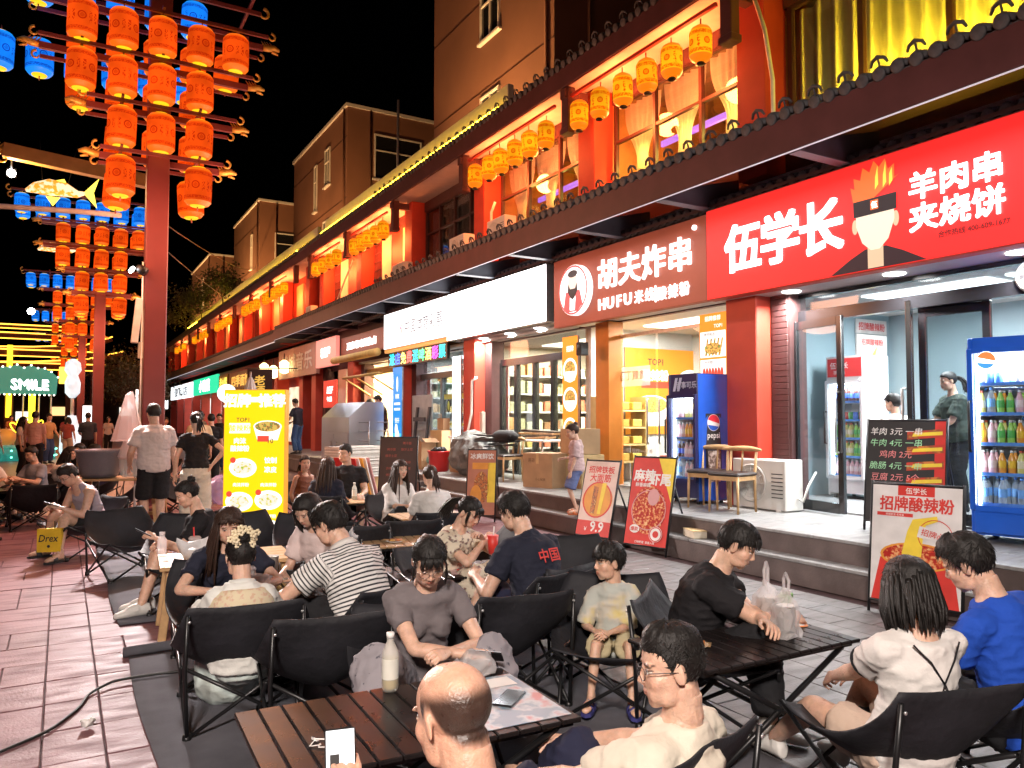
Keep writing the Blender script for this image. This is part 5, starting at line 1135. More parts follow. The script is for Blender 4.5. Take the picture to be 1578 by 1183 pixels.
b = MB(); p = Panel(b, frame((0, -.335, 1.62), (1, 0, 0), (0, 0, 1))); p.rect(-.38, -.06, .38, .10, 4, 0); globe(p, -.27, .03, .075, 1, 0, 1, 2); p.text('百事可乐', .08, .03, .10, 3, 2, .04); b.build('door_print', [sgw, emis('globe_red_lit', (.9, .2, .05), 1), emis('globe_blue_lit', (.05, .3, .9), 1), sgw, film('frost_band', (.7, .85, .95), .5)], fg)
b = MB(); b.box((0, -.30, .20), (.80, .03, .20), bev=.006); b.build('kick_plate', pblue, fg)
fg = fridge('white drinks fridge with red header inside the grill shop', (9.75, 6.95, .47), FX, .60, .55, 2.0, fwht, finn, [(2, 2), 'can', (1, 5), (1, 5), (3,)], seed=8, pw=8, head=.36)
b = MB(); p = Panel(b, frame((0, -.281, 1.84), (1, 0, 0), (0, 0, 1))); p.rect(-.27, -.13, .27, .13, 0, 1); p.text('伍学长', -.08, .03, .09, 1, 2, .02); p.text('羊肉串', -.08, -.07, .06, 1, 2, .02); b.build('header_print', [prd, wht], fg)
# ================================================================ FRIED-SKEWER SHOP FRONT
orng = paint('orange_pillar', (.65, .22, .03), .5, var=.06)
b = MB(); b.box((7.92, 10.30, 1.85), (.3, .36, 2.7)); bpart('orange_pillar', b, orng)
sf = thing('glass_facade', 'frameless glass shop front with pale stickers under the brown sign', 'shop front')
for (y0, y1) in ((9.28, 10.10), (8.10, 9.22)):
    b = MB(); b.box((8.05, (y0+y1)/2, 1.72), (.012, y1-y0, 2.45)); b.build('pane', glz, sf)
    b = MB(); b.tube([(8.0, y0+.12 if y0 > 9 else y1-.1, 1.2), (7.97, y0+.12 if y0 > 9 else y1-.1, 1.2), (7.97, y0+.12 if y0 > 9 else y1-.1, 1.9), (8.0, y0+.12 if y0 > 9 else y1-.1, 1.9)], .014, 8); b.build('handle', alu, sf)
b = MB(); b.box((8.05, 9.1, 2.96), (.06, 2.1, .05)); b.build('head_rail', alu, sf)
b = MB(); p = Panel(b, FXM(8.04, 9.75, 1.12)); p.text('手工小串  现炸一品香', -.1, -.05, .07, 0, 1, .015, wid=1.0); p.rect(-.5, 1.0, .35, 1.32, 1, 1); p.text('丁丁辣条', -.1, 1.18, .16, 0, 2, .02); b.build('sticker', [wht, film('sticker_film', (.8, .85, .9), .3)], sf)
# shelves of food warmers inside (amber), posters on the back wall
t = thing('display_shelf', 'amber lit shelf rack behind the skewer shop glass', 'shelf', (8.55, 10.85, .48), R(90)); yl = paint('amber_board', (.68, .52, .24), .5, var=.15)
for z in (.35, .65, .95, 1.25):
    b = MB(); b.box((0, 0, z), (.42, .9, .03)); b.build('shelf', yl, t)
    for k in range(3): b = MB(); b.box((-.05, -.28+.28*k, z+.085), (.25, .2, .13), bev=.01); b.build('tray', paint('tray_%d' % (k % 3), ((.75, .55, .12), (.6, .38, .08), (.8, .66, .3))[k % 3], .5, var=.3, scale=25), t)
for yv in (-.45, .45): b = MB(); b.box((0, yv, .75), (.42, .03, 1.5)); b.build('side', yl, t)
plight('shelf_lamp', (8.6, 10.5, 2.1), 7, (1, .74, .22), .08)
def lightposter(name, label, x, y0, y1, z0, z1, items, base, mats, rz=0):
    t = thing(name, label, 'poster', (x, (y0+y1)/2, (z0+z1)/2), rz); b = MB(); b.box((.02, 0, 0), (.04, y1-y0, z1-z0)); b.build('box', alu, t); b = MB(); p = Panel(b, frame((-.001, 0, 0), (0, -1, 0), (0, 0, 1))); p.rect(-(y1-y0)/2, -(z1-z0)/2, (y1-y0)/2, (z1-z0)/2, 0, 0); items(p); b.build('print', [base]+mats, t); return t
lo = emis('lb_orange', (1, .34, .03), .9); lw = emis('lb_white', (1, .98, .95), 1.25); lr = emis('lb_red', (.85, .08, .04), .9); lk = emis('lb_dark', (.08, .05, .04), .8); lgl = emis('lb_green', (.25, .6, .12), .9)
def it_strip(p):
    for i, cy_ in enumerate((.62, .12, -.40, -.92)):
        p.text(('招牌', '酸辣粉', '炸串', '米线')[i], 0, cy_+.37, .10, 1, 1, .03)
        p.disc(0, cy_, .21, .21, 1, 1); p.disc(0, cy_+.02, .16, .14, 2, 2)
        p.poly([(-.14, cy_-.02), (-.10, cy_-.17), (.10, cy_-.17), (.14, cy_-.02)], 1, 3)
lightposter('menu_lightbox', 'narrow orange menu lightbox with bowls beside the orange pillar', 7.50, 10.62, 11.08, .60, 3.0, it_strip, lo, [lw, food1])
def it_right(p):
    p.rect(-.24, .14, .24, .50, 1, 1); p.rect(-.24, -.34, .24, .11, 1, 1); p.text('招牌推荐', 0, .68, .07, 1, 1, .02); p.text('TOP1', .1, .57, .05, 1, 1, .02); p.text('骨肉相连', -.06, .46, .05, 3, 2, .01); p.text('炸年糕', -.08, .07, .05, 3, 2, .01)
    for k in range(5): p.poly([(-.15+k*.062, .16), (-.11+k*.062, .16), (-.08+k*.07, .40), (-.11+k*.07, .40)], 2, 2)
    p.disc(0, .26, .16, .08, 2, 3)
    for k in range(7): p.disc(-.17+.056*k, -.09, .028, .09, 4, 2)
lightposter('menu_lightbox', 'menu lightbox of skewers high on the red column above the navy fridge', 7.74, 7.48, 7.99, 1.55, 3.05, it_right, lo, [lw, food1, lk, lr])
def it_back(p):
    p.text('TOP1', -.25, .55, .12, 3, 1, .03); p.text('酸辣粉', -.25, .30, .2, 1, 1, .04); bowl(p, -.35, -.25, .42, 1, 2, 1, 1); p.disc(.62, .1, .38, .33, 1, 1); p.disc(.62, .1, .30, .22, 4, 2); p.rect(-.6, .06, .5, .18, 5, 6)
lightposter('wall_poster', 'wide orange noodle poster glowing on the back wall of the skewer shop', 9.85, 10.10, 12.05, 1.3, 2.9, it_back, lo, [lw, food1, lk, lgl, lr], R(90))
card = paint('cardboard', (.42, .27, .15), .8, var=.12, scale=5, bump=.15, bscale=60); cardl = paint('cardboard_light', (.56, .40, .20), .8, var=.1, scale=5)
def carton(label, loc, rz, sx, sy, sz, flaps=False, mat=card, prints=None, group=None, lid=True):
    t = thing('cardboard_box', label, 'box', loc, rz, group); b = MB(); k = .006
    b.box((0, -sy/2+k, sz/2), (sx, k*2, sz)); b.box((0, sy/2-k, sz/2), (sx, k*2, sz)); b.box((-sx/2+k, 0, sz/2), (k*2, sy-4*k, sz)); b.box((sx/2-k, 0, sz/2), (k*2, sy-4*k, sz)); b.box((0, 0, k), (sx-4*k, sy-4*k, k*2)); b.build('carton', mat, t)
    if flaps:
        for (c, d, r_) in (((0, -sy/2-sy*.12, sz+sy*.14), (sx, sy*.42, .006), rotm(R(-50), 0, 0)), ((0, sy/2+sy*.10, sz+sy*.15), (sx, sy*.42, .006), rotm(R(60), 0, 0)), ((sx/2+.08, 0, sz+.04), (.2, sy*.95, .006), rotm(0, R(25), 0))): b = MB(); b.box(c, d, rot=r_); b.build('flap', mat, t)
    elif lid: b = MB(); b.box((0, -sy/4-.001, sz+.003), (sx, sy/2-.003, .006)); b.box((0, sy/4+.001, sz+.003), (sx, sy/2-.003, .006)); b.build('flap', mat, t); b = MB(); b.box((0, 0, sz+.007), (.9*sx, .05, .002)); b.box((0, -sy/2-.001, sz*.85), (.05, .002, sz*.3)); b.build('tape', cardl, t)
    if prints:
        b = MB(); p = Panel(b, frame((0, -sy/2-.001, sz/2), (1, 0, 0), (0, 0, 1)))
        for s_, x, y, hh in prints: p.text(s_, x*sx, y*sz, hh, 0, 1, .0)
        b.build('print', paint('print_brown', (.12, .07, .04), .7), t)
    return t
carton('open brown carton on the counter behind skewer shop glass', (8.55, 8.85, 1.02), FX, .6, .4, .42, True, cardl)
t = thing('counter', 'low red counter with white and blue product packs behind the glass', 'counter', (8.55, 8.85, .48), FX); b = MB(); b.box((0, 0, .26), (1.3, .5, .52), bev=.01); b.build('body', paint('counter_red', (.45, .04, .03), .5), t)
for i, (c, x) in enumerate((((.05, .25, .6), -.15), ((.1, .4, .12), .08), ((.75, .7, .6), .30))):
    b = MB(); b.box((0, 0, .15), (.2, .1, .30), bev=.005); b.box((0, -.0515, .18), (.15, .003, .12), mi=1); o = b.build('snack_pack', [paint('pack_%d' % i, c, .4), wht], None, (8.25, 8.75-.22*i+.1, 1.0+.002)); o.rotation_euler = (0, 0, FX); tag(o, ['blue', 'green', 'cream'][i]+' snack pack standing behind the skewer shop glass', 'pack')
# ================================================================ SNACK SHOP FRONT (cream) AND LOTTERY SHOP
def door_front(label, ys, z1, fm, mat=blkf, x=8.0):
    t = thing('glass_facade', label, 'shop front'); b = MB(); b.box((x, (ys[0]+ys[-1])/2, z1), (.12, ys[-1]-ys[0], .14)); b.box((x, (ys[0]+ys[-1])/2, .50), (.10, ys[-1]-ys[0], .05))
    for yv in ys: b.box((x-.002, yv, (z1+.47)/2), (.11, .09, z1-.47))
    b.build('frame', mat, t)
    for a, c in zip(ys[:-1], ys[1:]): b = MB(); b.box((x, (a+c)/2, (z1+.47)/2), (.01, c-a-.1, z1-.6)); b.build('pane', glz, t)
    b = MB(); b.box((x, (ys[0]+ys[-1])/2, (z1+3.2)/2+.03), (.01, ys[-1]-ys[0]-.02, 3.2-z1-.12)); b.build('transom_pane', glz, t); return t
door_front('black framed glass doors of the cream lit snack shop', [11.35, 12.1, 12.75, 13.45, 14.05], 2.75, None)
lt = door_front('grey framed glass doors with sticker prints of the lottery shop', [15.35, 16.2, 17.0, 18.9], 2.65, None, paint('grey_frame', (.10, .12, .13), .4))
b = MB(); p = Panel(b, FXM(7.985, 16.2, 1.75)); p.rect(-.7, .30, .6, .42, 1, 1); p.text('幸运投注', 0, -.10, .16, 0, 2, .02); p.disc(-.45, .14, .10, .16, 0, 2); p.disc(-.45, .14, .06, .12, 1, 3); p.rect(-.2, .06, .0, .22, 2, 2); p.text('快乐购彩', 0, -.42, .10, 0, 2, .01); p.rect(-.7, -.32, .6, -.27, 1, 1); b.build('sticker', [blk, paint('print_lime', (.55, .62, .12), .5), paint('print_green', (.1, .45, .1), .5)], lt)
# white and blue light strips on both sides of lottery door
def it_blue(p):
    p.rect(-.28, -1.1, .28, -.55, 2, 1); p.disc(0, .72, .06, .20, 1, 2); p.text('彩票', 0, .40, .12, 1, 2, .02); p.rect(-.2, .18, .2, .24, 1, 2); p.rect(-.2, .04, .2, .10, 1, 2); p.text('快开', 0, -.22, .14, 1, 2, .02); p.disc(.02, -.75, .16, .30, 1, 3); p.disc(-.05, -.45, .10, .14, 1, 3); p.poly([(-.28, -1.1), (.28, -1.1), (.28, -.95), (-.28, -.85)], 3, 4)
lightposter('banner_lightbox', 'blue vertical banner lightbox with white figures at the lottery shop', 7.50, 18.40, 19.02, .60, 2.92, it_blue, emis('lb_blue', (.02, .30, .85), 1.0), [lw, emis('lb_cyan', (.1, .65, .9), 1.), lgl])
def it_wh(p):
    for i, c in enumerate((1, 2, 1)): p.ring(0, .45-.45*i, .09, .02, c, 1); 
lightposter('banner_lightbox', 'overexposed white vertical lightbox beside the red column', 7.48, 15.02, 15.40, .75, 2.95, it_wh, wface, [emis('lb_pale_red', (1, .45, .3), 1.6), emis('lb_pale_teal', (.4, .9, .85), 1.6)])
# shelves in both shops
for (yc, lb, c) in ((14.78, 'stocked snack shelves in the cream lit shop', 0), (18.9, 'shelf of tickets and snacks inside the lottery shop', 1)):
    t = thing('display_shelf', lb, 'shelf', (9.6, yc, .48), R(90)); g = random.Random(int(yc))
    for z in (.02, .45, .85, 1.25, 1.65, 2.05):
        b = MB(); b.box((0, 0, z), (.45, 2.3, .03)); b.build('shelf', whitew, t)
        for k in range(10): hh = g.uniform(.14, .3); cc = g.choice([(.55, .18, .10), (.70, .50, .16), (.7, .66, .6), (.42, .42, .26), (.6, .34, .14), (.8, .75, .5), (.3, .16, .08)]); b = MB(); b.box((-.08, -1.05+.233*k, z+.016+hh/2), (.22, .18, hh), bev=.012); b.build('goods', paint('goods_%.2f_%.2f' % cc[:2], cc, .45, var=.25, scale=20), t)
    for yv in (-1.165, 1.165): b = MB(); b.box((.0, yv, 1.15), (.45, .03, 2.3)); b.build('side', whitew, t)
# ================================================================ STALL BAY: open kitchen
ss = paint('stainless_steel', (.60, .61, .65), .32, metal=1., var=.05, scale=1.2)
t = thing('kitchen_cabinet', 'stainless steel kitchen cabinet with sloped hood at the stall', 'cabinet', (6.85, 20.4, .47), FX)
b = MB(); b.box((0, 0, .38), (2.4, .95, .76), bev=.01); b.build('base', ss, t); b = MB(); b.prism([(-.47, .76), (.47, .76), (.47, 1.55), (-.05, 1.55), (-.47, 1.15)], -1.2, 1.2, frame((0, 0, 0), (0, 1, 0), (0, 0, 1))); b.build('hood', ss, t)
for x in (-.6, .6): b = MB(); b.box((x, -.482, .38), (1.1, .012, .66), bev=.003); o = b.build('door', ss, t); b = MB(); b.tube([(x+.35*(-1 if x > 0 else 1), -.50, .3), (x+.35*(-1 if x > 0 else 1), -.50, .5)], .012, 6); b.build('handle', alu, t)
t = thing('steel_rack', 'chrome rail rack beside the steel cabinet', 'rack', (6.9, 18.2+.75, .47), FX)
for x in (-.5, .5):
    for yv in (-.25, .25): b = MB(); b.tube([(x, yv, 0), (x, yv, 1.05)], .018, 8); b.build('post', ss, t)
for z in (.2, .55, .8, 1.02): b = MB(); b.tube([(-.5, -.25, z), (.5, -.25, z)], .014, 6); b.tube([(-.5, .25, z), (.5, .25, z)], .014, 6); b.build('rail', ss, t)
b = MB(); b.box((0, 0, .22), (.98, .5, .02)); b.build('shelf', ss, t)
t = thing('folding_awning', 'folded arm awning frame lit amber in the stall', 'awning', (7.9, 20.6, 2.9)); ym = paint('amber_steel', (.55, .38, .15), .45, metal=.5)
for yv in (-1., .2, 1.2): b = MB(); b.tube([(0, yv, 0), (-.7, yv+.3, -.15), (-.2, yv-.5, -.65)], .03, 6); b.build('arm', ym, t)
b = MB(); b.tube([(-.72, -1.4, -.12), (-.72, 1.6, -.12)], .04, 8); b.build('bar', ym, t); b = MB(); b.tube([(.05, -1.5, .08), (.05, 1.7, .08)], .09, 10); b.build('roller', paint('awning_roll', (.5, .3, .08), .6), t)
t = thing('awning', 'rolled ochre awning below the stall fascia', 'awning', (7.2, 21.3, 3.36)); b = MB(); b.lathe([(.02, -1.9), (.11, -1.9), (.11, 1.9), (.02, 1.9)], (0, 0, 0), 12, rot=rotm(R(90), 0, 0)); b.build('roll', paint('awning_ochre', (.55, .34, .10), .7, var=.15), t)
t = thing('hanging_sign', 'red square hanging sign with white script in the stall', 'sign', (7.2, 23.5, 2.35)); b = MB(); b.box((0, 0, 0), (.06, 1.3, .85), bev=.01); b.build('board', emis('stall_red', (.75, .05, .03), .8), t); b = MB(); p = Panel(b, frame((-.032, 0, 0), (0, -1, 0), (0, 0, 1))); p.text('BEEF', .05, .12, .22, 0, 1, .02, slant=.2); p.text('牛肉汤', 0, -.16, .16, 0, 1, .02); b.build('print', sgw, t)
b = MB(); b.box((7.85, 23.9, 1.85), (.3, .8, 2.6)); bpart('stall_pillar', b, cream)
for (x, y, z, pw) in ((8.2, 22.4, 2.75, 60), (8.4, 20.2, 2.75, 40)):
    t = thing('bare_bulb', 'bright bare bulb hanging in the stall, %s' % ('left' if y > 21 else 'right'), 'lamp', (x, y, z)); b = MB(); b.lathe([(.02, .06), (.06, 0), (.045, -.06), (.01, -.08)], (0, 0, 0), 12); b.build('bulb', emis('bulb_warm', (1, .82, .5), 25), t); b = MB(); b.tube([(0, 0, .06), (0, 0, .4)], .006, 5); b.build('wire', blackm, t); plight('bulb_light', (x-.12, y, z-.1), pw, (1, .72, .38), .06)
# ================================================================ THINGS ON THE PLATFORM
# outdoor air conditioner and two wooden chairs
ac_unit((7.62, 6.72, .47), FX, 'white condenser standing on the platform behind the wooden chairs', 1.05)
woodm = paint('ash_wood', (.52, .32, .15), .45, var=.18, scale=12, bump=.1); seatm = paint('seat_dark_leather', (.03, .018, .014), .4)
def wood_chair(loc, rz, label):
    t = thing('wooden_chair', label, 'chair', loc, rz, 'wooden chairs on the platform')
    for sx in (-1, 1):
        b = MB(); b.tube([(sx*.20, -.19, 0), (sx*.19, -.18, .44)], [.014, .018], 8); b.build('leg', woodm, t)
        b = MB(); b.tube([(sx*.19, .20, 0), (sx*.19, .18, .44), (sx*.20, .21, .72)], [.014, .019, .016], 8); b.build('leg', woodm, t)
    b = MB()
    for (x0, y0, x1, y1) in ((-.19, -.18, .19, -.18), (-.19, .18, .19, .18), (-.19, -.18, -.19, .18), (.19, -.18, .19, .18)): b.box(((x0+x1)/2, (y0+y1)/2, .41), (abs(x1-x0)+.02, abs(y1-y0)+.02, .05))
    b.build('apron', woodm, t); b = MB(); b.box((0, 0, .458), (.44, .43, .045), bev=.02); b.build('seat', seatm, t)
    b = MB(); P = [(x, .21+.05*math.cos(x*5)-.02, .745+.012*math.cos(x*6)) for x in np.linspace(-.27, .27, 9)]; b.tube(P, [.014, .024, .03, .034, .035, .034, .03, .024, .014], 10); b.build('backrest', woodm, t); b = MB(); b.tube([(0, .19, .43), (0, .235, .74)], .013, 6); b.build('spindle', woodm, t); return t
wood_chair((7.02, 6.72, .47), R(-80), 'wooden chair with dark seat nearest the steps, in front of condenser'); wood_chair((7.12, 7.2, .47), R(-72), 'wooden chair with dark seat beside the navy fridge')
wood_chair((7.0, 12.1, .47), R(-95), 'wooden chair carrying folded black frames among the cartons')
carton('large brown carton with printed side on the platform edge', (6.95, 10.72, .47), FX+R(18), .62, .52, .55, False, card, [('易碎', -.2, .3, .07), ('小心轻放', .1, -.25, .05)])
carton('tan carton stacked on a bin next to the toddler', (7.35, 10.35, 1.02), FX+R(-8), .60, .42, .40, False, card, [('易碎', .2, .0, .06)])
t = thing('storage_bin', 'pale plywood crate under the tan carton', 'crate', (7.38, 10.35, .47), FX); b = MB(); b.box((0, 0, .27), (.62, .46, .54), bev=.006); b.build('body', cardl, t)
for z in (.12, .40): b = MB(); b.box((0, -.236, z), (.60, .012, .08)); b.build('batten', cardl, t)
carton('open brown carton holding white paper beside the red bucket', (7.0, 15.85, .47), FX+R(5), .42, .36, .60, True, card)
carton('brown paper carton behind the open one', (7.45, 15.75, .47), FX, .6, .42, .85, False, cardl)
carton('small carton wedged behind the red bucket', (7.3, 14.55, .47), FX+R(12), .4, .35, .45, False, card)
t = thing('paper_bag', 'brown paper bag standing on the carton by the lottery door', 'bag', (7.45, 15.8, 1.335), FX); b = MB(); b.prism([(-.16, -.08), (.16, -.08), (.16, .08), (-.16, .08)], 0, .26); b.build('bag', card, t); b = MB(); b.tube([(-.06, -.082, .24), (-.05, -.09, .36), (.05, -.09, .36), (.06, -.082, .24)], .008, 6); b.build('handle', card, t)
t = thing('bucket', 'red plastic bucket stuffed with black plastic on the platform', 'bucket', (6.95, 14.95, .47)); b = MB(); b.lathe([(.17, 0), (.20, .02), (.235, .40), (.25, .41), (.25, .43), (.225, .43), (.19, .05)], (0, 0, 0), 24); b.build('pail', paint('bucket_red', (.55, .02, .02), .35, var=.06), t); b = MB()
for k in range(7): b.ell((random.uniform(-.12, .12), random.uniform(-.12, .12), .42+random.uniform(0, .06)), (.1, .08, .06), n=8)
b.build('black_plastic', paint('bin_liner', (.012, .012, .014), .25, var=.2, bump=.6, bscale=25), t)
t = thing('plastic_sack', 'white printed plastic sack left of the red bucket', 'sack', (7.05, 15.35, .47)); b = MB(); b.lathe([(.12, 0), (.18, .05), (.19, .25), (.15, .38), (.05, .45)], (0, 0, 0), 14); V = np.concatenate(b.v); b.v = [V+.03*(np.c_[vnoise(V*9, 1), vnoise(V*9, 2), vnoise(V*9, 3)]-.5)]; b.build('sack', paint('sack_white', (.65, .67, .66), .4, var=.2), t); b = MB(); b.ell((-.15, 0, .22), (.06, .10, .09), n=10); b.build('print', paint('sack_teal', (.15, .35, .32), .5), t)
t = thing('tarpaulin_sack', 'big grey tarpaulin sack tied at the top in the heap of stored gear', 'sack', (7.15, 13.6, .47)); m = MB(); m.ell((0, 0, .36), (.42, .62, .36), n=20); m.ell((0, .20, .50), (.34, .36, .30), n=16); m.ell((0, -.35, .30), (.38, .36, .28), n=16); m.ell((.1, .42, .62), (.22, .22, .16), n=12)
V, F = remesh(m, .022, 3); N_ = vnormals(V, F); V = V+N_*((1-abs(2*vnoise(V*7, 4)-1))*.06+(1-abs(2*vnoise(V*np.array([9, 9, 4]), 5)-1))**2*.07)[:, None]; inst('sack', npmesh('sack', V, F, paint('tarp_grey', (.12, .12, .115), .6, var=.25, bump=.4)), t)
t = thing('folded_chairs', 'bundle of folded black camp chairs piled on the wooden chair', 'folded chairs', (7.0, 12.6, .47), FX)
for k in range(14): b = MB(); x = random.uniform(-.05, .2); z = .62+.028*k*.6; b.tube([(-.62+random.uniform(-.1, .1), x-.1, z+random.uniform(-.06, .02)), (.55+random.uniform(-.1, .1), x, z+random.uniform(-.02, .08))], .012, 6); b.build('tube', blackm, t)
b = MB(); b.ell((.25, .08, .80), (.42, .16, .12), n=12); b.build('fabric', paint('camp_fabric', (.012, .012, .015), .8, var=.2), t)
t = thing('folding_table', 'white folding table with dark boards stacked on it behind the cartons', 'table', (7.6, 12.3, .47), FX); b = MB(); b.box((0, 0, .72), (1.8, .6, .035), bev=.008); b.build('tabletop', wht, t)
for sx in (-.8, .8):
    for sy in (-.25, .25): b = MB(); b.tube([(sx, sy, 0), (sx, sy, .70)], .014, 6); b.build('leg', alu, t)
for k in range(4): b = MB(); b.box((.15+.05*k, .02*k, .752+.045*k), (1.3-.1*k, .22, .035), rot=rotm(0, R(1.5*k-3), R(4*k-6)), bev=.004); o = b.build('wooden_board', [woodm, paint('board_dark', (.05, .03, .02), .5)][k % 2], None, (7.6, 12.3, .47)); o.rotation_euler = (0, 0, FX); tag(o, '%s wooden board from the bottom of the pile on the folding table' % ['first', 'second', 'third', 'fourth'][k], 'board', 'boards on the folding table')
t = thing('folding_table', 'small white table behind the red bucket', 'table', (7.55, 14.6, .47), FX); b = MB(); b.box((0, 0, .72), (1.3, .5, .035), bev=.008); b.build('tabletop', wht, t)
for sx in (-.6, .6):
    for sy in (-.2, .2): b = MB(); b.tube([(sx, sy, 0), (sx, sy, .70)], .014, 6); b.build('leg', alu, t)
t = thing('flat_box', 'flat pale box with small red mark standing on the small white table', 'box', (7.72, 14.65, 1.21), FX); b = MB(); b.box((0, 0, .26), (.55, .08, .52), bev=.005); b.build('box', paint('box_pale', (.55, .48, .40), .7), t); b = MB(); p = Panel(b, frame((0, -.042, .35), (1, 0, 0), (0, 0, 1))); p.disc(-.02, 0, .05, .07, 0, 1); b.build('print', prd, t)
t = thing('easel_frame', 'dark wooden frame leaning by the lottery shop door', 'frame', (7.55, 17.3, .47), FX); fr2 = paint('frame_charcoal', (.04, .04, .045), .5)
for sx in (-.36, .36): b = MB(); b.box((sx, 0, .7), (.09, .05, 1.4), rot=rotm(R(-6), 0, 0)); b.build('post', fr2, t)
for z in (.25, 1.1): b = MB(); b.box((0, .02-z*.1+.05, z), (.66, .05, .10)); b.build('rail', fr2, t)
t = thing('panel_board', 'pale grey board standing behind the dark frame', 'board', (7.72, 17.6, .47), FX); b = MB(); b.box((0, 0, .85), (1.2, .04, 1.7), bev=.004); b.build('board', paint('board_grey', (.45, .46, .45), .6), t); b = MB(); b.box((0, -.03, .85), (1.1, .01, .05)); b.build('rail', alu, t)
# stack of printed boards by the steps
t = thing('magazine_stack', 'tall stack of white printed sheets on the ground left of steps', 'stack', (4.95, 14.3, 0), R(20)); g = random.Random(4)
for k in range(22): b = MB(); b.box((g.uniform(-.02, .02), g.uniform(-.02, .02), .5+k*.026), (1.1, .7, .022), bev=.003); b.build('sheet', [wht, paint('sheet_grey', (.55, .53, .5), .6)][k % 2], t)
b = MB(); b.box((0, 0, .24), (1.0, .6, .48)); b.build('crate', cardl, t)
b = MB()
t = thing('folded_posters', 'colourful folded posters leaning on the sheet stack', 'posters', (4.55, 13.6, 0), R(20))
for k in range(5): b = MB(); b.box((.08*k, 0, .45), (.02, .6, .9), rot=rotm(0, R(-18), 0)); b.build('poster', [prd, wht, paint('print_orange', (.7, .3, .04), .5), wht, paint('print_pinkish', (.6, .3, .3), .5)][k], t)
t = thing('shoe_box', 'small cream box lying on the step by the red poster stand', 'box', (6.24, 6.55, .252), R(70)); b = MB(); b.box((0, 0, .04), (.30, .16, .08), bev=.005); b.build('box', paint('box_cream', (.6, .52, .40), .7), t); b = MB(); b.box((0, 0, .083), (.305, .165, .006)); b.build('lid', cardl, t)
t = thing('trash_can', 'small black speaker box mounted by the orange menu strip', 'speaker', (7.45, 10.42, 2.75)); t.name = 'wall_speaker'; b = MB(); b.box((0, 0, 0), (.16, .14, .22), bev=.01); b.build('box', blackm, t); b = MB(); b.lathe([(.05, 0), (.045, .006)], (-.081, 0, .02), 14, rot=rotm(0, -R(90), 0)); b.build('cone', grill, t)
# ================================================================ A-FRAME POSTER STANDS
def aframe(label, loc, rz, w_, h, lean, draw, mats, tube_=True, z0=.10, group=None):
    t = thing('poster_stand', label, 'poster stand', loc, rz, group); a_ = R(lean); up = np.array([0, math.sin(a_), math.cos(a_)])
    b = MB(); T_ = .022
    for sx in (-1, 1): b.tube([np.array([sx*w_/2, 0, 0]), np.array([sx*w_/2, 0, 0])+up*(h+.02)], T_*.6, 6)
    for q_ in (z0, h): b.tube([np.array([-w_/2, 0, 0])+up*q_, np.array([w_/2, 0, 0])+up*q_], T_*.6, 6)
    b.build('frame', blackm, t); b = MB()
    for sx in (-1, 1): b.tube([np.array([sx*w_/2, 0, 0])+up*h*.72, np.array([sx*w_/2, .30+h*.28*math.sin(a_)*2+.15, 0])], T_*.55, 6)
    b.tube([np.array([-w_/2, .36, h*.22]), np.array([w_/2, .36, h*.22])], T_*.4, 6); b.build('rear_legs', blackm, t)
    M_ = frame(up*((z0+h)/2)+np.array([0, -.014, 0]), (1, 0, 0), up); b = MB(); p = Panel(b, M_); hh = h-z0; p.rect(-w_/2+.01, -hh/2+.01, w_/2-.01, hh/2-.01, 0, 0); draw(p, w_, hh); b.build('print', mats, t)
    b = MB(); b.box(up*((z0+h)/2), (w_-.01, .012, hh-.01), rot=rotm(-a_, 0, 0)); b.build('backboard', blackm, t); return t
pc = paint('print_cream', (.72, .55, .48), .5); py = paint('print_yellow', (.80, .60, .05), .5); pg = paint('print_green', (.1, .45, .1), .5); prd2 = paint('print_bright_red', (.62, .04, .03), .45); po = paint('print_orange', (.7, .3, .04), .5); pgr = paint('print_pale_grey', (.70, .68, .67), .5); ppk = paint('print_pinkish', (.6, .3, .3), .5)
def d_squid(p, w_, h):
    p.text('招牌铁板', 0, h*.38, .09, 1, 1, .03, wid=w_*.75); p.text('大面筋', 0, h*.27, .10, 1, 1, .03, wid=w_*.6); p.disc(0, -.02*h, w_*.44, h*.22, 2, 1); p.ring(0, -.02*h, w_*.42, .02, 1, 2); p.poly([(-.09, -.2), (-.02, -.2), (.0, .14), (-.08, .16)], 3, 3); p.poly([(.03, -.2), (.08, -.2), (.12, .2), (.05, .2)], 4, 3); p.rect(-w_/2+.01, -h/2+.01, w_/2-.01, -h*.30, 1, 1); p.text('9.9', .06, -h*.37, .13, 5, 2, .03); p.text('￥', -.12, -h*.41, .06, 5, 2, .02)
def d_shrimp(p, w_, h):
    p.poly([(w_*.1, h/2-.01), (w_/2-.01, h/2-.01), (w_/2-.01, 0)], 4, 1); p.text('麻辣', -.11, h*.29, .14, 5, 2, .04); p.text('虾尾', .11, h*.25, .14, 5, 2, .04); p.text('鲜香麻辣', -.12, h*.18, .05, 5, 2, .02); a = R(20)
    p.disc(0, -h*.10, w_*.40, h*.27, 2, 2); p.ring(0, -h*.10, w_*.40, .012, 6, 4); p.disc(.05, .05, .08, .10, 6, 5); p.disc(.14, -h*.36, .09, .09, 5, 6); p.ring(.14, -h*.36, .085, .012, 1, 7); p.disc(.14, -h*.36, .04, .04, 1, 7); p.disc(-.16, -h*.32, .07, .05, 5, 6); p.text('爆款', -.16, -h*.32, .05, 1, 7, .02); p.text('口味虾尾  鲜香入味', 0, -h*.46, .03, 5, 2, .01)
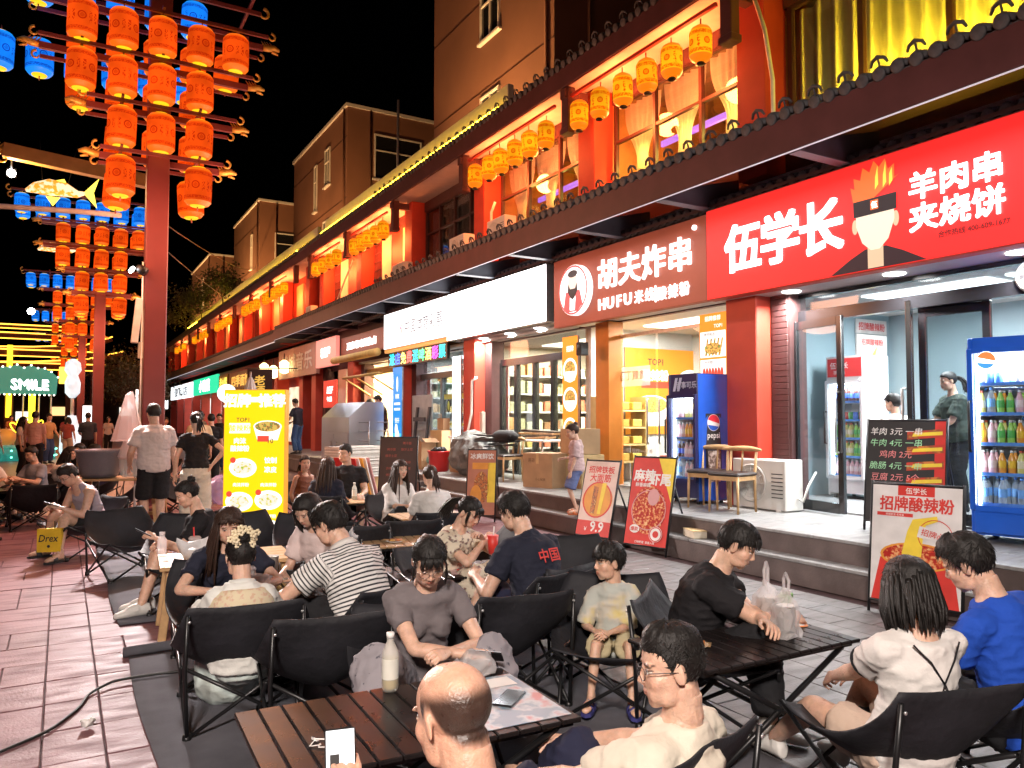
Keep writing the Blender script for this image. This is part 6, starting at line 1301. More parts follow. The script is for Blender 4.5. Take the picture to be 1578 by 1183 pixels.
def d_noodle(p, w_, h):
    p.rect(-.14, h/2-.09, .14, h/2-.01, 1, 1); p.text('伍学长', 0, h/2-.05, .05, 5, 2, .02); p.text('招牌酸辣粉', 0, h*.335, .115, 1, 1, .03, wid=w_*.80); p.rect(-w_*.43, h*.225, -w_*.03, h*.255, 1, 1); p.text('麻辣爽滑 老味道', -w_*.23, h*.24, .018, 5, 2, 0.)
    p.poly([(-w_/2+.02, -h/2+.01), (-w_*.38, -h*.13), (w_*.40, -h*.13), (w_/2-.02, -h/2+.01)], 1, 1); p.disc(.02, -h*.10, w_*.41, h*.115, 3, 2); p.disc(.02, -h*.10, w_*.38, h*.10, 2, 3); p.poly([(-.10, -h*.09), (-.06, .10), (-.02, .2), (.16, .24), (.17, .20), (.08, .16), (.06, .05), (.05, -h*.10)], 4, 5)
    p.ring(.15, .08, .13, .006, 1, 6); M0 = p.M.copy(); p.M = p.M@np.array(Matrix.Translation((.16, .07, 0)) @ Matrix.Rotation(R(-12), 4, 'Z')); p.rect(-.14, -.035, .14, .055, 0, 7); p.text('招牌必吃', 0, .015, .055, 1, 8, .01); p.M = M0
mset = [pc, prd2, chili, fskew, py, wht, ppk]
aframe('cream poster stand with grilled gluten skewers and price 9.9', (5.84, 8.0, 0), FX+R(14), .56, 1.08, 15, d_squid, [pc, prd2, po, fskew, py, wht, ppk])
aframe('red poster stand with a dish of shrimp tails', (5.93, 7.08, 0), FX+R(16), .60, 1.16, 14, d_shrimp, [prd2, prd2, chili, fskew, py, wht, ppk])
aframe('white poster stand with bowl of noodles lifted by chopsticks before the big fridge', (5.93, 3.76, 0), FX+R(14), .70, 1.06, 8, d_noodle, [pgr, prd2, chili, po, py, wht, ppk])
def d_chalk(p, w_, h):
    for k in range(5):
        yy = h*.36-k*.155; p.poly([(w_*.02, yy-.05), (w_*.02, yy+.03), (w_*.47, yy+.06), (w_*.47, yy-.02)], 1, 1); p.poly([(w_*.08, yy-.02), (w_*.1, yy+.015), (w_*.45, yy+.035), (w_*.45, yy)], 2, 2)
    p.rect(w_*.36, -h*.2, w_/2-.01, h/2-.01, 6, 0.5)
    for k, (s_, c) in enumerate((('羊肉 3元 一串', 3), ('牛肉 4元 一串', 4), ('鸡肉 2元', 5), ('脆肠 4元 一串', 4), ('豆腐 2元 5个', 5), ('面筋 2元', 5))): p.text(s_, -w_*.12, h*.39-k*.115, .075, c, 4, 0., slant=.12)
aframe('black menu board with chalk writing and kebab photos on the platform', (7.15, 4.62, .47), FX+R(16), .74, 1.12, 9, d_chalk, [blk, speck('print_kebab', (.5, .05, .03), (.25, .08, .03), 12, .5, .4, 0, (.6, .2, .05), .2), py, wht, paint('chalk_green', (.35, .7, .4), .6), paint('chalk_pink', (.75, .25, .25), .6), prd2])
def d_menu(p, w_, h):
    for k in range(8):
        for j in range(2):
            if (k+j) % 3: p.text(('炸鸡排', '烤冷面', '狼牙土豆', '臭豆腐')[(k+j) % 4], -w_*.2+w_*.42*j, h*.42-k*.105, .045, 1, 1, .01)
    p.disc(.12, -h*.43, .06, .05, 2, 2)
aframe('dark brown menu stand with red lettering behind the talking women', (4.72, 11.8, 0), FX+R(55), .62, 1.30, 10, d_menu, [paint('print_dark_brown', (.045, .022, .018), .5), paint('print_dull_red', (.35, .08, .06), .6), emis('stand_glow', (1, .15, .02), .7)])
def d_drink(p, w_, h):
    p.text('冰爽鲜饮', 0, h*.40, .09, 2, 1, .03, wid=w_*.8); p.rect(-.15, h*.2, .12, h*.3, 1, 1); p.disc(0, -.08*h, .12, .25, 3, 1); p.rect(.10, -h*.3, w_/2-.01, h*.3, 4, 1); p.disc(-.08, -.2*h, .09, .16, 1, 2)
aframe('narrow orange-brown poster stand just left of the drinking woman', (5.60, 10.55, 0), FX+R(50), .46, 1.12, 10, d_drink, [paint('print_terracotta', (.45, .18, .11), .5), po, wht, fskew, py])
# yellow light box standing on the ground
t = thing('menu_lightbox', 'tall yellow freestanding menu lightbox with bowls and plates', 'lightbox', (2.02, 9.52, 0), R(-32)); b = MB(); b.box((0, 0, 1.08), (.74, .14, 1.72), bev=.008); b.build('cabinet', emis('lb_edge', (1, .45, .05), .6), t)
b = MB(); b.box((0, 0, .11), (.6, .3, .22)); b.build('base', blackm, t)
b = MB(); p = Panel(b, frame((0, -.072, 1.08), (1, 0, 0), (0, 0, 1))); p.rect(-.36, -.85, .36, .85, 0, 0); p.text('招牌', -.21, .73, .15, 1, 1, .05, slant=.1); p.text('推荐', .21, .73, .15, 1, 1, .05, slant=-.1); p.rect(-.09, .71, .09, .77, 1, 1); p.text('TOP1', -.14, .50, .05, 2, 2, .02); p.rect(-.30, .34, -.05, .46, 1, 1); p.text('酸辣粉', -.175, .40, .08, 0, 2, .02); p.text('肉沫', -.17, .25, .07, 1, 1, .03); p.text('酸辣粉', -.17, .16, .07, 1, 1, .03)
bowl(p, .16, .42, .17, 1, 3, 1, 2, .42); p.rect(.04, .24, .18, .31, 5, 7); p.text('10', .20, .25, .06, 2, 8, .02)
for (cx, cy_) in ((-.13, -.07), (-.17, -.47), (.18, -.45), (.20, -.80)): p.disc(cx, cy_, .165, .115, 1, 2); p.disc(cx, cy_, .12, .075, 4, 3); p.disc(cx-.12, cy_+.09, .035, .035, 5, 4)
p.text('饺制', .20, .02, .07, 1, 1, .03); p.text('凉皮', .20, -.09, .07, 1, 1, .03)
for cx, cy_ in ((-.15, -.27), (.18, -.27), (-.2, -.66), (.18, -.64)): p.text('肉沫拌粉', cx, cy_, .045, 1, 1, .02)
b.build('print', [emis('lb_yellow', (1, .66, .0), 1.05), lw, lk, food1, fgreen, lr], t)
# ================================================================ LANTERNS
def lantern_mat(name, col, dark, st, R_=.21, b0=.165, b1=.215):
    """glowing paper: printed medallions and border bands, darker dye on the same paper"""
    if name in MATS: return MATS[name]
    m, N, L = newmat(name); out = N.new('ShaderNodeOutputMaterial'); p = N.new('ShaderNodeBsdfPrincipled'); L.new(p.outputs[0], out.inputs[0]); p.inputs['Base Color'].default_value = (*[c*.03 for c in col], 1); p.inputs['Roughness'].default_value = .9; p.inputs['Specular IOR Level'].default_value = .05
    def mth(op, a, b=None):
        n = N.new('ShaderNodeMath'); n.operation = op
        for i, q in enumerate((a, b)):
            if q is None: continue
            if isinstance(q, (int, float)): n.inputs[i].default_value = q
            else: L.new(q, n.inputs[i])
        return n.outputs[0]
    tc = N.new('ShaderNodeTexCoord'); sp = N.new('ShaderNodeSeparateXYZ'); L.new(tc.outputs['Object'], sp.inputs[0]); x, y, z = sp.outputs
    th = mth('ARCTAN2', y, x); u = mth('MULTIPLY', mth('SUBTRACT', mth('FRACT', mth('ADD', mth('MULTIPLY', th, 4/6.28318), .35)), .5), 6.28318*R_/4)
    d = mth('SQRT', mth('ADD', mth('MULTIPLY', u, u), mth('MULTIPLY', z, z)))
    ringm = mth('MULTIPLY', mth('GREATER_THAN', d, R_*.21), mth('LESS_THAN', d, R_*.30)); core = mth('MULTIPLY', mth('LESS_THAN', d, .034), mth('GREATER_THAN', mth('FRACT', mth('MULTIPLY', mth('ADD', z, mth('ABSOLUTE', u)), 55)), .5))
    az_ = mth('ABSOLUTE', z); band = mth('MULTIPLY', mth('GREATER_THAN', az_, b0), mth('LESS_THAN', az_, b1)); nz = N.new('ShaderNodeTexNoise'); nz.inputs['Scale'].default_value = 48; nz.inputs['Detail'].default_value = 1; L.new(tc.outputs['Object'], nz.inputs['Vector'])
    bandp = mth('MULTIPLY', band, mth('ADD', mth('MULTIPLY', mth('GREATER_THAN', nz.outputs[0], .5), .5), .35))
    au = mth('ABSOLUTE', u); ch = mth('MULTIPLY', mth('MULTIPLY', mth('GREATER_THAN', au, .10), mth('LESS_THAN', au, .145)), mth('MULTIPLY', mth('LESS_THAN', az_, .085), mth('GREATER_THAN', nz.outputs[0], .53)))
    f = mth('MINIMUM', mth('ADD', mth('ADD', ringm, core), mth('ADD', bandp, ch)), 1.)
    mx = N.new('ShaderNodeMix'); mx.data_type = 'RGBA'; mx.inputs[6].default_value = (*col, 1); mx.inputs[7].default_value = (*dark, 1); L.new(f, mx.inputs[0]); L.new(mx.outputs[2], p.inputs['Emission Color'])
    n2 = N.new('ShaderNodeTexNoise'); n2.inputs['Scale'].default_value = 2.5; oi = N.new('ShaderNodeObjectInfo'); L.new(tc.outputs['Object'], n2.inputs['Vector'])
    r = N.new('ShaderNodeMapRange'); r.inputs['From Min'].default_value = .3; r.inputs['From Max'].default_value = .7; r.inputs['To Min'].default_value = st*.72; r.inputs['To Max'].default_value = st*1.25; L.new(n2.outputs[0], r.inputs[0])
    vv = mth('MULTIPLY', r.outputs[0], mth('ADD', mth('MULTIPLY', oi.outputs['Random'], .4), .8)); L.new(vv, p.inputs['Emission Strength']); MATS[name] = m; return m
lorange = lantern_mat('lantern_orange', (1, .085, .004), (.60, .022, .001), 1.0); lblue = lantern_mat('lantern_blue', (.006, .21, .95), (.003, .05, .45), 1.0); lyel = lantern_mat('lantern_yellow', (1, .38, .006), (.80, .05, .0), 1.15, .155, .098, .150)
lend = emis('lantern_open_end', (1, .60, .01), 1.3, base=(.02, .02, .01)); lcap = emis('lantern_shoulder', (1, .15, .006), 1.05, base=(.02, .01, 0)); lcapb = emis('lantern_shoulder_blue', (.01, .30, 1), 1., base=(0, .01, .02)); lcapy = emis('lantern_shoulder_yellow', (1, .20, .004), 1.1, base=(.02, .01, 0))
gold = paint('gilt_wood', (.62, .38, .08), .4, metal=.35, var=.2, scale=12); postm = paint('post_paint', (.17, .035, .038), .45, var=.12, scale=2, bump=.08); rodm = paint('lantern_rod', (.25, .06, .03), .5)
def lantern_data(n, kind):
    r, h = (.21, .29) if kind != 'y' else (.155, .215)
    a = MB(); a.lathe([(r*.985, -h+.05), (r, -h*.6), (r, h*.6), (r*.985, h-.05)], (0, 0, 0), n, caps=False)
    e0 = MB(); e0.lathe([(r*.56, h+.015), (r*.80, h), (r*.985, h-.05)], (0, 0, 0), n, caps=False); e = MB(); e.lathe([(r*.985, -h+.05), (r*.80, -h), (r*.56, -h-.015)], (0, 0, 0), n, caps=False)
    c0 = MB(); c0.lathe([(r*.56, -h-.015), (r*.50, -h-.03), (r*.2, -h-.032)], (0, 0, 0), n); c = MB(); c.lathe([(r*.2, h+.03), (r*.50, h+.03), (r*.56, h+.015)], (0, 0, 0), n)
    q0 = MB(); q0.tube([(0, 0, h+.03), (0, 0, h+.14)], .010, 6); q = MB(); q.tube([(0, 0, -h-.10), (0, 0, -h-.03)], .012, 6)
    if kind == 'y': q = MB(); q.lathe([(.05, -h-.035), (.07, -h-.06), (.04, -h-.075)], (0, 0, 0), 10)
    body = {'o': lorange, 'b': lblue, 'y': lyel}[kind]; sh = {'o': lcap, 'b': lcapb, 'y': lcapy}[kind]
    return [('paper_drum', a.data('paper_drum', body)), ('shoulder', e.data('shoulder', sh)), ('shoulder', e0.data('shoulder', sh)), ('open_end', c.data('open_end', lend if kind != 'y' else lcapy)), ('open_end', c0.data('open_end', lend if kind != 'y' else lcapy)), ('hanging_rod', q0.data('hanging_rod', rodm)), ('tassel_cap', q.data('tassel_cap', rodm if kind != 'y' else blackm))] , (a, e, e0, c, c0)
LD = {k: lantern_data(20, k)[0] for k in 'oby'}
def lantern_one(kind):
    G5 = lantern_data(10, kind)[1]; m = MB()
    for i, q in zip((0, 1, 1, 2, 2), G5): m.add(np.concatenate(q.v), q.f, i, True)
    return m.data('lantern', [{'o': lorange, 'b': lblue, 'y': lyel}[kind], {'o': lcap, 'b': lcapb, 'y': lcapy}[kind], lend if kind != 'y' else lcapy])
L1 = {k: lantern_one(k) for k in 'oby'}
ORD = ['first', 'second', 'third', 'fourth', 'fifth', 'sixth', 'seventh', 'eighth', 'ninth', 'tenth']
def lantern(kind, loc, label, group, parts=True):
    if parts:
        t = thing('lantern', label, 'lantern', loc, random.uniform(0, 6.28), group); t.rotation_euler[0] = random.uniform(-.05, .05); t.rotation_euler[1] = random.uniform(-.05, .05)
        for nm, me in LD[kind]: inst(nm, me, t)
    else: t = inst('lantern', L1[kind], None, loc, (0, 0, random.uniform(0, 6.28))); tag(t, label, 'lantern', group)
    return t
def curl(mb, p, sx, s=1.):
    a = np.linspace(-.4, 4.4, 12); P = [(p[0]+sx*(.05+.10*s*(1-t/9)*math.cos(-t+1.2)), p[1], p[2]+.10*s*(1-t/9)*math.sin(-t+1.2)+.02) for t in a]; mb.tube(P, np.linspace(.032, .016, 12)*s, 6)
def dragon(mb, p, sx, s=1.):
    x, y, z = p; mb.tube([(x, y, z), (x+sx*.12*s, y, z+.02*s), (x+sx*.24*s, y, z+.05*s), (x+sx*.36*s, y, z+.02*s)], [.06*s, .075*s, .07*s, .03*s], 8)
    mb.tube([(x+sx*.2*s, y, z-.03*s), (x+sx*.33*s, y, z-.08*s)], [.04*s, .015*s], 6)
    for k in range(4): mb.tube([(x+sx*(.04+.06*k)*s, y, z+.05*s), (x+sx*(-.04+.06*k)*s, y, z+.16*s)], [.028*s, .006*s], 5)
def lantern_post(i, X, Y, parts, seed):
    nm = ['nearest', 'second', 'third', 'fourth', 'fifth'][i]; z0 = 0
    t = thing('lantern_post', 'maroon square lantern post with tiered crossbeams, %s along the plaza' % nm, 'lantern post', (X, Y, 0), 0, 'lantern posts'); b = MB(); b.box((0, 0, 4.4), (.33, .33, 8.8), bev=.015); b.build('post', postm, t)
    b = MB(); b.box((0, 0, .1), (.6, .6, .2), bev=.02); b.build('base', postm, t)
    Z = [7.70, 6.93, 6.14, 5.36]; cols = [-1.13, -.56, 0, .57, 1.12]; cnt = [2, 4, 3, 4, 1]
    spans = [(-1.75, 1.65), (-1.70, 1.40), (-1.05, 1.15), (-.85, .95)]
    rows = (-.42, .45)
    for k, z in enumerate(Z):
        zb = z+.42; a, c = spans[k]
        for ry, th in ((-.42, .035), (.0, .06), (.45, .035)):
            b = MB(); b.box(((a+c)/2, ry, zb+(.01 if ry else 0)), (c-a, th*1.3, th*1.6)); b.build('crossbeam', postm, t)
            if i < 3:
                for sx, xe in ((-1, a), (1, c)): b = MB(); (dragon if ry == 0 else curl)(b, (xe, ry, zb), sx, .8 if ry == 0 else .7); b.build('beam_end_carving', gold, t)
        for xx in cols[:4:2] if k < 2 else cols[1:4:2]: b = MB(); b.box((xx, 0, zb+.05), (.04, 1.1, .04)); b.build('tie_bar', postm, t)
    for z, (a, c) in ((8.95, (-2.6, 1.7)),):
        for ry in (-.45, .45, 1.5): b = MB(); b.box(((a+c)/2, ry, z), (c-a, .05, .07)); b.build('crossbeam', postm, t)
        for xx in (-1.5, 0, 1.5): b = MB(); b.box((xx, .5, z+.06), (.05, 2.2, .05)); b.build('tie_bar', postm, t)
        if i < 3:
            for ry in (-.45, .45):
                for sx, xe in ((-1, a), (1, c)): b = MB(); curl(b, (xe, ry, z), sx, 1.); b.build('beam_end_carving', gold, t)
    for ri, ry in enumerate(rows):
        if i > 2 and ri: continue
        for ci, xo in enumerate(cols):
            for k in range(cnt[ci]):
                if i > 2 and ci == 4: continue
                lantern('o', (X+xo, Y+ry, Z[k]), '%s orange lantern down %s %s column on %s lantern post' % (ORD[k], ['front', 'rear'][ri], ['leftmost', 'second', 'middle', 'fourth', 'rightmost'][ci], nm), 'orange lanterns on the posts', parts)
    for ri, ry in enumerate((-.45, .45)):
        for ci in range((6, 8, 7, 4, 4)[i] if i or ri == 0 else 6):
            if i == 0 and ci in (3, 4, 5) and ri == 0: continue
            lantern('b', (X-2.3+.575*ci, Y+ry, 8.52), '%s blue lantern from the left in %s top row on %s lantern post' % (ORD[ci], ['front', 'rear'][ri], nm), 'blue lanterns on the posts', parts)
    if i == 0:
        for ci in range(6): lantern('b', (X-2.3+.57*ci, Y+1.5, 7.75), '%s blue lantern from the left in the low rear row on nearest post' % ORD[ci], 'blue lanterns on the posts', parts)
    return t
PX_ = [(1.27, 13.7), (1.04, 29.5), (.82, 45.3), (.62, 61), (.40, 77)]
for i, (x, y) in enumerate(PX_): lantern_post(i, x, y, i < 2, i)
# point lights below the clusters, added to carry their orange light over the plaza
for i, (x, y) in enumerate(PX_[:3]): plight('lantern_fill', (x-1.2, y-1.1, 4.6), 170, (1, .40, .20), 1.1); plight('lantern_fill', (x+1.3, y-.5, 4.6), 150, (1, .42, .22), 1.1)
# rest of the row behind the camera: same post, its lanterns light the near tables
t = thing('lantern_post', 'maroon square lantern post of the same row, behind the viewer', 'lantern post', (-2.4, -2.6, 0), 0, 'lantern posts'); b = MB(); b.box((0, 0, 4.4), (.33, .33, 8.8), bev=.015); b.build('post', postm, t)
for k, z in enumerate((7.7, 6.93, 6.14, 5.36)): b = MB(); b.box((0, 0, z+.42), (3.2-.5*k, .06, .1)); b.build('crossbeam', postm, t); inst('paper_drum', LD['o'][0][1], t, (-.6, .4, z)); inst('paper_drum', LD['o'][0][1], t, (.6, .4, z))
b = MB(); b.box((.35, .2, 4.6), (.3, .12, .22), bev=.01); b.build('floodlight_housing', blackm, t); b = MB(); b.box((.40, .27, 4.57), (.22, .02, .16), rot=rotm(R(30), 0, R(-40))); b.build('floodlight_lens', emis('flood_white', (1, 1, 1), 30), t)
slight('floodlight_beam', (-2.0, -2.3, 4.6), (2.6, 3.0, .6), 1080, (1, .92, .86), 80, .45)
plight('lantern_fill', (-1.6, -1.8, 4.9), 170, (1, .55, .30), .9)
# floodlight and speaker column on the nearest post
t = thing('floodlight', 'small black floodlight shining white on the nearest lantern post', 'floodlight', (.98, 13.45, 4.0)); b = MB(); b.lathe([(.04, 0), (.07, .05), (.075, .16)], (0, 0, 0), 12, rot=rotm(R(125), 0, R(60))); b.build('housing', blackm, t); b = MB(); b.tube([(0, 0, 0), (.12, .15, .06)], .015, 6); b.build('bracket', blackm, t)
b = MB(); b.lathe([(.06, 0), (.06, .01)], (-.085, -.09, -.07), 14, rot=rotm(R(125), 0, R(60))); b.build('lens', emis('flood_white', (1, 1, 1), 30), t); slight('floodlight_beam', (.87, 13.3, 3.88), (2.0, 7.5, .4), 1150, (1, .95, .93), 72, .2); slight('floodlight_beam', (1.0, 13.3, 3.9), (-1.5, 9, .2), 95, (1, .62, .66), 90, .12)
t = thing('speaker_column', 'slim white loudspeaker column bracketed to nearest lantern post', 'loudspeaker', (1.0, 13.55, 2.8)); b = MB(); b.box((0, 0, .35), (.10, .12, .72), rot=rotm(0, R(5), 0), bev=.01); b.build('cabinet', wht, t); b = MB(); b.box((.06, .02, -.12), (.07, .06, .26), bev=.008); b.build('junction_box', cream, t)
b = MB(); b.tube([(1.07, 13.54, 4.1), (1.07, 13.53, .2)], .012, 6); tag(b.build('cable_conduit', hose), 'thin pale conduit down the side of the nearest lantern post', 'conduit')
b = MB(); b.tube([(-3.2, 17.6, 5.55), (.2, 15.9, 5.35), (.85, 15.6, 5.3)], .05, 8); tag(b.build('lamp_crossarm', paint('arm_white', (.75, .72, .72), .5)), 'long pale horizontal steel arm crossing behind the nearest lanterns', 'pole')
# lantern rows under the upper eave of the shops
EV = [(10.44, 9.86, 9.27, 8.70, 8.16, 7.58), (14.22, 13.59, 13.13, 12.57, 12.03, 11.47), (26.0, 25.2, 24.4, 23.7), (22.0, 21.4, 20.8, 20.2, 19.6), (38.0, 37.1, 36.2, 35.3), (33.6, 32.8, 32.0, 31.2, 30.4), (45.5, 44.3, 43.1, 41.9), (54, 52.5, 51, 49.5), (63, 61, 59)]
EN = ['above the skewer shop', 'above the snack shop', 'over the lattice window', 'over the cream panels', 'on the far row, third group', 'on the far row, first group', 'on the far row, fourth group', 'on the far row, fifth group', 'at the far end of the row']
for gi, ys in enumerate(EV):
    for k, yv in enumerate(ys): lantern('y', (7.42, yv, 6.70), '%s yellow lantern from the left under upper eave %s' % (ORD[k], EN[gi]), 'yellow lanterns under the eave', gi < 4)
    b = MB(); b.box((7.42, (ys[0]+ys[-1])/2, 7.12), (.05, ys[0]-ys[-1]+.6, .05)); b.build('lantern_rail', redcol, SB if gi < 4 else FB)
    yc = (ys[0]+ys[-1])/2; plight('lantern_fill', (7.62, yc+.8, 6.60), 72 if gi < 4 else 110, (1, .20, .05), .2)
    if gi < 6: plight('lantern_fill', (7.62, yc-.8, 6.60), 72, (1, .20, .05), .2)
# ================================================================ BACKGROUND OF THE PLAZA
neon = emis('neon_amber', (1, .50, .05), 4.0); neony = emis('neon_yellow', (1, .85, .03), 5.0)
gate = thing('memorial_gate', 'big dark red gate far away outlined in amber light tubes', 'gate', (0, 70, 0)); dkr = paint('gate_dark_red', (.13, .03, .025), .6)
for x in (-15, -9, -3.5, 2.2): b = MB(); b.box((x, 0, 2.8), (.55, .55, 5.6)); b.build('pillar', dkr, gate)
for z, x0, x1, hh in ((5.6, -17, 3.0, .5), (6.6, -16.4, 2.4, .5), (7.9, -15.4, 1.2, .45), (8.6, -15.4, 1.0, .3)): b = MB(); b.box(((x0+x1)/2, 0, z), (x1-x0, .6, hh)); b.build('beam', dkr, gate); b = MB(); b.box(((x0+x1)/2, -.33, z+hh/2), (x1-x0, .05, .09)); b.box(((x0+x1)/2, -.33, z-hh/2), (x1-x0, .05, .07)); b.build('light_tube', neon, gate)
for (z, x1) in ((7.25, 3.4), (6.1, 4.2)):
    P = [(-17, 0, z-.3), (-8, 0, z-.35), (-2, 0, z-.15), (1.5, 0, z+.15), (x1, 0, z+.9)]; b = MB(); b.tube([(p_[0], 0, p_[2]-.2) for p_ in P], [.3, .3, .3, .28, .12], 8); b.build('eave', dkr, gate); b = MB(); b.tube([(p_[0], -.35, p_[2]) for p_ in P], .05, 6); b.build('light_tube', neon, gate)
b = MB(); b.box((-3.5, -.4, 4.4), (.35, .2, 5.5)); b.build('light_tube', emis('neon_gate_post', (1, .8, .03), 2.5), gate)
# children's ride with SMILE sign
ride = thing('carousel_ride', 'small fairground ride with green SMILE canopy and yellow neon petals', 'ride', (-1.15, 35.2, 0), R(18)); ride.scale = (.85, .85, .92); gsm = emis('canopy_green', (.03, .30, .22), .6)
pts = [(-1.6, 0), (1.15, 0), (1.2, .75)]+[(1.2-.28*k, .75+.38*abs(math.sin((k+.0)*math.pi/5))+(.35 if 3 < k < 7 else 0)*math.sin((k-3)/4*math.pi)) for k in range(1, 10)]+[(-1.6, .75)]
b = MB(); b.prism(pts, -.05, .05, frame((0, 0, 2.75), (1, 0, 0), (0, 0, 1))); b.build('canopy', gsm, ride); b = MB(); p = Panel(b, frame((0, -.06, 2.75), (1, 0, 0), (0, 0, 1))); p.text('SMILE', .05, .42, .42, 0, 1, .02, wid=1.5); p.text('SMILE', .09, .36, .42, 0, 2, -.005, wid=1.5); b.build('lettering', emis('smile_white', (.95, 1, 1), 3), ride)
b = MB(); 
for k in range(14): b.ell((-1.55+.2*k, -.08, 2.72), (.035, .035, .035), n=8)
for q_ in pts[2:]: b.ell((q_[0], -.08, 2.75+q_[1]), (.04, .04, .04), n=8)
b.build('bulbs', emis('ride_bulbs', (1, .9, .75), 6), ride)
for x in (-1.3, -.1, .55, 1.05): b = MB(); b.tube([(x, .3, 0), (x, .3, 2.8)], .035, 8); b.build('pole', white, ride)
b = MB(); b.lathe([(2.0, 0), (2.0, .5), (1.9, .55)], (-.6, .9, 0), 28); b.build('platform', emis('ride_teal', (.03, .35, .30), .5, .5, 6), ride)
b = MB()
for k in range(22): a_ = k*2*math.pi/22; b.ell((-.6+2.02*math.cos(a_), .9+2.02*math.sin(a_), .42), (.045, .045, .045), n=6); b.ell((-.6+2.02*math.cos(a_), .9+2.02*math.sin(a_), .15), (.045, .045, .045), n=6)
b.build('rim_bulbs', emis('ride_green_bulbs', (.2, 1, .7), 4), ride)
for k in range(6):
    a_ = R(20+28*k); b = MB(); P = [(.1+.0*k, -.2, 1.0)]; tt = np.linspace(0, 2*math.pi, 18); tl_ = R(50-22*k); P = [(.12*(k-2.5)+.55*(1+math.cos(t))*math.sin(-tl_)*.5+.12*math.sin(t)*math.cos(tl_), -.25-.02*k, 1.1+.62*(1+math.cos(t))*math.cos(tl_)*.55+.12*math.sin(t)*math.sin(tl_)) for t in tt]; b.tube(P, .020, 6, caps=False); b.build('neon_petal', neony, ride)
b = MB(); b.box((.2, .1, 2.0), (.22, .2, 1.6)); b.build('neon_mast', emis('neon_gate_post', (1, .8, .03), 2.5), ride)
for (x, z, r_) in ((1.35, 3.2, .2), (1.30, 2.75, .22), (1.25, 1.0, .28), (1.3, .55, .32), (-1.7, .8, .35)): pass
t = thing('inflatable_figure', 'glowing white inflatable column beside the SMILE ride', 'inflatable', (.35, 35.2, 0)); b = MB(); b.lathe([(.30, 0), (.42, .3), (.40, .9), (.22, 1.4), (.15, 1.7)], (0, 0, 0), 16); b.lathe([(.10, 2.4), (.26, 2.6), (.28, 3.0), (.18, 3.3), (.30, 3.5), (.26, 3.8), (.08, 3.95)], (0, 0, 0), 16); b.build('body', emis('inflatable_white', (.8, .92, 1), .95, .3, 3), t); b = MB(); b.tube([(0, 0, 1.6), (0, 0, 2.5)], .06, 8); b.build('mast', white, t)
t = thing('inflatable_figure', 'glowing white inflatable at the left edge of the ride', 'inflatable', (-2.95, 34.5, 0)); b = MB(); b.lathe([(.30, 0), (.50, .3), (.62, 1.0), (.45, 1.5), (.2, 1.9)], (0, 0, 0), 16); b.build('body', emis('inflatable_white', (.8, .92, 1), .95, .3, 3), t); b = MB(); b.ell((0, 0, 2.05), (.22, .22, .22), n=10); b.build('head', emis('inflatable_white', (.8, .92, 1), .95, .3, 3), t)
t = thing('ride_car', 'blue and orange ride cars inside the fairground ride', 'ride', (-2.0, 35.9, .55)); 
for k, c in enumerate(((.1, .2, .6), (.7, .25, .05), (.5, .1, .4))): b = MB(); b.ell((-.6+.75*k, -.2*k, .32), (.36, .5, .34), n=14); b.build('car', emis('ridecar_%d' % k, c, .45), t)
# fish lantern over the second post, glowing moon lamp on a mast
t = thing('fish_lantern', 'glowing koi fish lantern hanging above the second lantern post', 'lantern', (-.30, 28.6, 8.92)); b = MB(); b.tube([(-.85, 0, -.1), (-.6, 0, .02), (-.2, 0, .10), (.25, 0, .08), (.6, 0, -.02), (.8, 0, .05)], [.05, .17, .26, .22, .11, .05], 14); b.build('body', speck('koi_paper', (1, .35, .03), (1, .8, .5), 5, .5, .6, 1.2), t)
b = MB(); b.prism([(.75, 0), (1.2, .55), (1.05, .05), (1.15, -.45)], -.02, .02, frame((0, 0, .05), (1, 0, 0), (0, 0, 1))); b.prism([(-.3, .25), (.2, .42), (.3, .22)], -.02, .02, frame((0, 0, 0), (1, 0, 0), (0, 0, 1))); b.prism([(-.3, -.2), (-.1, -.5), (.1, -.2)], -.02, .02, frame((0, 0, 0), (1, 0, 0), (0, 0, 1))); b.build('fins', emis('koi_fin', (1, .85, .1), 2), t); b = MB(); b.tube([(-.4, 0, .2), (-.5, 0, 1.6)], .008, 5); b.tube([(.3, 0, .2), (.55, 0, 1.6)], .008, 5); b.build('wires', blackm, t)
t = thing('fish_lantern', 'small glowing koi fish lantern above the third lantern post', 'lantern', (-.35, 44.2, 10.0)); b = MB(); b.tube([(-.85, 0, -.1), (-.6, 0, .02), (-.2, 0, .10), (.25, 0, .08), (.6, 0, -.02), (.8, 0, .05)], [.05, .17, .26, .22, .11, .05], 12); b.build('body', speck('koi_paper', (1, .35, .03), (1, .8, .5), 5, .5, .6, 1.2), t); b = MB(); b.prism([(.75, 0), (1.2, .55), (1.05, .05), (1.15, -.45)], -.02, .02, frame((0, 0, .05), (1, 0, 0), (0, 0, 1))); b.build('fins', emis('koi_fin', (1, .85, .1), 2), t)
b = MB(); t = thing('roof_ridge_beam', 'gilded dragon-headed beam reaching in from the left above second post', 'carved beam', (0, 22.5, 0)); b.box((.45, 0, 8.05), (3.7, .25, .34), rot=rotm(0, R(5), 0)); b.build('beam', paint('gilt_beam', (.42, .22, .06), .5, var=.2, scale=3), t); b = MB(); dragon(b, (-1.35, 0, 8.2), -1, 1.3); curl(b, (-1.35, 0, 8.0), -1, 1.4); b.build('dragon_head', gold, t)
plight('floodlight_spill', (-1.1, 22.7, 7.55), 60, (1, .62, .2), .1)
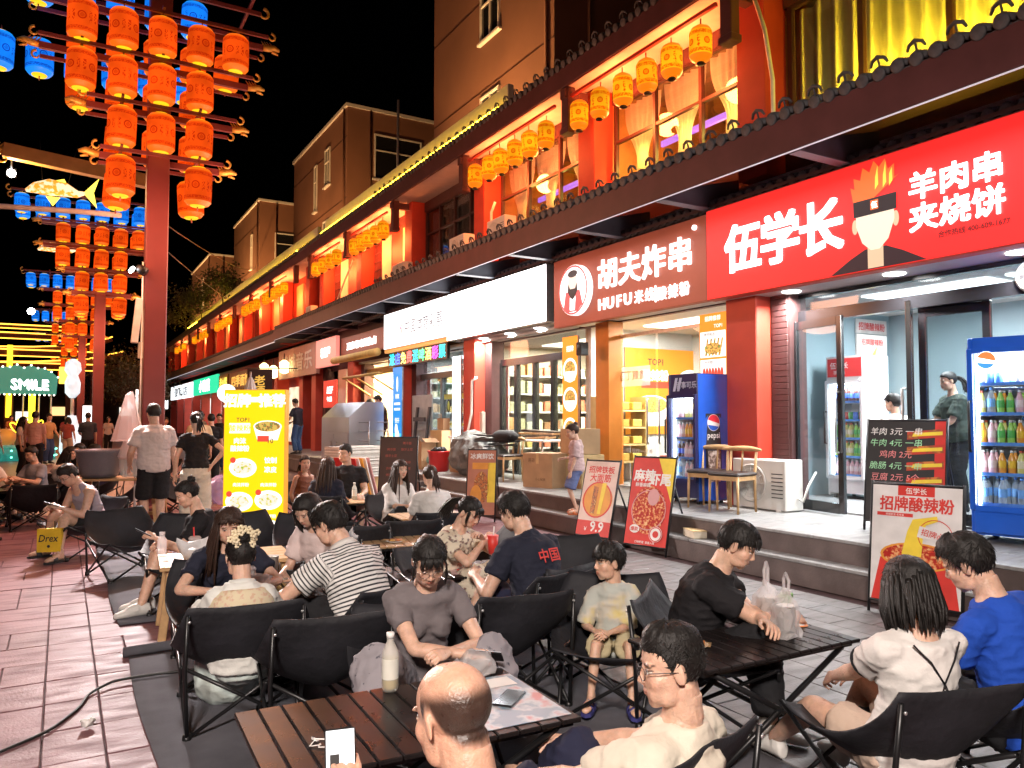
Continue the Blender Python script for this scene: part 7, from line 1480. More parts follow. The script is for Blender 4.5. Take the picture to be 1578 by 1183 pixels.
t = thing('floodlight', 'glaring round floodlight at the dragon-headed beam on the left', 'floodlight', (-1.25, 23.2, 7.85)); b = MB(); b.ell((0, 0, 0), (.10, .10, .10), n=12); b.build('lens', emis('flood_glare', (1, 1, 1), 40), t); b = MB(); b.tube([(0, 0, .08), (0, -.2, .5)], .03, 6); b.box((0, .08, .03), (.2, .1, .2)); b.build('bracket', blackm, t)
t = thing('floodlight', 'small far floodlight below the second row of blue lanterns', 'floodlight', (-1.4, 44.0, 6.8)); b = MB(); b.ell((0, 0, 0), (.16, .16, .16), n=12); b.build('lens', emis('flood_glare', (1, 1, 1), 40), t); b = MB(); b.box((0, .12, 0), (.2, .1, .2)); b.build('bracket', blackm, t)
# dark buildings and hedge masses closing the far end
farm = paint('far_dark_wall', (.05, .035, .03), .8, var=.2)
t = thing('far_hall', 'dark low hall with lit windows closing the far end of the plaza', 'building', (2, 95, 0)); b = MB(); b.box((-6, 0, 3.0), (46, 6, 6)); b.build('wall', farm, t)
for k in range(14): b = MB(); b.box((-24+3.1*k, -3.05, 1.8+.5*(k % 2)), (1.2, .06, .9)); b.build('window', emis('far_win_%d' % (k % 3), ((1, .95, .85), (1, .6, .25), (.8, .9, 1))[k % 3], 1.6), t)
for i, (x, y, z, w_, h_) in enumerate(((4.3, 62, 2.6, .55, .7), (5.3, 62.2, 2.6, .5, .7), (6.6, 62.6, 2.6, .55, .7), (1.2, 50, 1.9, .9, .9), (.9, 31.5, 1.35, .55, 1.5), (2.05, 22.6, 1.3, .5, 1.7))):
    t = thing('light_panel', ['first of three small square white lights left of the row end', 'second of three small square white lights left of the row end', 'third of three small square white lights left of the row end', 'white lit panel far behind the second lantern post', 'white lit poster panel at the foot of second post', 'tall white lit panel behind the candyfloss bags'][i], 'light panel', (x, y, z), R(-12)); b = MB(); b.box((0, 0, 0), (w_, .12, h_), bev=.01); b.build('case', blackm, t); b = MB(); b.box((0, -.065, 0), (w_*.9, .01, h_*.92)); b.build('screen', emis('panel_cool', (.92, .96, 1), 2.4), t)
# small lit yellow hanging sign, round white lamp sign
t = thing('hanging_sign', 'small yellow hanging box sign far down the plaza', 'sign', (.1, 48, 3.9)); b = MB(); b.box((0, 0, 0), (.55, .4, .9), bev=.02); b.build('box', emis('box_yellow', (1, .6, .08), 2), t); b = MB(); b.tube([(0, 0, .45), (0, 0, .9)], .02, 6); b.build('rod', blackm, t)
t = thing('round_sign', 'round white lamp sign below the green sign far along the row', 'sign', (6.6, 37.5, 2.75)); b = MB(); b.lathe([(.42, 0), (.42, .1)], (0, 0, 0), 20, rot=rotm(R(90), 0, R(-15))); b.build('disc', emis('round_cool', (.8, 1, 1), 2), t); b = MB(); b.tube([(.4, 0, 0), (1.2, .3, 0)], .03, 6); b.build('arm', blackm, t)
t = thing('pennant', 'dark pointed pennant with gold characters hanging by the red wall', 'banner', (5.9, 27.4, 2.55), R(-20)); b = MB(); b.prism([(-.42, .75), (.42, .75), (.42, -.45), (0, -.75), (-.42, -.45)], -.01, .01, frame((0, 0, 0), (1, 0, 0), (0, 0, 1))); b.build('cloth', paint('pennant_dark', (.05, .02, .015), .8), t); b = MB(); p = Panel(b, frame((0, -.012, 0), (1, 0, 0), (0, 0, 1))); p.text('老', 0, .36, .34, 0, 1, .03); p.text('酒', 0, -.0, .34, 0, 1, .03); p.text('坊', 0, -.34, .30, 0, 1, .03); b.build('lettering', emis('pennant_gold', (1, .6, .1), .7), t); b = MB(); b.tube([(-.5, 0, .78), (.5, 0, .78)], .02, 6); b.tube([(.5, 0, .78), (1.2, .6, .82)], .02, 6); b.build('rod', blackm, t)
# closed parasol
t = thing('parasol', 'closed white parasol standing between the walkers and the green sign', 'parasol', (4.55, 22.3, 0)); b = MB(); a = np.linspace(0, 2*math.pi, 32, endpoint=False); RG = []
for z, r_ in ((.75, .30), (.9, .34), (1.5, .30), (2.2, .20), (2.65, .08), (2.75, .03)): RG.append(np.c_[(r_*(1+.22*np.cos(a*8)))*np.cos(a), (r_*(1+.22*np.cos(a*8)))*np.sin(a), np.full(32, z)])
b.rings(RG); b.build('canopy', paint('parasol_white', (.66, .66, .68), .8, var=.06), t); b = MB(); b.tube([(0, 0, 0), (0, 0, 2.9)], .025, 8); b.build('pole', alu, t); b = MB(); b.lathe([(.28, 0), (.28, .08), (.05, .1)], (0, 0, 0), 16); b.build('base', blackm, t)
# ---------------------------------------------------------------- trees
bark = paint('bark', (.12, .075, .05), .9, var=.3, scale=8, bump=.6, bscale=25)
def leafmat(name, c): return paint(name, c, .6, var=.5, scale=2.5)
def tree(label, loc, h, r, lm, seed, nleaf=2600, ls=.10, trunk=.14, bare=.0, name='tree', cat='tree'):
    g = np.random.default_rng(seed); t = thing(name, label, cat, loc); tips = []; b = MB()
    tz = h*.42; b.tube([(0, 0, 0), (.05*h*g.normal()*.3, 0, tz*.5), (0, .03*h, tz)], [trunk, trunk*.8, trunk*.62], 8)
    for k in range(11):
        a = g.uniform(0, 6.28); el = g.uniform(.3, 1.2); L = r*g.uniform(.7, 1.1); p0 = np.array([0, .03*h, tz*g.uniform(.75, 1.)]); d = np.array([math.cos(a)*math.cos(el), math.sin(a)*math.cos(el), math.sin(el)*1.25]); p1 = p0+d*L*.55; p2 = p0+d*L+np.array([0, 0, .1*L]); b.tube([p0, p1, p2], [trunk*.42, trunk*.25, trunk*.06], 6); tips += [p1, p2, lerp(p1, p2, .5)]
        for j in range(3): d2 = d+g.normal(size=3)*.55; q1 = p1+d2*L*.4; b.tube([p1, lerp(p1, q1, .5)+g.normal(size=3)*.02, q1], [trunk*.18, trunk*.1, trunk*.03], 5); tips.append(q1)
    b.build('trunk', bark, t)
    V = []; F = []; T = np.array(tips)
    for i in range(nleaf):
        c = T[g.integers(len(T))]+g.normal(size=3)*r*.16; n = g.normal(size=3); n /= np.linalg.norm(n); u = np.cross(n, g.normal(size=3)); u /= np.linalg.norm(u); v = np.cross(n, u); s_ = ls*g.uniform(.6, 1.3)
        V += [c-u*s_, c+v*s_*.45+n*s_*.1, c+u*s_, c-v*s_*.45]; F.append((4*i, 4*i+1, 4*i+2, 4*i+3))
    b = MB(); b.add(V, F, 0); o = b.build('crown', lm, t); return t
lf1 = leafmat('leaf_dusky', (.12, .11, .05)); lf2 = leafmat('leaf_dark', (.06, .075, .03))
tree('tall sparse tree behind the second lantern post', (4.3, 60, 0), 8.2, 2.6, lf1, 3, 2600, .13)
tree('bushy tree at the far end of the shop row', (5.4, 66, 0), 6.5, 2.4, leafmat('leaf_reddish', (.12, .06, .02)), 5, 2600, .13)
tree('dark tree far behind the gate pillars', (2.6, 82, 0), 9, 3.4, lf2, 8, 2600, .16)
tree('dark shrub growing on the far shop roof', (7.75, 53.5, 7.6), 2.6, 1.5, lf2, 11, 1800, .09, .05, name='roof_shrub', cat='shrub')
tree('long low shrub at the end of the far roof', (7.7, 60.5, 7.6), 2.2, 1.8, lf1, 12, 1800, .10, .05, name='roof_shrub', cat='shrub')
tree('round dark shrub against the third tower', (7.75, 46.2, 7.6), 3.0, 1.2, lf2, 13, 1800, .09, .05, name='roof_shrub', cat='shrub')
# overhead wires
for i, (p0, p1) in enumerate((((1.3, 14.2, 5.0), (12, 58, 12.5)), ((1.3, 14.2, 4.6), (12, 60, 10)))):
    b = MB(); P = [lerp(p0, p1, s_)-np.array([0, 0, 1.2*(s_*(1-s_))*(1 if i < 2 else .35)]) for s_ in np.linspace(0, 1, 16)]; b.tube(P, .010, 5); tag(b.build('overhead_wire', blackm), ['upper thin wire from the nearest post to the third tower', 'lower thin wire from the nearest post to the third tower'][i], 'wire')
# ================================================================ CAMP CHAIRS AND TABLES
fab = paint('camp_chair_fabric', (.014, .014, .018), .7, var=.5, scale=4, bump=.6, bscale=22, spec=.4); tubm = paint('chair_tube', (.012, .012, .013), .35, metal=.2); rivet = paint('rivet', (.7, .7, .7), .3, metal=.8)
def chair_parts(sag=0., seed=0):
    """local: occupant faces +Y"""
    g = np.random.default_rng(seed); nu, nv = 15, 19; U = np.linspace(-1, 1, nu); V = np.linspace(0, 1, nv); P = np.zeros((nu, nv, 3))
    ctr = np.array([(0, -.37, .64), (0, -.34, .52), (0, -.29, .40), (0, -.20, .28), (0, -.06, .225), (0, .12, .26), (0, .30, .34)]); edg = np.array([(.275, -.39, .665), (.31, -.35, .59), (.335, -.26, .50), (.345, -.12, .43), (.345, .02, .395), (.33, .18, .385), (.315, .34, .40)])
    tt = np.linspace(0, 1, 7)
    for j, v in enumerate(V):
        c = np.array([np.interp(v, tt, ctr[:, i]) for i in range(3)]); e = np.array([np.interp(v, tt, edg[:, i]) for i in range(3)])
        for i, u in enumerate(U):
            k = abs(u)**1.7; P[i, j] = (e[0]*u, c[1]*(1-k)+e[1]*k, c[2]*(1-k)+e[2]*k)
    N_ = vnoise(P.reshape(-1, 3)*7, seed+1).reshape(nu, nv); P[..., 1] += (N_-.5)*.03; P[..., 2] += (vnoise(P.reshape(-1, 3)*6, seed+2).reshape(nu, nv)-.5)*.025
    for _ in range(2): P[:, 1:-1] = (P[:, :-2]+2*P[:, 1:-1]+P[:, 2:])/4
    m = MB(); m.grid(P, 0, True, .008); out = [('seat_fabric', m.data('seat_fabric', fab))]
    for sx in (-1, 1):
        m = MB(); m.tube([(sx*.27, -.36, .015), (sx*.285, -.365, .35), (sx*.278, -.40, .63)], .011, 8); out.append(('back_post', m.data('back_post', tubm)))
        m = MB(); m.tube([(sx*.27, -.35, .03), (sx*.315, .32, .39)], .010, 8); out.append(('cross_leg', m.data('cross_leg', tubm)))
        m = MB(); m.tube([(sx*.285, .30, .02), (sx*.30, -.32, .36)], .010, 8); out.append(('cross_leg', m.data('cross_leg', tubm)))
        m = MB(); m.tube([(sx*.28, .31, .02), (-sx*.305, .335, .38)], .010, 8); out.append(('cross_leg', m.data('cross_leg', tubm)))
        m = MB(); m.tube([(sx*.265, -.345, .02), (-sx*.28, -.355, .36)], .010, 8); out.append(('cross_leg', m.data('cross_leg', tubm)))
        for yy in (-.35, .31): m = MB(); m.lathe([(.02, 0), (.024, .012), (.02, .04)], (sx*(.27 if yy < 0 else .283), yy, 0), 8); out.append(('foot', m.data('foot', tubm)))
        m = MB(); m.ell((sx*.270, -.412, .60), (.008, .005, .008), n=8); out.append(('rivet', m.data('rivet', rivet)))
    return out
CH = [chair_parts(0, s_) for s_ in (1, 5, 9)]; NCH = 0
def chair(x, y, face, label, s=1., z=0.):
    global NCH
    t = thing('camp_chair', label, 'chair', (x, y, z), math.atan2(-face[0], face[1]), 'black folding camp chairs'); t.scale = (s, s, s)
    for nm, me in CH[NCH % 3]: inst(nm, me, t)
    NCH += 1; return t
slatm = paint('table_slat_dark', (.014, .011, .011), .30, var=.3, scale=7, spec=.09, rvar=.06); slatw = paint('table_slat_wood', (.40, .25, .13), .4, var=.2, scale=9)
def rolltable(x, y, rz, lx, ly, h, label, mat=slatm, n=12):
    """roll-top table: slats across, folding X legs"""
    t = thing('camp_table', label, 'table', (x, y, 0), rz); w_ = lx/n
    q = MB(); q.box((0, 0, 0), (w_-.006, ly, .018), bev=.004); me = q.data('slat', mat)
    for k in range(n): inst('slat', me, t, (-lx/2+w_*(k+.5), 0, h+random.uniform(-.0012, .0012)))
    for sy in (-1, 1): b = MB(); b.box((0, sy*(ly/2-.05), h-.022), (lx-.03, .02, .024)); b.build('rail', tubm, t)
    for sy in (-1, 1):
        b = MB(); b.tube([(-lx/2+.08, sy*(ly/2-.05), h-.03), (lx/2-.10, sy*(ly/2-.07), .01)], .014, 8); b.build('leg', tubm, t); b = MB(); b.tube([(lx/2-.08, sy*(ly/2-.05), h-.03), (-lx/2+.10, sy*(ly/2-.07), .01)], .014, 8); b.build('leg', tubm, t)
    for sx in (-1, 1): b = MB(); b.tube([(sx*(lx/2-.11), -ly/2+.07, .03), (sx*(lx/2-.11), ly/2-.07, .03)], .011, 6); b.build('brace', tubm, t); b = MB(); b.tube([(sx*(lx/2-.09), -ly/2+.05, h-.035), (sx*(lx/2-.09), ly/2-.05, h-.035)], .011, 6); b.build('brace', tubm, t)
    return t
def woodtable(x, y, rz, lx, ly, h, label):
    t = thing('wooden_table', label, 'table', (x, y, 0), rz); n = 5
    for k in range(n): b = MB(); b.box((0, -ly/2+ly/n*(k+.5), h), (lx, ly/n-.004, .03), bev=.004); b.build('plank', woodm, t)
    for sx in (-1, 1):
        for sy in (-1, 1): b = MB(); b.box((sx*(lx/2-.08)+sx*.03, sy*(ly/2-.07), h/2-.01), (.055, .055, h-.02), rot=rotm(0, -sx*R(6), 0), bev=.005); b.build('leg', woodm, t)
    b = MB(); b.box((0, 0, h*.32), (lx-.2, .05, .05)); b.build('stretcher', woodm, t); return t
# --- small table things
filmw = film('plastic_film', (.88, .85, .85), .38); paperw = paint('paper_white', (.75, .73, .70), .6, var=.04); redp = paint('straw_red', (.6, .03, .03), .4); scrn = emis('phone_screen', (.85, .9, .95), .8)
def crumple(name, label, cat, loc, r, mat, seed, flat=.6):
    m = MB(); m.ell((0, 0, r*flat), (r, r*.85, r*flat), n=18); V = np.concatenate(m.v); V = V+(np.c_[vnoise(V/r*2.4, seed), vnoise(V/r*2.4, seed+1), vnoise(V/r*2.4, seed+2)]-.5)*r*.9; V[:, 2] = np.maximum(V[:, 2], .002); m.v = [V]; o = m.build(name, mat, None, loc); return tag(o, label, cat)
def cup(label, loc, h=.14, r=.042, mat=paperw, straw=True, lid=True, tiltx=0):
    t = thing('drink_cup', label, 'cup', loc, random.uniform(0, 6)); b = MB(); b.lathe([(r*.72, 0), (r, h), (r*1.05, h), (r*.95, h*.97)], (0, 0, 0), 18); b.build('cup', mat, t)
    if lid: b = MB(); b.lathe([(r*1.06, h), (r*1.06, h+.008), (r*.8, h+.02)], (0, 0, 0), 18); b.build('lid', filmw, t)
    if straw: b = MB(); b.tube([(0, 0, h*.3), (.012, 0, h+.09)], .0055, 8); b.build('straw', redp, t)
    return t
def phone(label, loc, M3, lit=True, sc_=1.):
    t = thing('phone', label, 'phone', loc); t.rotation_euler = Matrix(np.asarray(M3).tolist()).to_euler(); b = MB(); b.box((0, 0, 0), (.074*sc_, .155*sc_, .008), bev=.003); b.build('case', blackm, t)
    b = MB(); b.box((0, 0, .0047), (.068*sc_, .148*sc_, .0008)); b.build('screen', scrn if lit else paint('screen_off', (.012, .012, .014), .08), t)
    if lit: b = MB(); p = Panel(b, frame((0, 0, .0052), (1, 0, 0), (0, 1, 0)), .0003); p.rect(-.025*sc_, -.01*sc_, -.003*sc_, .02*sc_, 0, 1); p.rect(-.025*sc_, -.03*sc_, .02*sc_, -.026*sc_, 1, 1); p.rect(-.025*sc_, .05*sc_, .015*sc_, .054*sc_, 1, 1); b.build('screen_content', [blk, pgr], t)
    return t
def bottle_t(label, loc):
    t = thing('drink_bottle', label, 'bottle', loc); b = MB(); b.lathe([(.028, 0), (.033, .012), (.033, .14), (.030, .16), (.014, .195), (.013, .21)], (0, 0, 0), 16); b.build('bottle', film('bottle_clear', (.80, .78, .70), .45), t); b = MB(); b.lathe([(.0335, .05), (.0335, .13)], (0, 0, 0), 16, caps=False); b.build('label_band', paint('bottle_label', (.72, .70, .62), .5), t); b = MB(); b.lathe([(.016, .208), (.016, .23)], (0, 0, 0), 14); b.build('cap', wht, t); b = MB(); b.lathe([(.026, .01), (.03, .016), (.03, .11)], (0, 0, 0), 14); b.build('tea', paint('tea_amber', (.5, .38, .15), .3), t); return t
# ================================================================ PEOPLE AT THE TABLES
W_tee = cloth('tee_white', (.66, .63, .60)); C_tee = cloth('tee_cream', (.62, .56, .46)); K_tee = cloth('tee_black', (.014, .013, .015)); N_tee = cloth('tee_navy', (.018, .020, .035)); G_tee = cloth('polo_grey', (.155, .135, .14)); B_tee = cloth('tee_blue', (.015, .07, .42)); T_tee = cloth('tank_lilac', (.34, .31, .36)); P_tee = cloth('tee_pale_pink', (.62, .50, .48))
stripe = stripes('polo_stripe', (.70, .68, .66), (.03, .03, .035), .0215, .62); floral = speck('floral_cream', (.62, .54, .42), (.16, .12, .11), 26, .60, .85, 0, (.4, .15, .12), .1); boyp = speck('boy_print', (.42, .44, .40), (.52, .48, .40), 7, .5, .85, 0, (.6, .5, .2), .1); hanf = speck('hanfu_print', (.62, .53, .36), (.58, .36, .28), 38, .56, .8, 0, (.5, .42, .2), .1); dots = speck('dotted_trousers', (.26, .24, .26), (.05, .05, .07), 30, .66, .85, 0, None, .05); hanw = cloth('hanfu_white', (.66, .66, .62)); hang = cloth('hanfu_skirt', (.60, .68, .64))
K_sh = cloth('shorts_black', (.015, .015, .017)); N_pt = cloth('trousers_navy', (.018, .020, .045)); BG_sh = cloth('shorts_beige', (.50, .38, .30)); LV_sh = cloth('shorts_lavender', (.42, .36, .50)); JN = cloth('jeans_blue', (.04, .09, .24)); CR_pt = cloth('trousers_cream', (.58, .54, .46)); LB_sh = cloth('shorts_blue', (.12, .15, .30)); KH_sh = cloth('shorts_khaki', (.42, .36, .22))
wshoe = paint('shoe_white', (.68, .66, .62), .55); oshoe = paint('sandal_orange', (.6, .16, .05), .5); kshoe = paint('slipper_black', (.02, .02, .022), .6); bshoe = paint('sandal_blue', (.05, .05, .2), .5); metalg = paint('glasses_metal', (.25, .2, .18), .25, metal=.9); darkg = paint('glasses_dark', (.02, .02, .025), .3)
PEO = {}
def seat(key, label, headat, face, chlabel=None, sit=.23, cs=1., cdy=.03, **k):
    d = person(label, (0, 0, 0), face, sit=sit, headat=headat, seed=len(PEO)+1, **k); PEO[key] = d
    if chlabel: f = np.array(face, float); f /= np.linalg.norm(f); chair(d['loc'][0]+f[0]*(.10+cdy), d['loc'][1]+f[1]*(.10+cdy), face, chlabel, cs)
    return d
# tables first
rolltable(1.12, 2.68, R(-2), 1.12, .64, .50, 'nearest dark slatted roll-top table at the bottom of the picture', slatm, 13)
rolltable(2.94, 2.75, R(-1), 1.02, .56, .50, 'dark slatted roll-top table with plastic drink bags on it', slatm, 14)
rolltable(2.42, 5.05, R(-8), .85, .55, .50, 'slatted table between the floral woman and the man in black', slatm, 11)
rolltable(1.30, 5.10, R(-6), .80, .55, .50, 'dark slatted table with drink cups beside the hanfu girl', slatm, 11)
woodtable(1.12, 6.30, R(-4), .95, .62, .52, 'low wooden table covered with white plastic bags and cups')
rolltable(2.62, 6.45, R(-12), .80, .55, .50, 'slatted table with pale glare behind the grey polo woman', slatw, 10)
rolltable(3.62, 8.05, R(-5), .80, .55, .50, 'wood-toned slatted table in front of the talking woman', slatw, 10)
rolltable(3.35, 9.9, R(-5), .80, .55, .50, 'slatted table before the man in the black sports tee', slatw, 10)
# 1 bald man
seat('bald', 'balding man seen from behind, white tee, holding up a phone', (.78, 1.60), (-.10, 1), 'black camp chair under the balding man', sit=.19, h=1.70, lean=22, head=(14, 10, 0), hair=('bald', (.02, .018, .018)), scalp=.96, top=(W_tee, .6), bottom=('shorts', N_pt, .9), hl=(-.16, .42, .66), hr=(.02, .36, .62), hand=('grip', 'grip'), hdl=(.1, .3, .9), pal=(.1, .95, -.2), fl=(-.14, .62, .09), fr=(.16, .6, .09), skin=(.97, .88, .84), fat=1.02)
# 2 cream tee man with glasses
seat('cream', 'man in cream tee with thin glasses and faded haircut, nearest on the right', (1.60, 1.79), (-.30, .95), 'black camp chair under the man in cream tee', sit=.12, h=1.67, lean=-8, back=20, head=(4, 46, 4), hair=('fade', BLACKH), scalp=.62, glasses=darkg, top=(C_tee, .7, -.09, .022), bottom=('trousers', N_pt, 1.95), hl=(-.14, .40, .40), hr=(.16, .42, .42), fl=(-.16, .42, .09), fr=(.18, .56, .09), kl=(-.5, .8, .6), fat=1.10)
# 3 woman white tee, black trim, bob
d3 = seat('bob', 'woman with long black bob, white tee with black trim and beige shorts', (2.90, 1.86), (.30, .95), 'black camp chair under the woman with black bob', cs=.96, cdy=.0, sit=.22, h=1.62, sex='f', lean=4, back=14, head=(16, -14, 0), hair=('bob', BLACKH), top=(W_tee, .55, -.08, .016), bottom=('shorts', BG_sh, .62), hl=(-.06, .40, .46), hr=(.06, .42, .46), fl=(-.16, .70, .09), fr=(.08, .56, .09), kl=(-.3, 1, .9), kr=(.1, 1, .9), shoes=('shoe', wshoe), fat=1.04)
# 4 blue tee
seat('blue', 'person in bright blue tee bending towards the bob-haired woman', (3.42, 1.92), (.02, 1), 'black camp chair at the right edge under the person in blue', cs=1., cdy=.0, sit=.24, h=1.68, lean=16, side=-8, head=(24, 22, -6), hair=('short', BLACKH), top=(B_tee, .6, -.09, .02), bottom=('shorts', K_sh, .9), hl=(-.14, .42, .52), hr=(.12, .42, .52), fl=(-.12, .6, .09), fr=(.18, .6, .09))
# 5 black tee at the right table
seat('blacktee', 'person with cropped hair and black tee leaning on the table with the bags', (3.10, 2.93), (.62, -.78), 'black camp chair behind the person leaning on the bag table', sit=0.23, h=1.68, lean=30, head=(26, -4, 0), hair=('fringe', BLACKH), top=(K_tee, .62, -.09, .026), bottom=('trousers', K_sh, 1.9), hl=(.22, .40, .60), hr=(-.06, .50, .56), el=(-1, -.1, -.4), er=(1, -.1, -.3), fl=(-.15, .40, .09), fr=(.15, .42, .09), shoes=('shoe', wshoe), skin=(1.03, 1.02, 1.))
# 6 boy
seat('boy', 'little boy in grey printed tee sitting sideways with dangling legs', (2.74, 3.58), (-.62, -.78), 'black camp chair under the little boy', sit=0.24, h=1.14, sex='c', lean=4, head=(2, -62, 0), hair=('boy', BLACKH), top=(boyp, .95, -.09, .02), bottom=('shorts', KH_sh, .75, .03), hl=(.02, .22, .42), hr=(.10, .20, .42), fl=(-.10, .36, .10), fr=(.12, .34, .10), shoes=('sandal', bshoe), skin=(1.06, 1.05, 1.02))
# 7 woman grey polo
d7 = seat('grey', 'woman in grey polo and round glasses looking down at her phone', (1.50, 3.33), (-.16, -1), 'black camp chair under the woman in grey polo', sit=0.23, h=1.66, sex='f', lean=20, head=(32, -8, 0), hair=('up' if False else 'pony', BLACKH), glasses=metalg, top=(G_tee, .55, -.07, .006), bottom=('trousers', dots, 1.7, .05), hl=(-.03, .40, .56), hr=(-.10, .42, .55), hand=('grip', 'grip'), el=(-1, -.2, -.5), er=(1, -.2, -.5), fl=(-.20, .36, .09), fr=(.20, .36, .09), kl=(-.5, 1, .2), kr=(.5, 1, .2))
# 8 man black tee with red characters
d8 = seat('china', 'man from behind in black tee with two red characters', (2.60, 4.42), (-.20, 1), 'black camp chair under the man with red characters', sit=0.24, h=1.74, lean=26, head=(22, 12, 0), hair=('short', BLACKH), top=(N_tee, .6, -.09, .022), bottom=('shorts', N_pt, .85), hl=(-.22, .38, .56), hr=(.20, .45, .55), fl=(-.24, .50, .09), fr=(.18, .5, .09), shoes=('slipper', kshoe), fat=1.05)
# 9 floral woman drinking
d9 = seat('floral', 'woman in cream floral blouse drinking from a red cup', (2.56, 4.98), (.50, -.86), 'black camp chair under the floral blouse woman', sit=0.25, h=1.60, sex='f', lean=24, head=(30, -6, 0), hair=('pony', BLACKH), top=(floral, .6, -.09, .026), bottom=('trousers', floral, 1.6, .04), hl=(.02, .34, .74), hr=(.0, .34, .72), hand=('cup', 'cup'), el=(-1, 0, -.7), er=(1, 0, -.7), fl=(-.2, .42, .09), fr=(.15, .4, .09), lod=0)
# 10 striped polo
seat('stripe', 'man from behind in black and white striped polo bending over his food', (1.42, 4.62), (-.38, .92), 'black camp chair under the striped polo man', sit=0.25, h=1.74, lean=38, head=(26, 14, 0), hair=('short', BLACKH), top=(stripe, .62, -.10, .024, 'stripe', W_tee), bottom=('trousers', K_sh, 1.9), hl=(-.18, .50, .55), hr=(.14, .52, .55), el=(-1, .1, -.6), fat=1.08)
# 11 pale tee beside
seat('pale', 'person in pale pink tee mostly hidden left of the striped polo', (1.50, 5.42), (-.8, -.55), 'black camp chair under the person in pale pink tee', sit=.28, h=1.62, sex='f', lean=24, head=(34, 0, 0), hair=('bob', BLACKH), top=(P_tee, .7, -.09, .026), bottom=('shorts', K_sh, .8), hl=(-.1, .4, .5), hr=(.1, .4, .5), lod=1)
# 12 hanfu girl
dg = seat('hanfu', 'girl in white and gold hanfu with flowers in her hair, from behind', (.86, 4.42), (.10, 1), 'black camp chair pushed behind the hanfu girl', sit=0.23, h=1.34, sex='c', lean=6, head=(8, 10, 0), hair=('bun', BLACKH), top=(hanw, 1.75, -.06, .035, 'collar', hanw), bottom=('skirt', hang, 1.9, .06), hl=(-.16, .32, .55), hr=(.16, .32, .55), fl=(-.10, .30, .09), fr=(.1, .3, .09), shoes=('shoe', wshoe), cdy=.02)
# 13 woman navy tee
seat('navy', 'long-haired woman in navy tee facing the hanfu girl', (.93, 5.14), (-.02, -1), 'black camp chair under the navy tee woman', sit=0.23, h=1.62, sex='f', lean=26, head=(18, -6, 0), hair=('long', BROWNH), top=(N_tee, .6, -.09, .018), bottom=('shorts', K_sh, .9), hl=(-.12, .42, .56), hr=(.12, .42, .56), el=(-1, 0, -.5), er=(1, 0, -.5), lod=0)
# 14 bun, black tee, clogs
seat('bun', 'person with top bun, black tee, lavender shorts and white clogs on phone', (.94, 7.12), (-.88, .06), 'black camp chair under the person with white clogs', sit=0.23, h=1.66, sex='f', lean=14, head=(24, 4, 0), hair=('bun', BLACKH), top=(K_tee, .7, -.09, .026), bottom=('shorts', LV_sh, .75, .03), hl=(-.06, .40, .60), hr=(.05, .34, .52), hand=('grip', 'grip'), fl=(-.22, .50, .09), fr=(-.02, .46, .09), shoes=('clog', wshoe), lod=0, fat=1.05, skin=(1.08, 1.06, 1.03))
# 15 tank top man
seat('tank', 'man in lilac tank top with glasses and slippers bending over a phone', (.08, 10.30), (-.80, -.42), 'black camp chair under the man in tank top', sit=0.25, h=1.70, lean=34, head=(34, 0, 0), hair=('short', BLACKH), glasses=darkg, top=(T_tee, 0, -.09, .014), bottom=('shorts', K_sh, .7), hl=(-.10, .42, .58), hr=(.08, .44, .56), hand=('grip', 'grip'), fl=(-.26, .52, .09), fr=(.22, .42, .09), shoes=('slipper', kshoe), lod=1)
# 16 talking woman, 17 ponytail
seat('talk', 'long-haired woman in white blouse talking across the table', (3.60, 8.86), (.12, -1), 'black camp chair under the talking woman', sit=0.25, h=1.62, sex='f', lean=12, head=(6, 6, 0), hair=('long', BROWNH), top=(W_tee, .9, -.09, .024), bottom=('trousers', K_sh, 1.9), hl=(-.02, .40, .56), hr=(.02, .42, .55), lod=1)
seat('pony', 'woman with low ponytail in white top seen from behind', (3.38, 7.50), (.12, 1), 'black camp chair under the ponytail woman', sit=.29, h=1.60, sex='f', lean=20, head=(12, 0, 0), hair=('pony', BROWNH), top=(W_tee, .7, -.09, .022), bottom=('shorts', K_sh, .9), hl=(-.1, .4, .55), hr=(.1, .4, .55), lod=1)
# 18 man black sports tee, 19 long hair woman, 20 child in brown dress
seat('sport', 'stocky man in black sports tee looking left at the far table', (3.42, 10.45), (-.20, -1), 'black camp chair under the stocky man', sit=0.31, h=1.76, lean=6, head=(4, -48, 0), hair=('fade', BLACKH), scalp=.6, top=(K_tee, .62, -.09, .024), bottom=('shorts', K_sh, .9), hl=(-.16, .38, .55), hr=(.14, .40, .55), lod=1, fat=1.18)
seat('longhair', 'woman with very long dark hair from behind beside the yellow lightbox', (2.92, 9.60), (.55, .83), 'black camp chair under the very long-haired woman', sit=0.27, h=1.62, sex='f', lean=8, head=(8, 0, 0), hair=('long', BROWNH), top=(N_tee, .7), bottom=('trousers', K_sh, 1.9), lod=1)
seat('brown', 'girl in brown strap dress sitting beyond the long-haired woman', (3.15, 11.5), (.35, -.94), 'black camp chair under the girl in brown', sit=0.27, h=1.45, sex='c', lean=6, head=(4, -20, 0), hair=('pony', BLACKH), top=(cloth('dress_brown', (.22, .10, .07)), 0, -.09), bottom=('shorts', cloth('dress_brown', (.22, .10, .07)), .8, .04), lod=1)
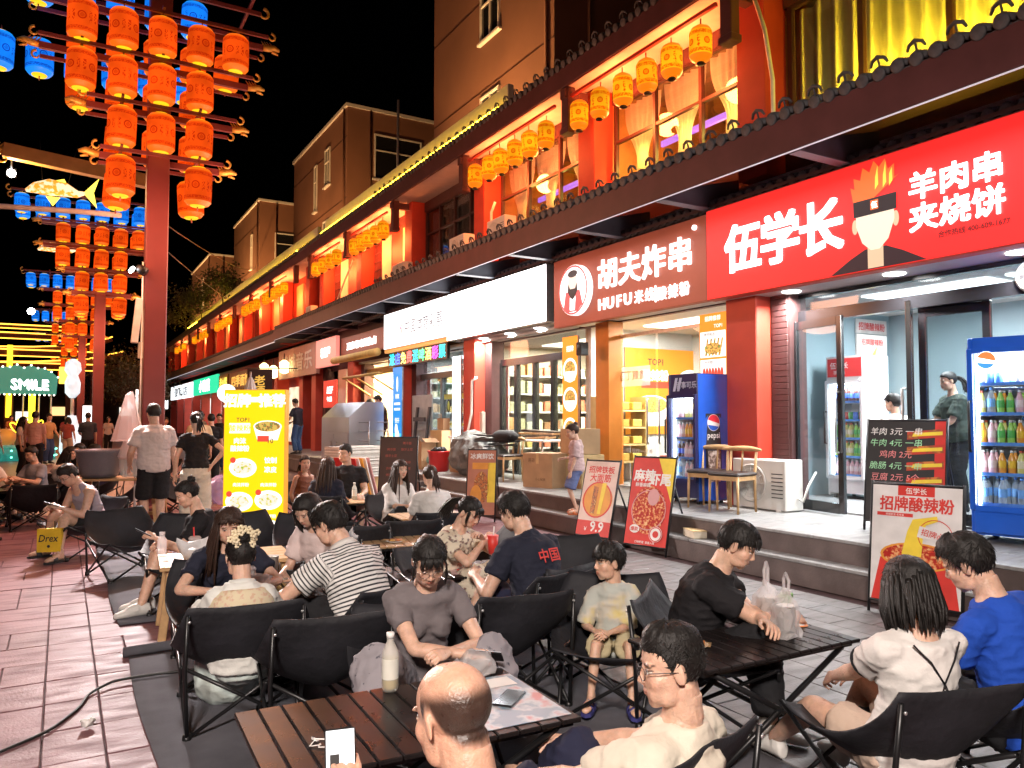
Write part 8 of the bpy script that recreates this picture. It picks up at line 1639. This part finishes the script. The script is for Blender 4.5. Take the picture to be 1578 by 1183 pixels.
# 21 standing man white tee, 22 standing woman
person('man in damp white tee and black shorts standing by the nearest lantern post', (1.10, 11.55, 0), (-.1, 1), h=1.76, lean=3, head=(12, 0, 0), hair=('short', BLACKH), top=(cloth('tee_white_damp', (.62, .55, .53)), .7, -.10, .03), bottom=('shorts', K_sh, 1.0, .03), hr=(.30, .02, .80), hl=(-.28, .15, .95), shoes=('slipper', kshoe), lod=1, seed=31, fat=1.12)
person('woman in black tee and cream trousers standing with hand on hip', (1.55, 10.95, 0), (.10, 1), h=1.66, sex='f', lean=0, head=(6, 8, 0), hair=('pony', BLACKH), top=(K_tee, .5, .02, .012), bottom=('trousers', CR_pt, 1.95, .03), hl=(-.26, -.02, .84), hr=(.20, -.06, .98), er=(1, -.5, 0), lod=1, seed=32)
person('man in dark shirt and blue jeans standing on the platform by the stall', (6.45, 24.4, .47), (-.55, .8), h=1.72, lean=10, head=(18, 0, 0), hair=('short', BLACKH), top=(cloth('shirt_darkblue', (.025, .03, .05)), .7), bottom=('trousers', JN, 1.95), lod=2, seed=33, hl=(-.15, .35, 1.0), hr=(.1, .35, 1.0))
person('cook in black tee working behind the chrome rack', (7.45, 19.6, .47), (-.95, .30), h=1.72, lean=8, head=(24, 0, 0), hair=('short', BLACKH), top=(K_tee, .62), bottom=('trousers', K_sh, 1.95), hl=(-.15, .38, 1.0), hr=(.15, .38, 1.0), lod=1, seed=34)
person('second cook mostly hidden behind the steel cabinet', (7.75, 21.0, .47), (-1, .1), h=1.66, lean=12, head=(20, 0, 0), hair=('short', BLACKH), top=(K_tee, .62), bottom=('trousers', K_sh, 1.95), lod=2, seed=35)
person('small girl in pink tee and blue shorts standing on the step', (6.20, 8.82, .25), (-.72, .45), h=1.22, sex='c', lean=2, head=(14, 10, 0), hair=('bun', BROWNH), top=(cloth('tee_dusty_pink', (.50, .36, .36)), .8, -.10, .03), bottom=('shorts', LB_sh, .95, .03), hl=(-.14, .10, .52), hr=(.2, .16, .78), shoes=('slipper', oshoe), lod=0, seed=36)
person('boy in black and white tee at the grill shop counter', (8.95, 5.85, .47), (.55, .83), h=1.38, sex='c', lean=2, head=(2, 40, 0), hair=('boy', BLACKH), top=(cloth('tee_white_shop', (.6, .6, .58)), .7, -.09, .024), bottom=('shorts', K_sh, .95), lod=1, seed=37, shoes=('slipper', oshoe))
person('woman in dark green tee behind the glass of the grill shop', (9.40, 5.35, .47), (-.85, .5), h=1.68, sex='f', lean=8, head=(10, 0, 0), hair=('pony', BLACKH), top=(cloth('tee_dark_green', (.045, .06, .05)), .8, -.09, .03), bottom=('trousers', K_sh, 1.95), lod=1, seed=38, hl=(-.1, .36, .98), hr=(.1, .36, .98), fat=1.2)
b = MB(); cc, xx, yy, dd = d8['spine'](.33); s_ = d8['s']
M_ = frame(cc-yy*.165*s_, xx, dd); p = Panel(b, M_); p.text('中国', .0, 0, .085, 0, 1, .02); me = b.data('printed_characters', paint('print_bright_red', (.62, .04, .03), .45)); inst('printed_characters', me, d8['o'])
# flowers in the girl's hair, shawl pattern
ho, HM = dg['head']; b = MB(); g = np.random.default_rng(3)
for k in range(26):
    a = k/26*2*math.pi; c0 = np.array([.050*math.cos(a), -.085+.006*g.normal(), .105+.045*math.sin(a)])+g.normal(size=3)*.008
    for j in range(5): b.ell(c0+.012*np.array([math.cos(j*1.256), .3, math.sin(j*1.256)]), (.010, .006, .010), n=6)
b.v = [np.concatenate(b.v)@HM.T+ho]; b.build('hair_flowers', paint('flower_ivory', (.72, .62, .42), .6, var=.15), dg['o'])
T = MB(); C_, X_, Y_ = [], [], []
for z_, rx, ry in ((.16, .165, .125), (.22, .17, .128), (.30, .172, .13), (.36, .172, .13), (.41, .162, .122), (.45, .13, .105), (.475, .105, .09)):
    c1, x1, y1, _ = dg['spine'](z_); C_.append(c1); X_.append(x1*(rx*dg['s']+.04)); Y_.append(y1*(ry*dg['s']+.04))
loft(T, C_, X_, Y_, 20); V, F = remesh(T, .012, 2); inst('embroidered_vest', npmesh('embroidered_vest', V, F, hanf), dg['o'])
# black trim on the white tee
for key, sd in (('r', 1), ('l', -1)):
    sh, elb = d3['J']['sh'+key], d3['J']['el'+key]; u = (elb-sh)/np.linalg.norm(elb-sh); c1 = sh+u*np.linalg.norm(elb-sh)*.55; x1 = np.cross(u, [0, 1, 0]); x1 /= np.linalg.norm(x1); y1 = np.cross(u, x1); b = MB(); b.tube([c1+(x1*math.cos(a)+y1*math.sin(a))*.064*d3['s'] for a in np.linspace(0, 2*math.pi, 20)], .007, 6, caps=False); b.build('sleeve_trim', K_tee, d3['o'])
b = MB(); c1, x1, y1, z1 = d3['spine'](.40); 
for sx in (-1, 1): b.tube([c1+x1*sx*.10-y1*.10+z1*.06, c1+x1*sx*.05-y1*.126, c1-y1*.128-z1*.08], .0035, 6); b.tube([c1-y1*.13-z1*.08, c1+x1*sx*.03-y1*.13-z1*.15], .003, 6)
b.build('neck_tie', K_tee, d3['o'])
# ---------------------------------------------------------------- phones, cups and bags
def ph(key, label, side='l', off=(0, 0, 0), lit=True, tilt=None):
    d = PEO[key]; wr, fd, zn, xn = d['HW'][side]; W = np.array(d['W'])[:3, :3]; p_ = wr+fd*.085-zn*.02+np.array(off); f = fd*.9; y1 = W@fd; n1 = W@np.array([0, -.75, .66]) if tilt is None else W@np.array(tilt); x1 = np.cross(y1, n1); x1 /= np.linalg.norm(x1); n1 = np.cross(x1, y1); return phone(label, d['world'](p_), np.c_[x1, y1, n1], lit)
ph('bald', 'lit white phone held up by the balding man', 'l', (-.01, .0, .03), True, (-.3, -.9, .2)); ph('grey', 'pale phone in the hands of the grey polo woman', 'r', (0, .02, .02)); ph('bun', 'dark phone held by the person with top bun', 'l', (0, .02, .02)); ph('tank', 'dark phone held by the man in tank top', 'l', (0, .02, .02))
phone('black phone lying on the nearest slatted table', (1.52, 2.62, .516), rotm(0, 0, R(-50)), False, 1.1); 
bottle_t('tea bottle with white cap on the nearest table', (1.16, 2.95, .51))
crumple('plastic_bag', 'crumpled clear bag at the back corner of nearest table', 'bag', (1.52, 2.93, .51), .11, filmw, 3, .35)
t = thing('printed_sheet', 'bluish printed sheet lying on the right half of the nearest table', 'sheet', (1.48, 2.64, .511), R(-3)); b = MB(); b.box((0, 0, 0), (.36, .50, .002)); b.build('sheet', speck('sheet_blue', (.16, .26, .34), (.38, .46, .50), 9, .5, .3, 0, (.4, .1, .1), 0), t); b = MB(); Panel(b, frame((0, 0, .0015), (1, 0, 0), (0, 1, 0))).rect(-.15, .12, .15, .22, 0, 1); b.build('heading', wht, t)
b = MB(); P = np.cumsum(np.r_[[[.80, 2.62, .513]], np.random.default_rng(2).normal(size=(16, 3))*[.018, .018, 0]+[.004, -.006, 0]], 0); b.tube(P, .0022, 5); tag(b.build('string', wht), 'thin curled white string on the nearest table', 'string')
def carrybag(label, loc, rz, s=1., red=True):
    t = thing('carry_bag', label, 'bag', loc, rz); m = MB(); m.lathe([(.055*s, 0), (.060*s, .02*s), (.062*s, .06*s), (.064*s, .10*s), (.060*s, .14*s), (.046*s, .17*s), (.03*s, .20*s), (.016*s, .22*s)], (0, 0, 0), 18); V = np.concatenate(m.v); V = V+(np.c_[vnoise(V*34, 1), vnoise(V*34, 2), vnoise(V*34, 3)]-.5)*.05; V[:, 2] = np.maximum(V[:, 2], 0); m.v = [V]; m.s = [False]*len(m.s); m.build('film', filmw, t)
    b = MB(); b.tube([(-.02*s, 0, .20*s), (-.03*s, 0, .27*s), (0, 0, .30*s), (.02*s, 0, .27*s), (.015*s, 0, .20*s)], .008*s, 6); b.build('handle', filmw, t); b = MB(); b.lathe([(.036*s, .004), (.046*s, .15*s), (.048*s, .15*s)], (0, 0, 0), 16); b.build('cup', paperw, t)
    if red: b = MB(); b.lathe([(.0475*s, .02*s), (.0495*s, .09*s)], (0, 0, 0), 16, caps=False); b.build('printed_band', prd2, t)
    return t
carrybag('white carry bag with red printed cup on the right table', (3.16, 2.80, .51), .4, 1.15); carrybag('tied clear carry bag with cup in front of the red printed one', (3.14, 2.66, .51), 1.2, 1.05, False)
t = thing('juice_box', 'green drink carton behind the carry bags', 'carton', (3.27, 2.77, .51), .5); b = MB(); b.box((0, 0, .09), (.08, .06, .18), bev=.006); b.build('carton', paint('carton_green', (.12, .38, .05), .4), t); b = MB(); b.box((0, -.032, .10), (.06, .003, .10)); b.build('print', wht, t)
t = thing('flyer', 'small round orange sticker flyer at the far end of the right table', 'flyer', (3.38, 2.78, .511)); b = MB(); b.lathe([(.045, 0), (.045, .002)], (0, 0, 0), 20); b.build('disc', paint('flyer_orange', (.7, .25, .08), .5), t); b = MB(); b.lathe([(.028, .003), (.028, .0035)], (0, 0, 0), 20); b.build('print', wht, t)
cup('clear cup with red straw in a bag beside the striped polo man', (1.02, 4.98, .51), .15, .045, filmw); crumple('plastic_bag', 'pinkish crumpled bag round the cup with red straw', 'bag', (1.05, 4.93, .51), .085, filmw, 9, .8)
cup('tall paper cup on the table behind the navy tee woman', (1.25, 5.95-.6, .51), .16, .045, paperw, False, False); crumple('plastic_bag', 'white knotted bag on the cup table', 'bag', (1.12, 5.28, .51), .10, paint('bag_white', (.7, .68, .68), .5, bump=.3), 12, .8)
for i, (x, y) in enumerate(((.92, 6.48), (1.14, 6.52))): cup(['left', 'right'][i]+' paper cup with red straw on the low wooden table', (x, y, .537), .12, .045, speck('cup_print', (.7, .68, .66), (.1, .16, .3), 12, .55, .6, 0, (.6, .1, .1), 0))
for i, (x, y, r_) in enumerate(((.92, 6.22, .14), (1.1, 6.26, .13), (1.0, 6.1, .10))): crumple('plastic_bag', ['largest', 'middle', 'smallest'][i]+' white food bag on the low wooden table', 'bag', (x, y, .537), r_, paint('bag_white', (.7, .68, .68), .5, bump=.3), 20+i, .55)
t = thing('water_flask', 'big clear plastic flask on the lap table of the bun person', 'flask', (.70, 6.62, .537), R(60)); t.scale = (.7, .7, .7); b = MB(); b.lathe([(.045, 0), (.05, .02), (.05, .16), (.03, .19), (.028, .22)], (0, 0, 0), 16); b.build('flask', filmw, t); b = MB(); b.lathe([(.032, .22), (.032, .245)], (0, 0, 0), 14); b.build('lid', filmw, t)
d = PEO['floral']; pw_ = d['world'](d['HW']['r'][0]+np.array([.0, .07, .02])); t = thing('red_cup', 'red paper cup held by the floral blouse woman', 'cup', pw_-np.array([0, 0, .10])); b = MB(); b.lathe([(.030, 0), (.042, .13), (.04, .13)], (0, 0, 0), 16); b.build('cup', prd2, t); b = MB(); b.tube([(0, 0, .05), (.01, 0, .19)], .005, 6); b.build('straw', wht, t)
cup('paper cup with red drink beside the man in black', (2.78, 4.75, .51), .10, .045, paperw, False, False)
t = thing('printed_sheet', 'pale pink menu sheet on the table beside the man in black', 'sheet', (2.62, 4.95, .511), R(-20)); b = MB(); b.box((0, 0, 0), (.42, .28, .003)); b.build('sheet', paint('sheet_pink', (.6, .40, .40), .5), t); b = MB(); Panel(b, frame((0, 0, .002), (1, 0, 0), (0, 1, 0))).rect(-.16, -.06, .1, .02, 0, 1); b.build('print', prd2, t)
bottle_t('small white bottle in front of the stocky man', (3.40, 9.98, .51)); t = thing('rice_bowl', 'white bowl on the table of the stocky man', 'bowl', (3.6, 9.85, .51)); b = MB(); b.lathe([(.04, 0), (.075, .05), (.07, .05), (.038, .008)], (0, 0, 0), 18); b.build('bowl', paperw, t); b = MB(); b.lathe([(.062, .04), (.062, .042)], (0, 0, 0), 16); b.build('food', food1p, t)
# yellow shopping bag at the tank top man's hand
t = thing('shopping_bag', 'yellow shopping bag with black script hanging from tank top man', 'bag', (-.08, 10.02, .12), R(-20)); t.scale = (.8, .8, .8); m = MB(); m.prism([(-.15, -.05), (.15, -.05), (.15, .05), (-.15, .05)], 0, .32); m.build('bag', paint('bag_yellow', (.75, .50, .02), .45), t); b = MB(); p = Panel(b, frame((0, -.051, .17), (1, 0, 0), (0, 0, 1))); p.text('Drex', 0, .02, .10, 0, 1, .02, wid=.24, slant=.15); p.disc(0, -.09, .02, .02, 0, 1); b.build('print', blk, t); b = MB(); b.tube([(-.06, 0, .31), (-.05, 0, .42), (.05, 0, .42), (.06, 0, .31)], .006, 6); b.build('handle', blackm, t)
# empty chairs
for x, y, f, lb in ((1.20, 4.02, (.15, 1), 'empty black camp chair right behind the nearest table, beside hanfu girl'), (2.22, 3.95, (.1, 1), 'empty black camp chair between little boy and man with red characters'), (2.98, 3.75, (.2, -1), 'empty black camp chair beside the person leaning on bag table'), (1.02, 7.95, (-.3, -1), 'empty black camp chair behind the bun person, left of the lightbox'), (1.60, 7.75, (.1, -1), 'empty black camp chair in front of yellow lightbox, left one'), (2.10, 7.45, (-.2, -1), 'empty black camp chair in front of yellow lightbox, right one'), (1.75, 6.30, (-.9, .2), 'empty black camp chair beside low wooden table'), (2.35, 7.35, (.6, .8), 'empty black camp chair with curled back near the long-haired woman'), (2.85, 7.05, (0, 1), 'empty black camp chair in mid-crowd, left of ponytail woman'), (3.35, 4.9, (-.5, -.8), 'empty black camp chair right of the man with red characters'), (3.15, 5.95, (-.9, .1), 'empty black camp chair behind floral blouse woman'), (.62, 8.75, (.3, -1), 'empty black camp chair left of wooden stall table'), (3.75, 10.2, (-.9, -.2), 'empty black camp chair beside the stocky man'), (2.35, 6.95, (.2, 1), 'empty black camp chair with wide back at mid-picture')): chair(x, y, f, lb)
# wooden stall table with tub and candyfloss bags
woodtable(1.30-.55, 12.35, R(-20), 1.15, .65, .74, 'wooden stall table carrying a wrapped tub and candyfloss bags')
t = thing('wrapped_tub', 'big grey tub wrapped in cling film on the stall table', 'tub', (.48, 12.4, .757)); b = MB(); b.lathe([(.20, 0), (.24, .03), (.30, .36), (.315, .37), (.315, .40), (.29, .40), (.22, .06)], (0, 0, 0), 24); b.build('tub', paint('tub_grey', (.12, .12, .15), .35, var=.15), t); b = MB(); b.lathe([(.25, .06), (.312, .35), (.326, .40)], (0, 0, 0), 24, caps=False); b.build('cling_film', film('cling', (.8, .8, .85), .25), t)
t = thing('candyfloss_stand', 'upright stick hung with pale pink candyfloss bags', 'candyfloss', (.92, 12.15, .757)); b = MB(); b.tube([(.0, 0, -.75), (0, 0, 1.25)], .018, 8); b.build('stick', white, t); pk = film('candyfloss_bag', (.80, .66, .64), .6)
for i, (x, z, r0, r1, hh) in enumerate(((-.12, .55, .05, .24, .62), (-.02, .30, .14, .22, .28), (-.05, .05, .17, .14, .30))): b = MB(); b.lathe([(r1*.8, z-.03), (r1, z), (r0, z+hh), (r0*.3, z+hh+.05)], (x, -.02*i, 0), 16); V = np.concatenate(b.v); b.v = [V+(np.c_[vnoise(V*11, 1), vnoise(V*11, 2), V[:, 0]*0+.5]-.5)*.16]; b.s = [False]*len(b.s); b.build('bag', pk if i < 2 else film('bag_clear', (.6, .72, .75), .5), t)
# ================================================================ BACKGROUND PEOPLE
BP = [('man in cream tee walking away right of the nearest post', (2.55, 17.6), (.05, 1), (cloth('tee_pale_yellow', (.62, .52, .33)), .7), ('shorts', K_sh, .95), 'short', 'm', 1.72), ('person in dark top just right of the cream tee walker', (2.95, 18.6), (.05, 1), (K_tee, .7), ('trousers', K_sh, 1.95), 'short', 'm', 1.66), ('person in patterned white shirt standing left of the yellow lightbox', (2.62, 13.0), (-.2, -1), (speck('shirt_pattern', (.6, .6, .6), (.12, .12, .14), 9, .6, .8), .9), ('trousers', K_sh, 1.95), 'short', 'm', 1.66),
      ('person in pink shirt and black trousers with shoulder strap far left', (-.62, 24.5), (.2, 1), (cloth('shirt_salmon', (.60, .32, .26)), .8), ('trousers', K_sh, 1.95), 'short', 'm', 1.74), ('long-haired person in dark top beside the pink shirt', (-.95, 25.2), (.9, -.3), (W_tee, .7), ('trousers', K_sh, 1.95), 'long', 'f', 1.62), ('child in white standing at the fairground ride', (-1.65, 26.0), (.1, 1), (W_tee, .8), ('shorts', K_sh, .95), 'boy', 'c', 1.35), ('person in dark clothes standing before the far lit panel', (.75, 28.8), (0, 1), (cloth('top_slate', (.04, .05, .07)), .9), ('trousers', K_sh, 1.95), 'short', 'm', 1.74), ('far walker in red top beyond the posts', (.2, 38), (-.3, -1), (cloth('top_red', (.4, .05, .05)), .7), ('trousers', K_sh, 1.95), 'short', 'm', 1.7), ('far walker in white near the fourth post', (1.9, 41), (.3, -1), (W_tee, .7), ('trousers', K_sh, 1.95), 'bob', 'f', 1.62), ('far walker in orange tee beside the gate', (-2.2, 46), (.5, -1), (cloth('tee_orange', (.5, .2, .06)), .7), ('shorts', K_sh, .9), 'short', 'm', 1.7), ('far walker in black by the parasol', (4.2, 25.0), (-.4, -1), (K_tee, .7), ('trousers', JN, 1.95), 'short', 'm', 1.7)]
g = random.Random(9)
for k, (x, y) in enumerate(((-1.9, 29), (-.4, 31.5), (.2, 33.5), (-2.6, 31), (2.4, 33), (3.2, 30), (-1.2, 40), (5.0, 34))): c = g.choice([(.55, .52, .5), (.3, .08, .07), (.05, .06, .1), (.45, .3, .15), (.1, .2, .35)]); BP.append(('passer-by in %s far down the plaza, %s of the crowd from the left' % ({.55: 'white', .3: 'dark red', .05: 'dark', .45: 'tan', .1: 'blue'}[c[0]], ORD[k]), (x, y), (g.uniform(-1, 1), g.choice([-1, 1])), (cloth('passer_%.2f' % c[0], c), .7), ('trousers', g.choice([K_sh, JN, CR_pt]), 1.95), g.choice(['short', 'bob', 'short']), g.choice('mf'), g.uniform(1.58, 1.76)))
for i, (lb, xy, f, tp, bt, hr_, sx_, hh) in enumerate(BP): person(lb, (*xy, 0), f, h=hh, sex=sx_, lean=2, head=(4, 0, 0), hair=(hr_, BLACKH), top=tp, bottom=bt, lod=2, seed=60+i, group='people in the background', hl=(-.25, .1, .78*hh/1.7) if i % 2 else (-.16, .3, 1.0*hh/1.7), hr=(.25, .1, .78*hh/1.7))
BS = [('seated boy in white at the left edge table', (-.92, 14.6), (.5, -.6), W_tee, 'boy'), ('seated person in grey with hair tied at the left table', (-.42, 14.9), (-.6, -.5), cloth('tee_greyblue', (.28, .30, .36)), 'short'), ('seated man in white tee cut by the left picture edge', (-1.12, 13.2), (.3, 1), W_tee, 'short'), ('seated person in mustard top behind the left tables', (.30, 16.9), (-.5, -.6), cloth('top_mustard', (.45, .30, .10)), 'bob'), ('person in dark blue bending over a table left of the post', (.52, 15.6), (-.8, .2), cloth('top_darknavy', (.02, .025, .07)), 'short'), ('toddler in white tee seated beside the standing man', (1.72, 12.9), (.4, -.9), W_tee, 'boy'), ('seated woman in black top behind the wrapped tub', (.15, 15.2), (.6, -.5), K_tee, 'long'), ('seated person in pale shirt beyond nearest post', (1.9, 19.2), (-.8, -.4), cloth('top_beige', (.5, .4, .3)), 'bob')]
for i, (lb, xy, f, tm_, hr_) in enumerate(BS): d = person(lb, (0, 0, 0), f, sit=0.27, headat=xy, h=1.66 if 'toddler' not in lb else 1.05, sex='m' if hr_ in ('short',) else 'f', lean=14, head=(14, 0, 0), hair=(hr_, BLACKH), top=(tm_, .7), bottom=('shorts', K_sh, .9), hl=(-.12, .4, .62), hr=(.12, .4, .62), lod=2, seed=80+i, group='people in the background'); chair(d['loc'][0]+f[0]*.1, d['loc'][1]+f[1]*.1, f, 'black camp chair under the '+lb.split(' at ')[0].split(' cut ')[0].split(' behind ')[0].split(' bending ')[0].split(' beside ')[0].split(' beyond ')[0])
rolltable(-.62, 14.15, R(10), .9, .55, .5, 'dark slatted table of the group at the left edge', slatm, 8); rolltable(.35, 15.9, R(5), .9, .55, .5, 'dark slatted table behind the wrapped tub', slatm, 8)
for x, y, f, lb in ((-.35, 13.3, (-.1, 1), 'empty black camp chair in the left group, right of the white tee man'), (.05, 13.9, (-.6, .6), 'empty black camp chair draped with a white bag in left group'), (.72, 13.1, (-.8, .3), 'empty black camp chair in front of nearest lantern post'), (-1.0, 11.9, (.2, 1), 'empty black camp chair at the left picture edge')): chair(x, y, f, lb)
b = MB()
crumple('backpack', 'white and black bag hung on the chair in the left group', 'bag', (.05, 13.75, .62), .17, paint('bag_offwhite', (.55, .5, .48), .6), 31, .8)
crumple('balloon_bag', 'pink and blue plastic toy bag beside the cream trousers', 'bag', (2.0, 11.8, .35), .22, film('toy_bag', (.6, .45, .7), .6), 33, .9)
for k, (x, y, lb) in enumerate(((.15, 4.6, 'beside the cable on the red paving'), (2.35, 3.75, 'under the boy'), (4.3, 3.6, 'on the grey paving before the steps'), (5.1, 5.4, 'near the red poster stand'), (-.5, 7.4, 'on the red paving in the open'), (3.9, 2.5, 'on the grey paving right of the bag table'))): crumple('paper_tissue', 'crumpled white tissue %s' % lb, 'tissue', (x, y, .012), .035, paperw, 50+k, .5)
def plate(label, x, y, z=.51):
    t = thing('snack_plate', label, 'plate', (x, y, z), random.uniform(0, 3)); b = MB(); b.lathe([(.05, 0), (.08, .014), (.078, .014), (.048, .003)], (0, 0, 0), 20); b.build('plate', paperw, t)
    for k in range(4): b = MB(); b.tube([(-.09, -.03+.02*k, .016), (.11, -.025+.02*k, .02)], .0018, 5); b.build('stick', woodm, t); b = MB(); b.tube([(-.06, -.03+.02*k, .018), (.04, -.027+.02*k, .02)], [.008, .011], 6); b.build('meat', fskew, t)
plate('paper plate of skewers on the bag table near its left end', 2.62, 2.78); plate('paper plate of skewers before the striped polo man', 1.42, 5.15); plate('paper plate of skewers on the glaring slatted table', 2.55, 6.4, .512)
bpy.data.scenes.remove(TMP)
